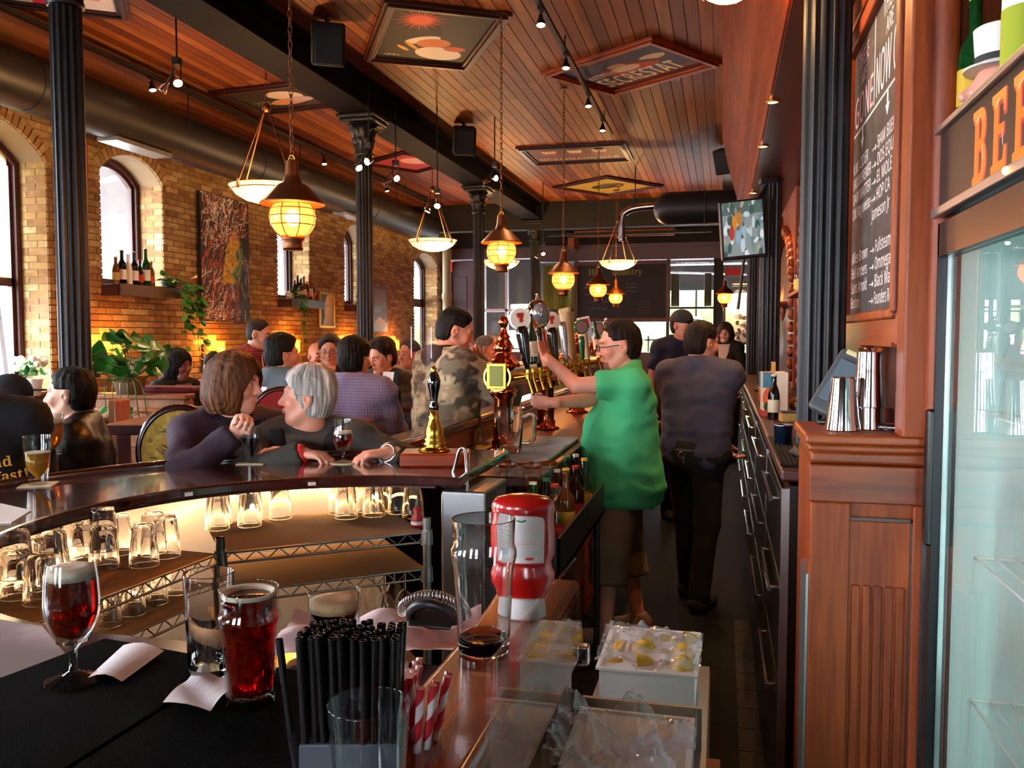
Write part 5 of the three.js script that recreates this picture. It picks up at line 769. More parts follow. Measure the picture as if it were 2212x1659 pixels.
// garnish station
{
  const s = thing('garnish_station', 'dark wooden garnish station with steel wells below the ledge', 'garnish station', [-.115, 0, -1.3]);
  obj('cabinet', box2(-.12, .1, 0, .93, -.5, .6), M.dark, s); obj('steel_liner', box2(-.118, .098, .93, .94, -.5, .58), M.satin, s); obj('divider', box2(-.11, .09, .94, 1.012, -.13, -.122), M.satin, s); for (let i = 0; i < 3; i++) obj('stepped_post', box2(.1 + i * .02, .12 + i * .02, 0, 1.0 - i * .07, .02 + i * .03, .2 + i * .03), M.mahogV, s);
  const bin = (z, label, d) => { const b = thing('garnish_bin', label, 'bin', [-.125, .941, z]); const f = (a, c, y0, y1, k) => { const g = new THREE.BoxGeometry(a, y1 - y0, c); const p = g.attributes.position; for (let i = 0; i < p.count; i++) if (p.getY(i) < 0) { p.setX(i, p.getX(i) * k); p.setZ(i, p.getZ(i) * k); } g.computeVertexNormals(); return g.translate(0, (y0 + y1) / 2, 0); }; const w = .17; obj('tub', [poly([[-w / 2, -d / 2], [w / 2, -d / 2], [w / 2, d / 2], [-w / 2, d / 2]], .085, .004, [[[-w / 2 + .006, -d / 2 + .006], [w / 2 - .006, -d / 2 + .006], [w / 2 - .006, d / 2 - .006], [-w / 2 + .006, d / 2 - .006]]]).rotateX(-PI / 2), box(w - .01, .004, d - .01, 0, .004, 0)], M.whitePl, b); obj('rim', poly([[-w / 2 - .006, -d / 2 - .006], [w / 2 + .006, -d / 2 - .006], [w / 2 + .006, d / 2 + .006], [-w / 2 - .006, d / 2 + .006]], .005, .001, [[[-w / 2 + .002, -d / 2 + .002], [w / 2 - .002, -d / 2 + .002], [w / 2 - .002, d / 2 - .002], [-w / 2 + .002, d / 2 - .002]]]).rotateX(-PI / 2).translate(0, .084, 0), M.whitePl, b); return b; };
  bin(-1.63, 'white plastic garnish bin of lemon wedges under cling film', .22); bin(-1.22, 'white plastic garnish bin under crumpled cling film nearest the ledge end', .24);
  const lemon = std('#c9a02a', { roughness: .5 }), lg = () => { const g = new THREE.SphereGeometry(.03, 14, 10, 0, PI); g.scale(1, .8, 1.15); return g; };
  for (let i = 0; i < 12; i++) { const o = tag(obj('lemon_wedge', [lg()], Object.assign(lemon.clone(), { side: 2 })), 'yellow lemon wedge lying in the white garnish bin', 'lemon wedge', 'lemon wedges'); o.position.set(-.185 + (i % 4) * .04, 1.006 + .008 * (i % 2), -1.7 + floor(i / 4) * .065); o.rotation.set(rr(0, 3), rr(0, 3), rr(0, 3)); }
  const film = phy('#f4f4f8', { transmission: .78, thickness: 0, roughness: .16, ior: 1.5, side: 2 });
  const wrap = (x, z, w, d, y, amp, sd, label) => { const n = 54, g = new THREE.PlaneGeometry(w, d, n, n).rotateX(-PI / 2), p = g.attributes.position; for (let i = 0; i < p.count; i++) { const u = p.getX(i), v = p.getZ(i), a = fbm(u * 20 + sd, v * 20, sd, 3) - .42, b = abs(fbm(u * 70, v * 70, sd + 4, 3) - .5); p.setY(i, max(0, amp * (a * 2.2) + amp * .9 * b) + rr(0, .0008)); } g.computeVertexNormals(); const o = tag(obj('cling_film', g.toNonIndexed(), film), label, 'cling film'); o.geometry.computeVertexNormals(); o.position.set(x, y, z); return o; };
  wrap(-.125, -1.63, .19, .23, 1.028, .026, 1, 'crinkled cling film over the lemon bin'); wrap(-.13, -1.2, .2, .25, 1.027, .05, 5, 'heap of crinkled cling film on the near garnish bin');
}
tag(obj('splash_panel', poly([[.72, 1.16], [1.27, 1.155], [1.2, 1.312], [.73, 1.335]], .004, .0008).rotateY(PI / 2).translate(-.203, 0, 0), M.pane), 'clear acrylic splash panel between ledge and garnish bins', 'splash panel');
{ const o = thing('panel_clip', 'small chrome clip holding the acrylic splash panel', 'clip', [-.2, 1.13, -1.27]); obj('clip', rbox(.02, .03, .02, .004, 0, .015, 0), M.chrome, o); obj('bracket', box2(-.04, .0, 0, .008, -.01, .01), M.chrome, o); }
// ---------- drinks on the far curve of the bar ----------
glassware('pint_glass', 'half-full pint of golden lager on the bar by the yellow-lettered shirt', 'beer glass', [-2.13, BT + .004, -2.29], [[.029, 0], [.031, .004], [.0345, .05], [.041, .125], [.0405, .135], [.042, .155]], { floor: .012, fill: .1, foam: .004, beer: lager });
glassware('pint_glass', 'pint of glowing amber beer held in front of the cap wearer', 'beer glass', [-2.46, BT + .03, -2.72], [[.029, 0], [.031, .004], [.0345, .05], [.041, .125], [.042, .155]], { floor: .012, fill: .115, foam: .02, beer: beer('#ff9a20', .06, '#f09030', .6) });
glassware('stout_glass', 'glass of black stout in front of the woman in purple', 'glass', [-1.718, BT + .004, -2.886], [[.029, 0], [.031, .004], [.036, .1], [.0365, .135]], { floor: .012, fill: .09, beer: stoutM });
glassware('snifter_glass', 'stemmed snifter of amber ale in front of the white-haired man', 'beer glass', [-1.384, BT + .003, -2.968], [[.033, 0], [.034, .002], [.018, .007], [.005, .012], [.005, .035], [.014, .045], [.033, .065], [.0395, .085], [.0375, .11], [.03, .135], [.0335, .162]], { floor: .048, fill: .108, foam: .01, beer: redAle });
tag(obj('coaster', rbox(.1, .003, .1, .001, -1.718, BT + .0018, -2.886, .3), lab('#cfc0a0')), 'square card coaster under the stout in front of the woman', 'coaster');
tag(obj('coaster', cyl(.05, .05, .0025, -1.384, BT + .0015, -2.968, 28), lab('#d8cbb0')), 'round card coaster under the snifter', 'coaster');
tag(obj('coaster', rbox(.1, .003, .1, .001, -2.13, BT + .0018, -2.29, .5), lab('#cfc0a0')), 'square card coaster under the golden lager', 'coaster');
tag(obj('menu_card', plan([[-1.99, -2.0], [-1.83, -1.94], [-1.76, -1.8], [-1.98, -1.72], [-2.08, -1.9]], BT + .0005, BT + .0035), M.white), 'pale paper menu card lying on the left curve of the bar', 'menu');
// ---------- people ----------
const headField = (fem) => (x, y, z) => {
  const ax = abs(x); let d = ell(x, y, z, 0, .035, -.014, .074, .086, .094);
  d = smin(d, ell(x, y, z, 0, -.035, .02, fem ? .054 : .058, .082, .068), .035); d = smin(d, hypot(x, y + .098, z - .058) - (fem ? .016 : .021), .035);
  d = smin(d, cap(ax, y, z, [.05, -.05, .0], [.03, -.09, .04], .016, .018), .03);
  d = smin(d, cap(ax, y, z, [.012, .027, .083], [.042, .025, .07], .01, .009), .016); d = smin(d, hypot(ax - .042, y + .025, z - .06) - .02, .025);
  d = smax(d, -(hypot(ax - .031, y - .004, z - .104) - .018), .014); d = smin(d, hypot(ax - .031, y - .003, z - .076) - .0125, .004);
  d = smin(d, cap(x, y, z, [0, .012, .086], [0, -.026, .107], .0075, .0115), .012); d = smin(d, hypot(ax - .011, y + .03, z - .096) - .0085, .008);
  d = smin(d, cap(ax, y, z, [0, -.0525, .0935], [.02, -.055, .08], .0062, .004), .006); d = smin(d, cap(ax, y, z, [0, -.063, .0915], [.017, -.061, .08], .0068, .004), .006); d = smax(d, -(cap(ax, y, z, [0, -.058, .102], [.022, -.057, .087], .0022, .0015)), .003);
  d = smin(d, max(ell(ax, y, z, .077, -.006, -.012, .011, .032, .02), -(hypot(ax - .09, y + .004, z + .006) - .012)), .008);
  return smin(d, cap(x, y, z, [0, -.05, -.02], [0, -.115, -.028], fem ? .046 : .053, fem ? .048 : .054), .03);
};
const headGeo = [0, 1].map((f) => field(headField(f), [-.1, -.2, -.12], [.1, .13, .125], .0042));
function paintHead(g, o) {
  const p = g.attributes.position, c = new Float32Array(p.count * 3), hb = o.brow ?? .3, bd = o.beard;
  for (let i = 0; i < p.count; i++) {
    const x = p.getX(i), y = p.getY(i), z = p.getZ(i), ax = abs(x); let r = 1, gg = 1, b = 1; const eye = hypot(ax - .031, y - .003);
    if (z > .06 && eye < .0125 && hypot(ax - .031, y - .003, z - .076) < .0142) { if (eye < .006) r = gg = b = .06; else { r = 1.1; gg = 1.35; b = 1.5; } if (abs(y - .003) > .0065) { r = .8; gg = .7; b = .65; } }
    else if (z > .06 && abs(y - .026 + (ax - .03) * (ax - .03) * 6) < .0055 && ax > .012 && ax < .05) { r = gg = b = hb; }
    else if (z > .07 && hypot(ax * .6, y + .058) < .0135) { r = .95; gg = .62; b = .6; }
    else if (bd && z > -.01 && y < -.03 && (bd > 1 ? (ax < .04 && (y < -.07 || (abs(y + .045) < .008 && ax < .03))) : true) && y > -.135) { const k = bd > 1 ? .35 : .78; r = k; gg = k * .9; b = k * .85; }
    else if (z > .04 && hypot(ax - .04, y + .022) < .028) { r = 1.02; gg = .9; b = .88; }
    c[i * 3] = r; c[i * 3 + 1] = gg; c[i * 3 + 2] = b;
  }
  g.setAttribute('color', new THREE.BufferAttribute(c, 3)); return g;
}
const skullD = (x, y, z, t) => smin(ell(x, y, z, 0, .035, -.014, .074 + t, .086 + t, .094 + t), ell(x, y, z, 0, -.02, -.035, .066 + t, .07 + t, .06 + t), .03);
const edge = (x, y, z) => .014 * (fbm(x * 55, y * 55, z * 55, 2) - .5) + .006 * (n3(x * 210, y * 60, z * 60) - .5);
const strand = (x, y, z, f) => .003 * (fbm(x * f, y * 25, z * f, 3) - .5) * 2 + .0012 * sin(x * 420 + 6 * n3(x * 30, y * 30, z * 30)) ;
const hairStyles = {
  short: [(x, y, z) => max(skullD(x, y, z, .011) + strand(x, y, z, 60), z * .857 - y * .515 - .012 - (y < .02 ? -.012 : 0) + edge(x, y, z), -.072 - y, (abs(x) > .066 && y < .028 && z > -.035) ? .004 : -1)],
  full: [(x, y, z) => { const t = .017 + .012 * smooth(.03, .1, y); return max(skullD(x, y, z, t) + strand(x, y, z, 45) * 1.6, z * .857 - y * .515 - .016 + edge(x, y, z), -.075 - y, (abs(x) > .07 && y < .022 && z > -.03) ? .004 : -1); }],
  buzz: [(x, y, z) => max(skullD(x, y, z, .005) + strand(x, y, z, 80) * .3, z * .857 - y * .515 - .01 + edge(x, y, z), -.06 - y, (abs(x) > .066 && y < .03 && z > -.03) ? .004 : -1)],
  ring: [(x, y, z) => max(skullD(x, y, z, .007) + strand(x, y, z, 60), z * .857 - y * .2 + .005, -.065 - y, y - .055, (abs(x) > .068 && y < .025 && z > -.03) ? .004 : -1)],
  swept: [(x, y, z) => { const t = .018 + .012 * smooth(.02, .11, y + z * .25); return max(skullD(x, y, z, t) + strand(x * .4, y, z * 2.2, 40) * 1.4, z * .857 - y * .515 - .02 - .012 * smooth(-.02, .06, x) + edge(x, y, z), -.08 - y, (abs(x) > .072 && y < .012 && z > -.04) ? .004 : -1); }],
  bob: [(x, y, z) => { let d = smin(skullD(x, y, z, .03), ell(x, y, z, 0, -.05, -.035, .112, .1, .1), .05); d += strand(x, y, z, 40) * 1.3 + .006 * (fbm(Math.atan2(x, z) * 5, y * 14, 2, 2) - .5); const face = max(ell(x, y, z, 0, -.04, .1, .06, .098, .08), -1); d = smax(d, -face, .012); return max(d, -.135 - y + .02 * n3(x * 30, 0, z * 30), (z - .112)); }],
  long: [(x, y, z) => { let d = smin(skullD(x, y, z, .022), cap(x, y, z, [0, -.02, -.05], [0, -.24, -.07], .1, .075), .05); d += strand(x, y, z, 30) * 2; d = smax(d, -ell(x, y, z, 0, -.05, .1, .058, .098, .085), .012); return max(d, -(hypot(x, z + .03) - .052 - (y < -.1 ? 0 : -1))); }],
};
T.hair = dataTex(512, 64, (u, v) => { const w = .012 * per(u * 6, v * 3, 6, 3, 2, 5), k = per(((u + w) % 1) * 90, v * 2, 90, 2, 2) * .6 + per(((u + w) % 1) * 30, v * 2, 30, 2, 2, 4) * .6, c = 255 * clamp(.15 + 1.25 * (k - .18)); return [c, c, c]; }, 1, 1);
const hairCache = {};
const hairGeo = (s) => hairCache[s] ??= field(hairStyles[s][0], [-.14, s === 'long' ? -.34 : -.16, -.17], [.14, .17, .13], s === 'bob' || s === 'swept' || s === 'full' || s === 'short' ? .0045 : .006);
// hands: wrist at the origin, fingers along +y, palm towards +z, thumb on +x (right hand)
function handGeo(pose) {
  const curl = { flat: [.25, .3, .2], relax: [.5, .6, .4], grip: [1.05, 1.15, .7], fist: [1.35, 1.5, .9], pinch: [.85, .75, .4] }[pose], bones = [];
  [[.028, .084, .042, .025, .019, .0085], [.0095, .089, .046, .029, .02, .0088], [-.009, .086, .043, .027, .019, .0083], [-.026, .077, .034, .02, .017, .0074]].forEach(([x, y, a, b, c, r], k) => {
    let p = [x, y, 0], an = 0; const kk = pose === 'pinch' && k > 1 ? 1.25 : 1; bones.push([[x * .55, .008, 0], p, .0145, r + .002]);
    [a, b, c].forEach((L, i) => { an += curl[i] * kk * (1 + .06 * k); const q = [p[0] + (k - 1.4) * -.0015, p[1] + L * cos(an), p[2] + L * sin(an)]; bones.push([p, q, r * (1 - .07 * i), r * (.93 - .09 * i)]); p = q; });
  });
  const th = { flat: [[.05, .056, .012], [.062, .082, .018]], relax: [[.048, .054, .02], [.054, .08, .034]], grip: [[.044, .05, .034], [.03, .07, .055]], fist: [[.04, .05, .034], [.018, .068, .042]], pinch: [[.044, .05, .034], [.036, .078, .056]] }[pose];
  bones.push([[.014, .014, .004], [.03, .03, .01], .015, .0145], [[.03, .03, .01], th[0], .0135, .0105], [th[0], th[1], .0105, .0085], [[0, -.04, 0], [0, .01, 0], .0265, .025]);
  return field((x, y, z) => { let d = 1; for (const [a, b, r, s] of bones) d = smin(d, cap(x, y, z, a, b, r, s), .007); return smin(d, ell(x, y, z, 0, .048, 0, .036, .045, .0155), .012); }, [-.07, -.06, -.05], [.085, .2, .12], .0042);
}
const handCache = {};
function hand(pose, left, at, dir, palm) {
  const g = (handCache[pose] ??= handGeo(pose)).clone(); if (left) { g.scale(-1, 1, 1); const ix = g.index.array; for (let i = 0; i < ix.length; i += 3) { const t = ix[i]; ix[i] = ix[i + 1]; ix[i + 1] = t; } g.computeVertexNormals(); }
  const y = V(...dir).normalize(), z = V(...palm); z.addScaledVector(y, -z.dot(y)).normalize(); const x = y.clone().cross(z); g.scale(.92, .92, .92); return g.applyMatrix4(new THREE.Matrix4().makeBasis(x, y, z).setPosition(...at));
}
const add = (a, b, k = 1) => [a[0] + b[0] * k, a[1] + b[1] * k, a[2] + b[2] * k], sub = (a, b) => add(a, b, -1), len = (a) => hypot(...a), unit = (a) => { const l = len(a) || 1; return a.map((v) => v / l); }, lerp3 = (a, b, t) => a.map((v, i) => mix(v, b[i], t));
function ik(sh, h, pole, a, b) { const d0 = sub(h, sh); let L = len(d0); const u = unit(d0); L = min(L, (a + b) * .985); const wr = add(sh, u, L), x = (a * a - b * b + L * L) / (2 * L), hgt = sqrt(max(a * a - x * x, 0)); let p = sub(pole, sh); const k = p[0] * u[0] + p[1] * u[1] + p[2] * u[2]; p = unit(add(p, u, -k)); return [add(add(sh, u, x), p, hgt), wr]; }
const camoCol = [[.30, .25, .15], [.115, .1, .065], [.05, .04, .03], [.44, .37, .24]];
function person(o) {
  const s = o.s ?? 1, yaw = o.yaw, F = [sin(yaw), 0, cos(yaw)], Lf = [cos(yaw), 0, -sin(yaw)], Hc = o.head, fem = !!o.fem, W = o.build ?? 1;
  const fl = o.floor ?? 0, base = [Hc[0], fl, Hc[2]], lean = o.lean ?? .04;
  const g = thing('person', o.label, 'person', base), loc = (p) => sub(p, base);
  const N = add(add(Hc, [0, -.142 * s, 0]), F, -(o.neck ?? .035));
  const sw = (fem ? .155 : .18) * s * (o.shoulders ?? 1), sh = [1, -1].map((k) => add(add(N, Lf, k * sw), [0, -.05 * s, 0]));
  const py = o.stand ? fl + .93 * s : (o.pelvis ?? Hc[1] - .64 * s), P = [N[0] - F[0] * lean, py, N[2] - F[2] * lean];
  const C = lerp3(N, P, .3), Wt = lerp3(N, P, .66), hw = .088 * s;
  const hips = [1, -1].map((k) => add(P, Lf, k * hw)), A = .29 * s, B = .25 * s;
  const armSpec = [o.L, o.R].map((a, i) => a ?? (o.stand ? { h: add(add(sh[i], [0, -.52 * s, 0]), add(F.map((v) => v * .06), Lf, (i ? -1 : 1) * .07)), pose: 'relax' } : { h: add(add(N, F, .33), add([0, -.33, 0], Lf, (i ? -1 : 1) * .12)), pose: 'flat' }));
  const arms = armSpec.map((a, i) => { const k = i ? -1 : 1, pole = a.pole ?? add(add(sh[i], [0, -.5, 0]), add(F.map((v) => v * -.25), Lf, k * .35)), [el, wr] = ik(sh[i], a.h, pole, A, B); return { sh: sh[i], el, wr, ...a }; });
  const legs = hips.map((h, i) => { const k = i ? -1 : 1; if (o.stand) { const st = (o.stride ?? 0) * k; const kn = add(add(h, [0, -.42 * s, 0]), add(F.map((v) => v * (.03 + st * .5)), Lf, k * .01)); const an = [kn[0] + F[0] * (st * .5 - .03), fl + .085, kn[2] + F[2] * (st * .5 - .03)]; return { h, kn, an }; } const kn = add(add(h, F, .25 * s), add([0, -.31 * s, 0], Lf, k * .05)), an = [kn[0] + F[0] * .02, max(fl + .085, kn[1] - .43 * s), kn[2] + F[2] * .02]; return { h, kn, an }; });
  const N2 = add(N, [0, .02, 0]), TB = [[sh[0], sh[1], .055 * s, .055 * s, .001], [N2, sh[0], .052 * s, .054 * s, .06], [N2, sh[1], .052 * s, .054 * s, .06]];
  for (const k of [1, -1]) { const c = add(C, Lf, k * (fem ? .068 : .085) * s * W), w = add(Wt, Lf, k * (fem ? .045 : .065) * s * W), h = add(P, Lf, k * .07 * s * W); TB.push([c, w, (fem ? .092 : .105) * s * W, .098 * s * W, .06], [w, h, .098 * s * W, .108 * s * W, .05]); }
  if (fem) for (const k of [1, -1]) { const c = add(add(C, F, .085 * s), add([0, -.045, 0], Lf, k * .06)); TB.push([c, add(c, [0, .001, 0]), .048, .048, .05]); }
  const bq = o.belly && add(Wt, F, .055 * o.belly);
  const torso = (x, y, z, i) => { let d = 9; for (const t of TB) d = smin(d, cap(x, y, z, t[0], t[1], t[2] + i, t[3] + i), t[4]); if (bq) d = smin(d, hypot(x - bq[0], (y - bq[1] + .02) * .85, z - bq[2]) - .155 * o.belly * s - i, .09); return d; };
  const nk = add(Hc, F, -.02); legs.forEach((l) => { const dy = l.an[1] - fl - .085; l.f0 = [l.an[0] - F[0] * .03, fl + .04 + dy, l.an[2] - F[2] * .03]; l.f1 = [l.an[0] + F[0] * .14, fl + .03 + dy, l.an[2] + F[2] * .14]; });
  const bf = (x, y, z) => {
    let d = torso(x, y, z, 0); d = smin(d, cap(x, y, z, N, nk, .055 * s, .05 * s), .03);
    for (const a of arms) d = smin(d, min(cap(x, y, z, a.sh, a.el, .05 * s * W, .041 * s), cap(x, y, z, a.el, a.wr, .041 * s, .0275 * s)), .02);
    for (const l of legs) { let e = smin(cap(x, y, z, l.h, l.kn, .082 * s, .055 * s), cap(x, y, z, l.kn, l.an, .053 * s, .036 * s), .03); e = smin(e, cap(x, y, z, l.f0, l.f1, .034, .028), .03); d = smin(d, e, .03); }
    return d;
  };
  const pts = [Hc, N, P, ...arms.flatMap((a) => [a.sh, a.el, a.wr]), ...legs.flatMap((l) => [l.h, l.kn, l.an, add(l.an, F, .18)])], lo = [0, 1, 2].map((k) => min(...pts.map((p) => p[k])) - .26), hi = [0, 1, 2].map((k) => max(...pts.map((p) => p[k])) + .26); lo[1] = max(lo[1], fl + .004);
  const cell = o.cell ?? .02, toLocal = (q) => q.translate(-base[0], -base[1], -base[2]);
  // head
  const hy = o.hy ?? yaw, hp = o.hp ?? 0, hr = o.hr ?? 0, hm = new THREE.Matrix4().makeRotationFromEuler(new THREE.Euler(hp, hy, hr, 'YXZ')).setPosition(...Hc).multiply(new THREE.Matrix4().makeScale(s * (o.hs ?? 1), s * (o.hs ?? 1), s * (o.hs ?? 1)));
  const hg = paintHead(headGeo[+fem].clone(), o).applyMatrix4(hm);
  const hands = arms.map((a, i) => hand(a.pose ?? 'relax', i === 0, a.wr, a.dir ?? sub(a.wr, a.el), a.palm ?? (a.pose === 'flat' ? [0, -1, 0] : add(F.map((v) => v * .2), Lf, i ? 1 : -1)))); hands.forEach((q) => { if (fem) q.scale(1, 1, 1); });
  const skin = std(o.skin ?? '#cf9478', { roughness: .5, vertexColors: true });
  obj('body', toLocal(flat([field(bf, lo, hi, cell), hg, ...hands])), skin, g);
  // clothes
  const T0 = o.top, inf = T0.inf ?? .012, Nc = add(N, [0, T0.neck ?? .066, 0]), hem = o.stand ? py - (T0.hem ?? .12) * s : py - .1;
  arms.forEach((a) => { a.q = T0.sleeve === 'short' ? lerp3(a.sh, a.el, .66) : lerp3(a.el, a.wr, .97); a.u = unit(T0.sleeve === 'short' ? sub(a.el, a.sh) : sub(a.wr, a.el)); });
  const P8 = add(P, [0, -.08, 0]), c0 = add(N, [0, -.03, 0]), c1 = add(N, [0, .03, 0]);
  const tf = (x, y, z) => {
    let d = torso(x, y, z, inf); if (T0.loose) d = smin(d, cap(x, y, z, Wt, P8, .13 * W, .17 * W * T0.loose), .08);
    d = max(d, y - Nc[1] + .7 * max(0, (x - N[0]) * F[0] + (z - N[2]) * F[2]), hem - y);
    if (T0.collar) d = min(d, max(cap(x, y, z, c0, c1, .074 * s, .068 * s), y - N[1] - .045 + .5 * ((x - N[0]) * F[0] + (z - N[2]) * F[2])));
    if (T0.hood) d = smin(d, max(cap(x, y, z, add(add(N, Lf, .08), F, -.04), add(add(N, Lf, -.08), F, -.04), .065, .065), -(hypot(x - N[0], z - N[2]) - .06)), .03);
    for (const a of arms) { let e; if (T0.sleeve === 'short') { const q = a.q, u = a.u; e = max(cap(x, y, z, a.sh, a.el, .062 * s * W + inf * .6, .068 * s), (x - q[0]) * u[0] + (y - q[1]) * u[1] + (z - q[2]) * u[2]); } else { const q = a.q, u = a.u; e = smin(cap(x, y, z, a.sh, a.el, .053 * s + inf * 1.1, .046 * s + inf), max(cap(x, y, z, a.el, a.wr, .046 * s + inf, .032 * s + inf * .9), (x - q[0]) * u[0] + (y - q[1]) * u[1] + (z - q[2]) * u[2]), .02); } d = smin(d, e, .022); }
    if (d > .03 || d < -.03) return d; return d + (T0.wr ?? .007) * (fbm(x * 11, y * 9, z * 11, 2) - .5) + .009 * (abs(fbm(x * 20 + y * 6, y * 13 - x * 5, z * 20, 2) - .5) * 2 - .3) + .003 * sin(y * 60 + 8 * n3(x * 9, y * 7, z * 9));
  };
  const tg = field(tf, [lo[0], max(lo[1], hem - .05), lo[2]], hi, o.cell ?? .014); let tm = T0.m;
  if (T0.camo) { const p = tg.attributes.position, c = new Float32Array(p.count * 3); for (let i = 0; i < p.count; i++) { const x = p.getX(i), y = p.getY(i), z = p.getZ(i), a = fbm(x * 9, y * 13, z * 9, 3), b = fbm(x * 11 + 7, y * 15, z * 11, 3), q = a > .56 ? (b > .52 ? 2 : 1) : b > .57 ? 0 : b < .43 ? 1 : a < .45 ? 3 : 0; c.set(camoCol[q], i * 3); } tg.setAttribute('color', new THREE.BufferAttribute(c, 3)); }
  const tobj = obj(T0.name ?? 'shirt', toLocal(tg), tm, g);
  if (T0.inner) { const vf = (x, y, z) => { const q = (x - N[0]) * F[0] + (z - N[2]) * F[2], l = (x - N[0]) * Lf[0] + (z - N[2]) * Lf[2]; return max(torso(x, y, z, inf + .006), y - N[1] - .03 - .3 * -q, -(y - N[1] + .34), abs(l) - .015 - .22 * max(0, y - N[1] + .34), .03 - q); }; obj('inner_shirt', toLocal(field(vf, [lo[0], N[1] - .4, lo[2]], hi, .011)), T0.inner, g); }
  if (T0.lapel) { const vf = (x, y, z) => { const q = (x - N[0]) * F[0] + (z - N[2]) * F[2], l = (x - N[0]) * Lf[0] + (z - N[2]) * Lf[2], e = .015 + .22 * max(0, y - N[1] + .34); return max(torso(x, y, z, inf + .011), y - N[1] - .04 + .2 * q, -(y - N[1] + .3), abs(abs(l) - e - .028) - .028, .0 - q); }; obj('lapels', toLocal(field(vf, [lo[0], N[1] - .4, lo[2]], hi, .011)), T0.lapel, g); }
  if (o.pants) { const short = o.pants.short, P1 = add(P, [0, .1, 0]); legs.forEach((l) => { l.s = lerp3(l.kn, l.an, .45); l.c = lerp3(l.kn, l.an, .42); }); const pf = (x, y, z) => { let d = cap(x, y, z, hips[0], hips[1], .122 * s * W, .122 * s * W); d = smin(d, cap(x, y, z, P1, P, .12 * W, .12 * W), .05); for (const l of legs) { let e = smin(cap(x, y, z, l.h, l.kn, .1 * s, .08 * s * (short ? 1.35 : 1)), short ? cap(x, y, z, l.kn, l.s, .1 * s, .105 * s) : cap(x, y, z, l.kn, l.an, .075 * s, .062 * s), .03); if (short) e = max(e, l.c[1] - y); else e = max(e, l.an[1] - .03 - y); d = smin(d, e, .02); } return max(d, y - P[1] - .08) + .008 * (fbm(x * 12, y * 8, z * 12, 2) - .5); }; obj('trousers', toLocal(field(pf, lo, hi, .016)), o.pants.m, g); }
  if (o.shoes) legs.forEach((l) => obj('shoe', toLocal(field((x, y, z) => max(smin(cap(x, y, z, [l.an[0] - F[0] * .03, fl + .045, l.an[2] - F[2] * .03], [l.an[0] + F[0] * .16, fl + .035, l.an[2] + F[2] * .16], .05, .042), cap(x, y, z, l.an, add(l.an, [0, -.04, 0]), .048, .05), .03), fl + .003 - y, y - fl - .11), [l.an[0] - .25, fl, l.an[2] - .25], [l.an[0] + .25, fl + .16, l.an[2] + .25], .01)), o.shoes, g));
  // hair and what is worn on the head
  const onHead = (name, q, m) => obj(name, toLocal(q.applyMatrix4(hm)), m, g);
  if (o.hair) { const q = hairGeo(o.hair).clone(), p = q.attributes.position, c = new Float32Array(p.count * 3), uv = new Float32Array(p.count * 2); for (let i = 0; i < p.count; i++) { const x = p.getX(i), y = p.getY(i), z = p.getZ(i), k = .55 + .9 * fbm(Math.atan2(x, z + .02) * 16, y * 9, 1, 3) * (.7 + .6 * n3(x * 90, y * 14, z * 90)); c.set([k, k, k].map((t) => .6 + .7 * t), i * 3); uv[i * 2] = Math.atan2(x, z + .02) / (2 * PI) + .5 + y * .35 * (o.sweep ?? .3); uv[i * 2 + 1] = y * 3 + hypot(x, z) * 2; } q.setAttribute('color', new THREE.BufferAttribute(c, 3)); q.setAttribute('uv', new THREE.BufferAttribute(uv, 2)); onHead('hair', q, phy(o.hairColor ?? '#1c1310', { roughness: .62, specularIntensity: .4, vertexColors: true, map: T.hair, bumpMap: T.hair, bumpScale: .004 })); }
  if (o.glasses) onHead('glasses', flat([...[-1, 1].flatMap((k) => [tor(.02, .0022, k * .031, .002, .106, k * .2, 0, 0, 6, 22).scale(1, .8, 1), rod([k * .051, .004, .1], [k * .079, .006, -.01], .0022, 6)]), rod([-.012, .004, .109], [.012, .004, .109], .002, 6)]), o.glasses);
  if (o.cap) { const cg = field((x, y, z) => max(skullD(x, y, z, .016), .028 - y - .15 * (z + .02)), [-.12, -.02, -.13], [.12, .15, .12], .006); onHead('cap_crown', cg, o.cap); const v = new THREE.CylinderGeometry(.085, .088, .006, 24, 1, false, -1.15, 2.3); v.scale(.95, 1, 1.15); onHead('cap_visor', v.translate(0, .045, .07), o.cap); }
  (o.more ?? []).forEach((f) => f(g, { N, F, Lf, C, P, W: Wt, arms, hm, toLocal, sh, base }));
  return g;
}
const cloth = (c, o = {}) => std(c, { roughness: .9, bumpMap: T.fine, bumpScale: .0008, ...o });
const cl = (c, o) => metres(cloth(c, o));
const darkHair = '#15100d', jean = cl('#2c4668'), blackCloth = cl('#0e0e12'), navyCloth = cl('#11141f');
const onBack = (name, w, h, m, dy = -.02, dl = 0) => (g, q) => { const c = add(add(q.C, q.Lf, dl), [0, dy, 0]), n = q.F.map((v) => -v); const p = add(c, n, .142); const geo = rbox(w, h, .004, .002, 0, 0, 0, Math.atan2(n[0], n[2])); obj(name, geo.translate(p[0] - q.base[0], p[1] - q.base[1], p[2] - q.base[2]), m, g); };
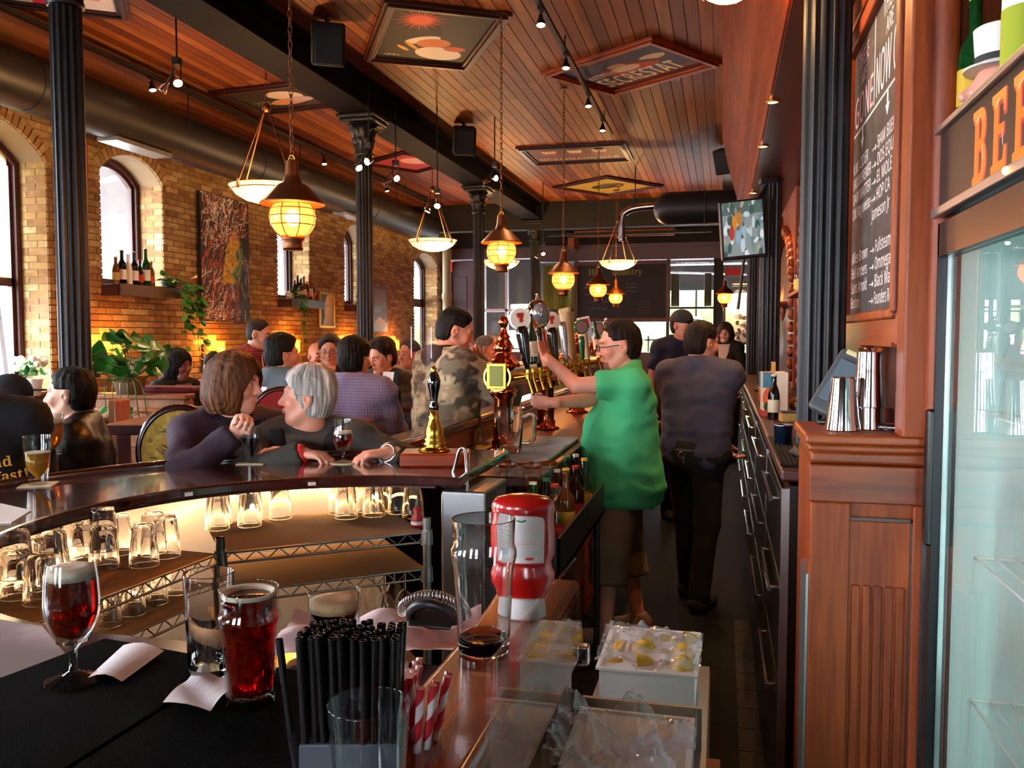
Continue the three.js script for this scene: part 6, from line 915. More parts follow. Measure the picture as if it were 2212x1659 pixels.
// the couple at the bar
person({ label: 'woman in a purple jacket with brown bobbed hair, fist raised over her stout', fem: 1, head: [-1.905, 1.43, -3.09], yaw: .85, hy: 1.62, hp: .02, hr: -.05, neck: .05, lean: .12, pelvis: .78, skin: '#d99c84', hair: 'bob', hairColor: '#7a4826', hs: .96, cell: .014, shoulders: 1.12,
  R: { h: [-1.775, 1.262, -2.868], pole: [-2.0, .9, -2.5], pose: 'fist', dir: [.55, .75, .15], palm: [.5, -.3, .8] }, L: { h: [-1.64, 1.17, -3.05], pole: [-1.4, 1.0, -3.4], pose: 'flat' },
  top: { m: cl('#2c1226', { roughness: .75 }), name: 'jacket', inf: .018, inner: cl('#0d080c'), collar: 1, wr: .012 }, pants: { m: blackCloth },
  more: [(g, q) => { const e = V(-.079, -.045, 0).applyMatrix4(q.hm), f = V(.079, -.045, 0).applyMatrix4(q.hm); for (const k of [e, f]) obj('earring', sph(.005, k.x - q.base[0], k.y - q.base[1], k.z - q.base[2], 8), M.chrome, g); }] });
person({ label: 'white-haired man in an olive grey jacket leaning on the bar beside his snifter', head: [-1.65, 1.375, -3.2], yaw: .35, hy: -1.22, hp: -.06, hr: .06, neck: .03, lean: .2, pelvis: .76, skin: '#dd9a80', hair: 'swept', hairColor: '#ece4dc', brow: .8, hs: .98, cell: .014, build: 1.08, shoulders: 1.15,
  R: { h: [-1.545, 1.18, -2.965], pole: [-1.85, 1.0, -2.75], pose: 'relax', dir: [.9, -.02, .15], palm: [0, -1, 0] }, L: { h: [-1.235, 1.185, -3.03], pole: [-1.15, 1.0, -3.5], pose: 'relax', dir: [-.75, -.02, .55], palm: [0, -1, 0] },
  top: { m: cl('#3b3b36'), name: 'jacket', inf: .024, inner: cl('#4a3f33'), lapel: cl('#17181b'), collar: 1, wr: .014 }, pants: { m: blackCloth },
  more: [(g, q) => { const b = (a, m, n, w) => { const d = unit(sub(a.wr, a.el)), t = new THREE.TorusGeometry(.034, .008, 8, 24); t.scale(1, 1, w); t.applyQuaternion(new THREE.Quaternion().setFromUnitVectors(V(0, 0, 1), V(...d))); const p = add(a.wr, d, -.005); obj(n, t.translate(p[0] - q.base[0], p[1] - q.base[1], p[2] - q.base[2]), m, g); }; b(q.arms[1], std('#d81f2a', { roughness: .4 }), 'wristband', 1.6); b(q.arms[0], M.steel, 'watch', 1.1); }] });
// behind the bar
person({ label: 'barman in a green T-shirt and khaki shorts pulling a beer', head: [-.535, 1.575, -4.558], yaw: -1.33, hy: -1.3, hp: .12, neck: .05, lean: -.02, stand: 1, stride: .1, s: 1.0, hs: 1.08, build: 1.2, belly: 1.05, skin: '#d8927a', hair: 'short', hairColor: '#2a1710', beard: 2, glasses: M.black, cell: .013, shoulders: 1.05,
  L: { h: [-.905, 1.52, -4.41], pole: [-.55, 1.1, -4.1], pose: 'grip', dir: [-.3, .9, -.1], palm: [-.9, -.2, -.3] }, R: { h: [-.905, 1.27, -4.3], pole: [-.6, .9, -4.5], pose: 'grip', dir: [-.95, .1, .1], palm: [0, .2, -.9] },
  top: { m: cl('#46b67a'), name: 't_shirt', sleeve: 'short', inf: .014, hem: .2, wr: .016, loose: 1.12 }, pants: { m: cl('#6d5a48'), short: 1 }, shoes: cl('#8a6a60') });
person({ label: 'barman in a dark grey T-shirt with belt keys, turned away down the aisle', head: [-.12, 1.585, -5.32], yaw: 2.7, hy: 2.3, hp: .1, stand: 1, stride: .12, skin: '#c98a74', hair: 'short', hairColor: '#2c1d18', build: 1.15, shoulders: 1.12, hs: 1.05,
  L: { h: [.12, .86, -5.25], pole: [.3, 1.1, -5.0], pose: 'relax' }, R: { h: [-.3, .82, -5.22], pole: [-.4, 1.1, -5.0], pose: 'relax' },
  top: { m: cl('#3a384a'), name: 't_shirt', sleeve: 'short', inf: .02, hem: .1, wr: .014 }, pants: { m: blackCloth }, shoes: blackCloth,
  more: [(g, q) => { obj('belt', tor(.148, .012, q.P[0] - q.base[0], q.P[1] + .02 - q.base[1], q.P[2] - q.base[2], 0, PI / 2).scale(1, 1, 1), M.black, g); const p = add(add(q.P, q.F, -.17), [0, .02, 0]); obj('key_ring', [tor(.018, .002, p[0] - q.base[0], p[1] - .02 - q.base[1], p[2] - q.base[2], .4), box(.006, .045, .002, p[0] - q.base[0] + .012, p[1] - .05 - q.base[1], p[2] - q.base[2])], M.steel, g); }] });
person({ label: 'man in a navy shirt and dark cap behind the grey-shirted barman', head: [-.34, 1.72, -7.66], yaw: .3, hy: .9, stand: 1, skin: '#b87a64', cap: std('#0c0c10', { roughness: .8 }), hair: 'short', top: { m: cl('#161a33'), sleeve: 'short', inf: .018 }, pants: { m: blackCloth }, shoes: blackCloth, s: 1.04 });
person({ label: 'woman in a dark jacket standing by the bright art print at the far wall', fem: 1, head: [.03, 1.66, -11.35], yaw: -.3, hy: -.15, stand: 1, skin: '#d0a090', hair: 'bob', hairColor: '#5a4030', top: { m: cl('#1a1512'), sleeve: 'long', inf: .022, inner: cl('#c8b4a8') }, pants: { m: blackCloth }, shoes: blackCloth, cell: .02 });
// customers beyond the bar
person({ label: 'man in a camouflage jacket drinking, seen from behind at the bar', head: [-1.48, 1.655, -4.68], yaw: 2.35, hy: 1.98, hp: .32, neck: .06, lean: .0, stand: 1, skin: '#cd8f76', hair: 'short', hairColor: darkHair, shoulders: 1.1, build: 1.12, cell: .011, s: 1.03,
  R: { h: [-1.355, 1.475, -4.66], pole: [-1.15, 1.25, -4.45], pose: 'grip', dir: [-.1, .95, .1], palm: [.3, .1, .9] }, L: { h: [-1.42, 1.33, -4.95], pole: [-1.5, 1.1, -5.3], pose: 'relax' },
  top: { m: metres(std('#ffffff', { roughness: .9, vertexColors: true, bumpMap: T.fine, bumpScale: .001 })), name: 'camouflage_jacket', inf: .035, hem: .16, camo: 1, wr: .02, loose: 1.1 }, pants: { m: jean }, shoes: blackCloth,
  more: [(g, q) => { const hf = (x, y, z) => max(smin(cap(x, y, z, add(add(q.N, q.Lf, .06), q.F, -.05), add(add(q.N, q.Lf, -.06), q.F, -.05), .075, .075), cap(x, y, z, add(q.N, [0, .03, 0]), add(q.N, [0, -.02, 0]), .085, .1), .05), -(hypot(x - q.N[0] - q.F[0] * .03, z - q.N[2] - q.F[2] * .03) - .05 - (y < q.N[1] ? -1 : 0)), y - q.N[1] - .07) + .01 * (fbm(x * 18, y * 18, z * 18, 2) - .5); obj('hood', q.toLocal(field(hf, add(q.N, [-.25, -.2, -.25]), add(q.N, [.25, .2, .25]), .01)), cl('#2a1712'), g); }] });
glassware('beer_glass', 'clear glass raised to the lips of the man in camouflage', 'glass', [-1.33, 1.51, -4.6], [[.026, 0], [.028, .004], [.035, .11]], {}).rotation.set(.5, 0, -.5);
person({ label: 'man in a maroon striped shirt standing before the brick wall', head: [-3.678, 1.641, -6.317], yaw: 1.25, hy: 1.75, hp: .2, stand: 1, skin: '#c68a70', hair: 'buzz', hairColor: '#241a16', top: { m: metres(cloth('#ffffff', { map: dataTex(64, 8, (u) => { const k = (u * 8 % 1) < .18 ? 1 : 0; return [mix(110, 150, k), mix(26, 84, k), mix(38, 96, k)]; }, 6, 1) })), collar: 1, inf: .016 }, pants: { m: blackCloth }, shoes: blackCloth, more: [(g, q) => obj('lanyard', tube([[q.N[0] - q.base[0] + .07, q.N[1] - q.base[1] + .01, q.N[2] - q.base[2] + .04], [q.C[0] - q.base[0] + .13, q.C[1] - q.base[1] + .03, q.C[2] - q.base[2] + .1], [q.C[0] - q.base[0] + .15, q.C[1] - q.base[1] - .12, q.C[2] - q.base[2] + .05]], .003, 20, 5), M.white, g)] });
person({ label: 'man in a grey-blue fleece with a white sticker on his back', head: [-2.787, 1.505, -5.084], yaw: 2.75, hy: 2.35, skin: '#c48a72', hair: 'full', hairColor: '#191410', lean: -.05, top: { m: cl('#4d5a60'), inf: .024, collar: 1 }, pants: { m: jean }, more: [onBack('sticker', .11, .12, std('#e9e9f2', { roughness: .5 }), .03, .02)] });
person({ label: 'man with glasses and grey hair in a black sweater facing the room', head: [-3.117, 1.498, -6.447], yaw: .35, hy: .35, hp: .05, skin: '#c98c74', hair: 'full', hairColor: '#4a4440', glasses: M.black, R: { h: [-2.97, 1.31, -6.1], pole: [-3.3, 1.0, -6.1], pose: 'fist', dir: [.3, .9, .2], palm: [.9, 0, -.3] }, L: { h: [-2.93, 1.3, -6.12], pole: [-2.7, 1.0, -6.1], pose: 'fist', dir: [-.3, .9, .2], palm: [-.9, 0, -.3] }, top: { m: cl('#0d0d10'), inf: .018 }, pants: { m: blackCloth } });
person({ label: 'bald man half hidden behind the man with glasses', head: [-3.55, 1.445, -7.1], yaw: .9, skin: '#c07a60', top: { m: cl('#3a2a22'), inf: .016 }, pants: { m: blackCloth }, cell: .02 });
const chk = dataTex(64, 64, (u, v) => { const a = u * 4 % 1 < .12 || v * 4 % 1 < .12; return a ? [70, 60, 84] : [112, 104, 132]; }, 14, 14);
person({ label: 'man in a grey checked shirt seen from behind at the high table', head: [-2.162, 1.485, -4.824], yaw: 3.0, hy: 2.85, skin: '#b97c64', hair: 'full', hairColor: '#120d0c', build: 1.12, shoulders: 1.15, lean: -.08, cell: .013, top: { m: metres(cloth('#ffffff', { map: chk })), inf: .022, collar: 1, wr: .012 }, pants: { m: navyCloth } });
person({ label: 'man in a dark blazer and blue shirt leaning over a slip of paper', head: [-2.393, 1.475, -5.798], yaw: -.35, hy: -.5, hp: .28, skin: '#c98a6e', hair: 'full', hairColor: '#2e221c', lean: .15, L: { h: [-2.2, 1.25, -5.5], pole: [-2.0, 1.0, -5.7], pose: 'pinch', dir: [-.4, .7, .3] }, top: { m: cl('#0f1118'), name: 'blazer', inf: .022, inner: cl('#3a78b0'), lapel: cl('#12141c') }, pants: { m: blackCloth } });
tag(obj('paper_slip', rbox(.09, .07, .002, .001, -2.21, 1.35, -5.46, -.2, -.3), M.white), 'white slip of paper in the hand of the man in the blazer', 'paper slip');
person({ label: 'man in a tan shirt behind the man in the blazer', head: [-2.66, 1.465, -7.06], yaw: -.3, hy: -.45, skin: '#b9745c', hair: 'short', hairColor: darkHair, top: { m: cl('#8a6a48'), inf: .016, collar: 1 }, pants: { m: blackCloth }, cell: .02 });
person({ label: 'woman with long black hair in a black jacket by the brick wall', fem: 1, head: [-4.07, 1.398, -5.794], yaw: 1.4, hy: 1.5, skin: '#7a4a3c', hair: 'long', hairColor: '#0b0808', top: { m: cl('#0b0a0c'), inf: .02, inner: cl('#9a6a60') }, pants: { m: blackCloth } });
person({ label: 'woman in a dusty pink top with hair pulled back by the brick wall', fem: 1, head: [-4.02, 1.369, -6.2], yaw: .6, hy: .55, skin: '#c8806a', hair: 'short', hairColor: '#0f0a09', top: { m: cl('#9a4a4a'), inf: .014 }, pants: { m: blackCloth } });
person({ label: 'grey-haired man in a light grey shirt beyond the man in camouflage', head: [-2.0, 1.509, -7.233], yaw: 1.9, hy: 1.7, skin: '#b9705a', hair: 'buzz', hairColor: '#7a706a', top: { m: cl('#6f6a6c'), inf: .018, collar: 1 }, pants: { m: cl('#9aa6b8') } });
person({ label: 'person in a black shirt with yellow lettering on the back', head: [-2.71, 1.5, -2.56], yaw: 3.75, lean: .02, skin: '#b98268', hair: 'short', hairColor: darkHair, build: 1.15, shoulders: 1.2, cell: .014, top: { m: cl('#0b0c12'), inf: .02 }, pants: { m: blackCloth },
  more: [(g, q) => { const t = canvas(512, 340, (c, w, h) => { c.clearRect(0, 0, w, h); c.fillStyle = '#c8921c'; font(c, 92, 'serif'); ['Eat', 'a Stupid', 'Breakfast!'].forEach((s, i) => c.fillText(s, 30, 96 + i * 100, 470)); }); const n = q.F.map((v) => -v), c0 = add(add(add(q.C, [0, -.035, 0]), q.Lf, -.11), n, .152), p = new THREE.PlaneGeometry(.26, .175, 10, 1), a = p.attributes.position; for (let i = 0; i < a.count; i++) a.setZ(i, -1.6 * a.getX(i) * a.getX(i)); p.computeVertexNormals(); p.rotateX(-.1).rotateZ(.12).rotateY(Math.atan2(n[0], n[2])); obj('printed_lettering', p.translate(c0[0] - q.base[0], c0[1] - q.base[1], c0[2] - q.base[2]), std('#fff', { map: t, transparent: true, alphaTest: .4, roughness: .8, side: 2 }), g); }] });
person({ label: 'man in a navy shirt and navy cap seated at the left table', head: [-3.62, 1.295, -3.74], yaw: 4.1, hy: 2.6, skin: '#c08a72', cap: std('#10131c', { roughness: .85 }), hair: 'buzz', hairColor: '#4a443e', build: 1.12, shoulders: 1.12, cell: .014, top: { m: cl('#0d111c'), inf: .02 }, pants: { m: navyCloth } });
person({ label: 'man in a black leather jacket, window-lit, beside the first iron column', head: [-2.9, 1.36, -3.32], yaw: -1.0, hy: -1.25, skin: '#d0a088', hair: 'short', hairColor: '#15120f', cell: .014, R: { h: [-3.0, 1.13, -3.12], pole: [-2.9, .9, -2.9], pose: 'flat' }, top: { m: phy('#0c0c0f', { roughness: .38 }), inf: .024, collar: 1 }, pants: { m: blackCloth } });

// ---------- furniture in the dining area ----------
function stool(x, z, y, label, m = M.black) { const o = thing('bar_stool', label, 'stool', [x, 0, z], rr(0, 3), 'bar stools'); obj('seat', [cyl(.18, .17, .06, 0, y, 0, 28), tor(.175, .02, 0, y + .015, 0, 0, PI / 2)], m, o); for (let i = 0; i < 4; i++) { const a = i * PI / 2 + .78; obj('leg', rod([.13 * cos(a), y - .02, .13 * sin(a)], [.2 * cos(a), 0, .2 * sin(a)], .014), M.dark, o); } obj('foot_ring', tor(.175, .009, 0, .28, 0, 0, PI / 2), M.brass, o); }
for (const [x, z, y, l] of [[-1.99, -3.17, .63, 'bar stool under the woman in purple'], [-1.73, -3.4, .62, 'bar stool under the white-haired man'], [-2.73, -2.58, .72, 'bar stool under the person with yellow lettering'], [-3.62, -3.72, .51, 'stool under the man in the navy cap'], [-2.85, -3.35, .57, 'stool under the man in black leather'], [-2.83, -5.0, .72, 'stool under the man in the grey-blue fleece'], [-2.2, -4.72, .7, 'stool under the man in the checked shirt'], [-2.36, -5.95, .69, 'stool under the man in the blazer'], [-3.14, -6.5, .7, 'stool under the man with glasses'], [-2.65, -7.12, .68, 'stool under the man in the tan shirt'], [-3.58, -7.14, .66, 'stool under the bald man'], [-4.14, -5.82, .61, 'stool under the woman with long black hair'], [-4.05, -6.25, .59, 'stool under the woman in dusty pink'], [-2.06, -7.23, .72, 'stool under the grey-haired man']]) stool(x, z, y, l);
function table(x, z, w, d, y, label, turn = 0, m = M.oak) { const o = thing('pub_table', label, 'table', [x, 0, z], turn, 'wooden pub tables'); obj('table_top', rbox(w, .04, d, .01, 0, y, 0), m, o); for (const k of [1, -1]) obj('edge_strip', rbox(w, .05, .02, .006, 0, y - .01, k * d / 2), M.dark, o); obj('pedestal', cyl(.035, .05, y, 0, y / 2, 0, 16), M.iron, o); obj('foot_plate', lathe([[0, 0], [.26, 0], [.25, .02], [.05, .06], [0, .06]]), M.iron, o); }
table(-2.84, -3.98, .42, .6, 1.17, 'wooden high table behind the oval-backed chair', .2); table(-2.6, -5.45, .8, .7, 1.12, 'wooden high table shared by fleece, blazer and checked shirt', .1); table(-2.95, -6.05, .5, .4, 1.12, 'small wooden high table before the man with glasses'); table(-3.66, -5.86, .36, .4, 1.08, 'small wooden high table in front of the two women by the wall'); table(-3.4, -3.02, .4, .4, 1.08, 'dark high table between navy cap and leather jacket', .1, M.dark);
// oval-backed chairs
function ovalChair(x, z, turn, label, red) {
  const o = thing('oval_chair', label, 'chair', [x, 0, z], turn, 'oval-backed chairs'); const t = canvas(256, 256, (g) => { g.fillStyle = red ? '#8a1a1c' : '#b59a3c'; g.fillRect(0, 0, 256, 256); if (!red) { for (let i = 0; i < 260; i++) oval(g, rnd() * 256, rnd() * 256, 4 + rnd() * 14, 3 + rnd() * 8, ['#a3842c', '#c4ac58', '#8f7a30', '#b8923c', '#9a8a3c'][floor(rnd() * 5)], rnd() * 3); for (let i = 0; i < 20; i++) oval(g, 60 + rnd() * 140, 40 + rnd() * 190, 3, 14, '#6a4a20', rnd() * .8); } });
  const fr = new THREE.TorusGeometry(.172, .02, 10, 48); fr.scale(1, 1.15, .8); obj('back_frame', fr.translate(0, 1.1, 0), metres(phy('#b0a090', { map: T.dark, roughness: .25, clearcoat: .8 })), o); const pd = new THREE.CylinderGeometry(.168, .168, .03, 40); pd.rotateX(PI / 2); pd.scale(1, 1.15, 1); obj('back_pad', pd.translate(0, 1.1, 0), std('#fff', { map: t, roughness: .8 }), o);
  obj('seat', rbox(.42, .09, .42, .03, 0, .7, .22), std(red ? '#8a1a1c' : '#b59a3c', { roughness: .8 }), o); for (const [a, b] of [[-.18, .02], [.18, .02], [-.18, .4], [.18, .4]]) obj('leg', rod([a, .7, b], [a * 1.05, 0, b], .016), M.dark, o); for (const k of [-1, 1]) obj('back_post', rod([k * .12, .7, .02], [k * .13, .95, 0], .014), M.dark, o);
}
ovalChair(-2.4, -3.42, .5, 'oval-backed chair in yellow patterned fabric next to the woman in purple'); ovalChair(-2.63, -4.75, .4, 'oval-backed chair with red pad behind the grey-blue fleece', 1);
{ const o = thing('leather_chair', 'black leather tub chair behind the first iron column', 'chair', [-2.72, 0, -3.82], .3); obj('back', rbox(.26, .5, .08, .03, 0, .95, -.1, 0, 0, 0, 4), phy('#0a0a0c', { roughness: .35 }), o); obj('seat', rbox(.36, .1, .36, .03, 0, .66, .1), phy('#0a0a0c', { roughness: .35 }), o); for (const [a, b] of [[-.13, -.05], [.13, -.05], [-.13, .25], [.13, .25]]) obj('leg', rod([a, .62, b], [a, 0, b], .015), M.black, o); }
{ const o = thing('red_chair', 'dark red upholstered chair behind the checked shirt', 'chair', [-2.02, 0, -4.42], -.2); obj('back', rbox(.3, .3, .06, .02, 0, 1.02, 0, 0, 0, 0, 4), std('#6a1420', { roughness: .7 }), o); obj('seat', rbox(.36, .08, .3, .03, 0, .68, -.18), std('#6a1420', { roughness: .7 }), o); for (const [a, b] of [[-.14, -.02], [.14, -.02], [-.14, -.3], [.14, -.3]]) obj('leg', rod([a, .9, b], [a, 0, b], .014), M.dark, o); }
// booth partitions
{ const o = thing('booth_partition', 'wooden booth partition with red cushion top below the potted plant', 'booth', [-3.5, 0, -4.62], .15); obj('panel', rbox(.58, 1.24, .08, .01, 0, .62, 0), M.oak, o); obj('cap_rail', [rbox(.62, .035, .13, .01, 0, 1.255, 0), rbox(.58, .03, .11, .008, 0, 1.17, 0)], metres(phy('#ffe8d0', { map: T.oak, roughness: .3, clearcoat: .7 })), o); obj('inset_panel', rbox(.44, .2, .02, .006, 0, 1.04, .04), M.oak, o); obj('cushion', rbox(.5, .04, .16, .018, .05, 1.29, -.12), std('#6a1826', { roughness: .7 }), o); }
{ const o = thing('booth_partition', 'long dark booth back under the large window', 'booth', [-4.5, 0, -4.35], .18); obj('panel', rbox(1.7, 1.1, .08, .01, 0, .55, 0), M.dark, o); obj('cap_rail', rbox(1.72, .03, .12, .01, 0, 1.115, 0), M.oak, o); obj('cushion', rbox(1.6, .4, .06, .02, 0, .8, .06), std('#3a1612', { roughness: .6 }), o); }
tag(obj('booth_end_post', rbox(.05, 1.29, .12, .01, -3.14, .645, -3.95), metres(phy('#fff', { map: T.oak, roughness: .3, clearcoat: .6 }))), 'pale wooden booth end post beside the first iron column', 'post');
// ---------- plants ----------
const leafM = ['#2f7a2c', '#3f8f38', '#24651f', '#57a348'].map((c) => phy(c, { roughness: .32, transmission: .25, thickness: 0, side: 2 }));
function heartLeaf(w, l) { const g = new THREE.PlaneGeometry(w, l, 4, 6), p = g.attributes.position; for (let i = 0; i < p.count; i++) { const u = p.getX(i) / w * 2, v = p.getY(i) / l + .5, k = sqrt(max(0, v * (1.02 - v))) * 2 * (1.15 - .5 * v); p.setXYZ(i, u * w / 2 * k, v * l, .12 * l * sin(v * 3) - .1 * w * (1 - abs(u)) * k); } g.computeVertexNormals(); return g; }
const LG = [heartLeaf(.055, .08), heartLeaf(.075, .105), heartLeaf(.1, .14)];
function leaf(parent, x, y, z, ry, tilt, k) { const m = new THREE.Mesh(LG[k], leafM[floor(rnd() * 4)]); finish(m); m.name = 'leaf'; m.position.set(x, y, z); m.rotation.set(tilt, ry, rr(-.4, .4), 'YXZ'); parent.add(m); }
{ const o = thing('potted_plant', 'bushy pothos plant in a basket on the booth partition', 'plant', [-3.5, 1.275, -4.5]); obj('basket', lathe([[0, 0], [.075, 0], [.1, .1], [.105, .105], [.09, .105], [0, .09]]), std('#7a5a3c', { roughness: .9, bumpMap: T.fine, bumpScale: .006 }), o); const st = []; for (let i = 0; i < 62; i++) { const a = rr(0, 6.28), r = rr(.03, .22), h = .1 + .25 * sqrt(max(0, 1 - (r / .25) ** 2)) * rnd(); leaf(o, r * cos(a), h, r * sin(a) * .8, a + PI / 2 - PI, rr(.5, 1.6), 1 + (rnd() > .45)); if (i % 2) st.push(tube([[0, .09, 0], [r * .5 * cos(a), h * .8, r * .5 * sin(a)], [r * cos(a), h, r * .8 * sin(a)]], .0028, 8, 4)); } for (let i = 0; i < 6; i++) { const x = .1 + i * .05 - .15; st.push(tube([[x * .4, .1, .06], [x, .06, .15], [x * 1.1, -.1, .14], [x * 1.25, -.16 - .04 * (i % 3), .13]], .0028, 14, 4)); leaf(o, x * 1.25, -.17 - .04 * (i % 3), .13, rr(-1, 1), 2.6, 0); leaf(o, x * 1.05, -.06, .15, rr(-1, 1), 2.3, 0); } obj('stems', st, leafM[0], o); }
{ const o = thing('trailing_plant', 'trailing green vine hanging from the bottle shelf', 'plant', [-5.42, 2.13, -7.68]); const st = []; for (let i = 0; i < 9; i++) { const dz = rr(-.22, .12), L = [.35, .8, .55, .62, .3, .85, .45, .7, .25][i]; const pts = [[-.05, .0, dz * .4], [.1, .03, dz * .7], [.14, -.1, dz], [.13 + rr(-.02, .02), -L * .6, dz - .05], [.12, -L, dz - .08 - rr(0, .1)]]; st.push(tube(pts, .003, 20, 4)); for (let t = 0; t < 9; t++) { const k = t / 9; leaf(o, .14 + rr(-.02, .04), .02 - L * k, dz - .08 * k + rr(-.03, .03), rr(.6, 2.4), 2.2 + rr(-.5, .5), floor(rnd() * 2)); } } for (let i = 0; i < 22; i++) leaf(o, rr(-.05, .12), rr(.0, .1), rr(-.2, .25), rr(0, 6), rr(.8, 2), 1); obj('stems', st, leafM[2], o); obj('pot', lathe([[0, -.02], [.06, -.02], [.08, .08], [.07, .08], [0, .06]], -.06, 0, 0), std('#3a2a22', { roughness: .8 }), o); }
{ const o = thing('trailing_plant', 'small thin vine hanging from the second bottle shelf', 'plant', [-5.45, 2.13, -10.25]); const st = []; for (let i = 0; i < 4; i++) { const L = [.3, .7, .5, .2][i], dz = -.08 + i * .05; st.push(tube([[-.03, .03, dz * .3], [.1, .02, dz], [.11, -L * .5, dz], [.1, -L, dz]], .003, 16, 4)); for (let t = 0; t < 6; t++) leaf(o, .12, .04 - L * t / 6, dz + rr(-.03, .03), rr(.6, 2.4), 2.3, 0); } for (let i = 0; i < 12; i++) leaf(o, rr(-.05, .1), rr(.02, .14), rr(-.1, .1), rr(0, 6), rr(.6, 1.8), 0); obj('stems', st, leafM[2], o); obj('pot', lathe([[0, -.02], [.05, -.02], [.06, .08], [.05, .08], [0, .06]], -.06, 0, 0), M.whitePl, o); }
{ const o = thing('flower_vase', 'white flowers in a pale pot on the large window sill', 'plant', [-5.52, 1.135, -5.9]); obj('pot', lathe([[0, 0], [.06, 0], [.085, .14], [.075, .14], [0, .12]]), M.white, o); for (let i = 0; i < 34; i++) { const a = rr(0, 6.28), r = rr(0, .13); leaf(o, r * cos(a), .15 + rr(0, .12), r * sin(a), a, rr(.3, 1.5), 0); } for (let i = 0; i < 24; i++) { const a = rr(0, 6.28), r = rr(.02, .13); obj('blossom', sph(.028, r * cos(a), .22 + rr(0, .1), r * sin(a), 8), std('#efeee2', { roughness: .8 }), o); } }
{ const o = thing('potted_plant', 'little green plant on the high table by the bald man', 'plant', [-3.85, 1.1, -7.0]); obj('pot', lathe([[0, 0], [.03, 0], [.04, .07], [0, .065]]), M.black, o); for (let i = 0; i < 16; i++) { const a = rr(0, 6.28); leaf(o, .05 * cos(a), .08 + rr(0, .1), .05 * sin(a), a, rr(.3, 1.2), 0); } table(-3.85, -7.0, .3, .3, 1.08, 'tiny round-footed table carrying the little plant'); }
// ---------- shelves of bottles under the narrow windows ----------
for (const [z0, z1, lab1] of [[-6.84, -7.8, 'dark wooden bottle shelf below the first narrow window'], [-10.08, -11.02, 'dark wooden bottle shelf below the second narrow window'], [-12.1, -13.05, 'dark wooden bottle shelf below the third narrow window']]) {
  const s = thing('bottle_shelf', lab1, 'shelf', [WX, 2.0, (z0 + z1) / 2], 0, 'window bottle shelves'), L = z0 - z1; obj('board', rbox(.2, .03, L, .006, .1, .09, 0), M.dark, s); obj('fascia', rbox(.025, .115, L, .006, .2, .055, 0), M.dark, s); obj('bracket', box2(0, .18, 0, .08, L / 2 - .04, L / 2), M.dark, s); obj('bracket', box2(0, .18, 0, .08, -L / 2, -L / 2 + .04), M.dark, s);
  const kinds = [gl.amber, gl.darkb, M.whitePl, gl.darkb, gl.brown, gl.green, gl.amber, gl.darkb], ls = ['#c9a24a', '#e6ded0', '#e8e8e4', '#e6ded0', '#b8322a', '#ddd6c0', '#c94a2a', '#d8d0bc'];
  for (let i = 0; i < 7; i++) bottle(WX + .1, 2.106, z0 - .08 - i * .085 - (z0 < -10 ? .2 : 0), kinds[(i + (z0 < -10 ? 3 : 0)) % 8], z0 > -8 ? 'bottle in the row on the shelf below the first narrow window' : z0 > -11 ? 'bottle in the row on the shelf below the second narrow window' : 'bottle in the row on the shelf below the third narrow window', i % 3 === 2 ? 1.2 : 1.05, lab(ls[i]), i % 2 ? 'wine' : 'beer', z0 > -8 ? 'bottles on the first window shelf' : z0 > -11 ? 'bottles on the second window shelf' : 'bottles on the third window shelf');
}
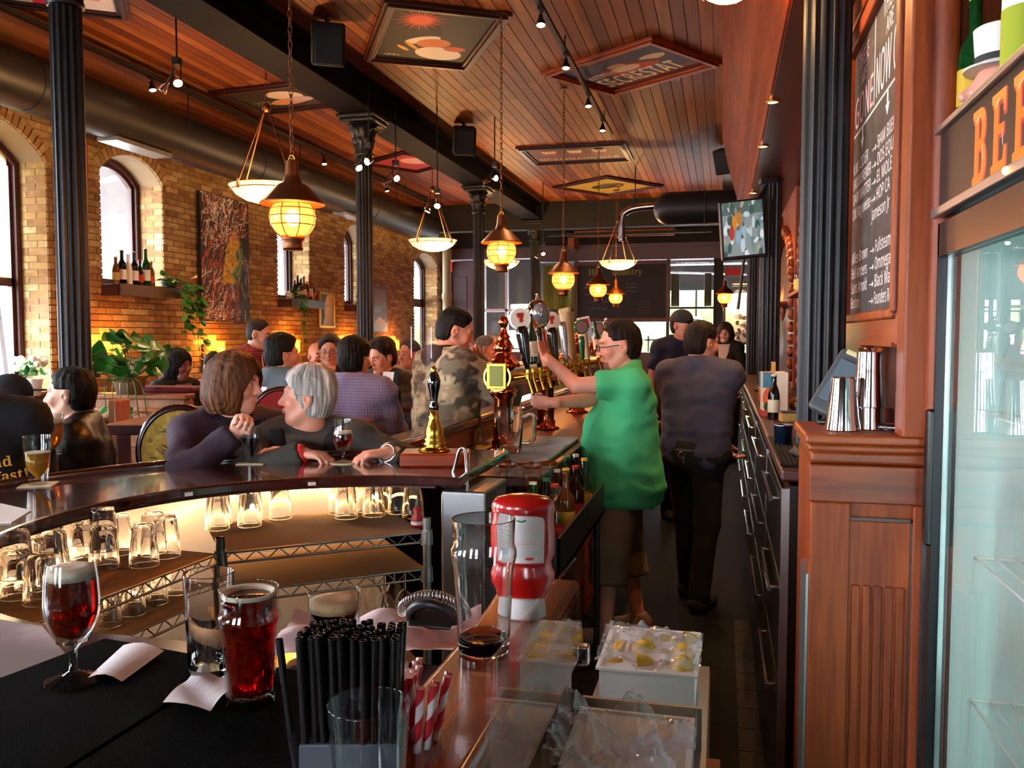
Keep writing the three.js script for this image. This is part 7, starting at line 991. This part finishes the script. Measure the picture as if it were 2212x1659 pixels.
// ---------- art and sconces on the brick wall ----------
{
  const o = thing('painting', 'tall expressive painting of a figure in a yellow and green robe', 'painting', [WX + .02, 2.5, -8.83]);
  const t = canvas(512, 730, (g, w, h) => {
    g.fillStyle = '#1d1110'; g.fillRect(0, 0, w, h); const st = (n, x0, x1, y0, y1, cs, wd, ln, an) => { for (let i = 0; i < n; i++) { g.strokeStyle = cs[floor(rnd() * cs.length)]; g.lineWidth = wd * (.5 + rnd()); const x = rr(x0, x1) * w, y = rr(y0, y1) * h, a = an + rr(-.4, .4); g.beginPath(); g.moveTo(x, y); g.lineTo(x + ln * cos(a) * rnd(), y + ln * sin(a) * rnd()); g.stroke(); } };
    st(420, 0, .95, 0, .45, ['#8a3a1c', '#a8481f', '#b8a898', '#d8ccc0', '#3a1c14', '#7a3018'], 8, 100, -.9); st(320, 0, .5, .5, 1, ['#9a4420', '#7a2e18', '#140a0a', '#c25a28'], 9, 130, -1.1); st(200, .0, .5, .6, 1, ['#0a0808', '#120c0c', '#d0c0b4'], 6, 110, -.9); g.fillStyle = '#0c0a0c'; g.fillRect(w * .78, h * .3, w * .22, h * .7); st(60, .8, 1, .4, 1, ['#d8d0cc', '#3a3436', '#1c181a'], 3, 120, 1.5);
    const robe = (x, y) => { const c = .6 + .1 * sin(y * 5), hw = y < .26 || y > .68 ? 0 : .1 + .09 * smooth(.26, .45, y); return abs(x - c) < hw ? (x > c + .06 + .04 * sin(y * 40) ? 2 : 1) : 0; };
    st(90, .1, .55, 0, .3, ['#e0d6cc', '#b8aaa0', '#f0e8e0'], 6, 70, 1.1);
    for (let i = 0; i < 1500; i++) { const x = rr(.3, .9), y = rr(.24, .7), k = robe(x, y); if (!k) continue; g.strokeStyle = k === 1 ? ['#d8b01c', '#e2c030', '#c49a18', '#d0a820'][i % 4] : ['#3f7a56', '#2f6a5a', '#4f8a4a', '#b0a030'][i % 4]; g.lineWidth = 7; g.beginPath(); g.moveTo(x * w, y * h); g.lineTo(x * w + rr(-6, 6), y * h + rr(8, 26)); g.stroke(); }
    st(40, .55, .74, .27, .33, ['#a8261c', '#c0402c', '#e0d0c0'], 6, 30, .4); st(60, .6, .76, .16, .26, ['#8a6a3a', '#a88a4a', '#4a2a1c', '#c9a870'], 7, 30, 1.4); st(90, .5, .58, .68, .98, ['#8a3620', '#a04a2a', '#6a2818'], 8, 40, 1.55); st(90, .68, .76, .68, .98, ['#8a3620', '#a04a2a', '#6a2818'], 8, 40, 1.55); st(30, .6, .66, .67, .8, ['#d8c4c0', '#b8a0a0'], 6, 40, 1.5);
    st(60, .18, .34, .28, .42, ['#c98a70', '#8a4a34', '#e0d0c4', '#3a1c14'], 6, 26, .6); st(160, .05, .75, .9, 1, ['#d8ccc4', '#b89a90', '#2a1c18'], 4, 40, -.6);
  });
  obj('canvas', box(.03, 1.42, .99, .02, 0, 0), std('#241512', { roughness: .8 }), o); obj('painted_face', new THREE.PlaneGeometry(.98, 1.41).rotateY(PI / 2).translate(.0362, 0, 0), std('#fff', { map: t, roughness: .55 }), o);
}
{
  const o = thing('framed_portrait', 'gilt framed black and white portrait print on the brick wall', 'framed picture', [WX + .01, 2.0, -11.46]); const t = canvas(256, 300, (g, w, h) => { g.fillStyle = '#e3cfa8'; g.fillRect(0, 0, w, h); blob(g, [[0, 0], [w * .55, 0], [w * .3, h * .35], [w * .36, h * .7], [w * .2, h], [0, h]], '#2c2622'); oval(g, w * .62, h * .4, w * .2, h * .26, '#efe2c4'); oval(g, w * .58, h * .35, w * .04, h * .015, '#2c2622'); oval(g, w * .72, h * .36, w * .03, h * .012, '#2c2622'); oval(g, w * .66, h * .56, w * .05, h * .015, '#5a4a40'); blob(g, [[w * .45, h], [w * .55, h * .68], [w * .8, h * .72], [w, h]], '#d8c49c'); });
  const fr = poly([[-.25, -.26], [.25, -.26], [.25, .26], [-.25, .26]], .03, .006, [[[-.21, -.22], [.21, -.22], [.21, .22], [-.21, .22]]]).rotateY(PI / 2); obj('gilt_frame', fr, std('#c99a3c', { metalness: .8, roughness: .3 }), o); obj('print', new THREE.PlaneGeometry(.43, .45).rotateY(PI / 2).translate(.012, 0, 0), std('#fff', { map: t, roughness: .5 }), o);
}
{ const o = thing('wall_poster', 'tall pale poster with a fish shape beside the second column', 'poster', [WX + .01, 2.07, -13.46]); const t = canvas(200, 256, (g, w, h) => { g.fillStyle = '#6a4a44'; g.fillRect(0, 0, w, h); g.fillStyle = '#8a6a60'; g.fillRect(20, 10, w - 40, 110); g.fillStyle = '#a8bccc'; g.fillRect(0, h * .78, w, h * .22); blob(g, [[30, 200], [90, 170], [150, 190], [180, 180], [150, 210], [80, 225]], '#d8b8a8'); }); obj('backing', box(.012, .76, .66, .006, 0, 0), M.black, o); obj('print', new THREE.PlaneGeometry(.64, .74).rotateY(PI / 2).translate(.0135, 0, 0), std('#fff', { map: t, roughness: .2 }), o); }
tag(obj('red_banner', box(.015, .36, .12, WX + .02, 3.2, -6.62), std('#a81a14', { roughness: .7 })), 'narrow red banner on the bricks beside the first column', 'banner');
const shade = phy('#e8a868', { transmission: .5, thickness: 0, roughness: .85, emissive: '#ff7a1e', emissiveIntensity: .5, side: 2 }), flame = std('#fff', { emissive: '#ff9c38', emissiveIntensity: 30 });
for (const [z, y] of [[-6.75, 1.56], [-8.43, 1.55], [-10.2, 1.56], [-12.05, 1.56], [-13.8, 1.53]]) {
  const o = thing('candle_sconce', 'iron wall sconce with two glowing amber candle glasses', 'sconce', [WX, y, z], 0, 'candle sconces on the brick wall'); obj('back_plate', rbox(.02, .3, .06, .006, .012, -.16, 0), M.iron, o);
  [[0, 0], [-.17, -.07]].forEach(([dz, dy], i) => { obj('arm', tube([[.02, -.2, dz * .3], [.08, -.24, dz * .8], [.11, -.16 + dy, dz], [.11, -.1 + dy, dz]], .008, 20, 6), M.iron, o); obj('drip_pan', lathe([[0, -.1], [.05, -.095], [.052, -.088], [0, -.09]], .11, dy, dz), M.iron, o); obj('glass_shade', lathe([[.036, -.088], [.046, -.07], [.046, .09]], .11, dy, dz, 24), shade, o); obj('flame', sph(.016, .11, dy - .0, dz, 10, 1.5), flame, o); const l = new THREE.PointLight('#ff9a40', .55, 0, 2); l.position.set(.11, dy, dz); l.castShadow = true; o.add(l); });
}
// ---------- along the back wall ----------
{
  const o = thing('menu_board', 'large framed menu chalkboard hung at the far shopfront', 'chalkboard', [-1.95, 2.5, -17.05]); const t = canvas(768, 480, (g, w, h) => { g.fillStyle = '#1c1a1b'; g.fillRect(0, 0, w, h); g.fillStyle = '#8a7c28'; font(g, 74, 'serif'); g.fillText('H', 90, 90); g.fillText('Country', 300, 90, 260); g.fillStyle = '#6a6668'; scribble(g, 90, 330, 200, 18, '#7a7470'); scribble(g, 60, 200, 60, 26, '#6a6668'); scribble(g, 90, 390, 160, 22, '#6a6668'); g.fillStyle = '#8a2420'; g.fillRect(60, 260, 70, 8); for (let i = 0; i < 3; i++) scribble(g, 420, 170 + i * 34, 90, 14, '#7a7488'); for (let i = 0; i < 5; i++) scribble(g, 520, 330 + i * 26, 110, 10, '#6a6058'); });
  const W = .95, H = .6, fw = .08; obj('frame', poly([[-W, -H], [W, -H], [W, H], [-W, H]], .05, .008, [[[-W + fw, -H + fw], [W - fw, -H + fw], [W - fw, H - fw], [-W + fw, H - fw]]]), std('#4a2420', { roughness: .5 }), o); obj('board', new THREE.PlaneGeometry(2 * (W - fw) + .01, 2 * (H - fw) + .01).translate(0, 0, .02), std('#fff', { map: t, roughness: .7 }), o);
}
{ const o = thing('exit_sign', 'small lit red exit sign above the far door', 'exit sign', [-5.3, 3.0, -16.3]); obj('box', rbox(.14, .2, .05, .008, 0, 0, 0), std('#fff', { emissive: '#ff1018', emissiveIntensity: 1.2, color: '#a00' }), o); obj('stem', rod([0, .1, 0], [0, CEIL - 3.0, 0], .01), M.black, o); const l = new THREE.PointLight('#ff2020', .15); l.position.set(0, 0, .08); o.add(l); }
{ const o = thing('standpipe', 'thick tan pipe rising in the far corner', 'pipe', [-5.3, 0, -16.2]); obj('pipe', cyl(.085, .085, CEIL, 0, CEIL / 2, 0, 20), std('#8a7a5c', { roughness: .5 }), o); obj('coupling', [cyl(.1, .1, .12, 0, 2.4, 0), cyl(.1, .1, .12, 0, .9, 0)], std('#8a7a5c', { roughness: .5 }), o); }
{ const o = thing('art_print', 'bright framed art print lit at the far right wall', 'framed picture', [.31, 1.98, -17.0]); const t = canvas(256, 512, (g, w, h) => { g.fillStyle = '#efe4cc'; g.fillRect(0, 0, w, h); for (let i = 0; i < 90; i++) oval(g, w * (.4 + .6 * rnd()), h * (.45 + .55 * rnd()), 6 + 30 * rnd(), 4 + 18 * rnd(), ['#3a3634', '#6a6460', '#1c1a1a', '#a89c8c'][floor(rnd() * 4)], rnd() * 3); }); obj('frame', poly([[-.3, -.52], [.3, -.52], [.3, .52], [-.3, .52]], .04, .006, [[[-.26, -.48], [.26, -.48], [.26, .48], [-.26, .48]]]), M.black, o); obj('print', new THREE.PlaneGeometry(.53, .97).translate(0, 0, .015), std('#fff', { map: t, roughness: .4 }), o);
  const p = thing('picture_light', 'small brass lamp above the far art print', 'lamp', [.31, 2.62, -16.8]); obj('tube', cyl(.02, .02, .3, 0, 0, 0, 12, 0, 0, PI / 2), M.brass, p); obj('lamp_face', box(.26, .008, .02, 0, -.018, 0), std('#fff', { emissive: '#ffd08a', emissiveIntensity: 12 }), p); obj('arm', rod([0, 0, 0], [0, .02, -.26], .008), M.brass, p); const l = new THREE.SpotLight('#ffd9a8', 8, 5, 1.0, .5, 2); l.position.set(0, -.03, 0); l.target.position.set(0, -.8, -.18); l.castShadow = true; p.add(l, l.target); }
tag(obj('red_sign', box(.34, .16, .02, .2, 2.85, -16.98), std('#b0121a', { roughness: .5 })), 'plain red sign above the far art print', 'sign');
renderer.render(scene, camera);
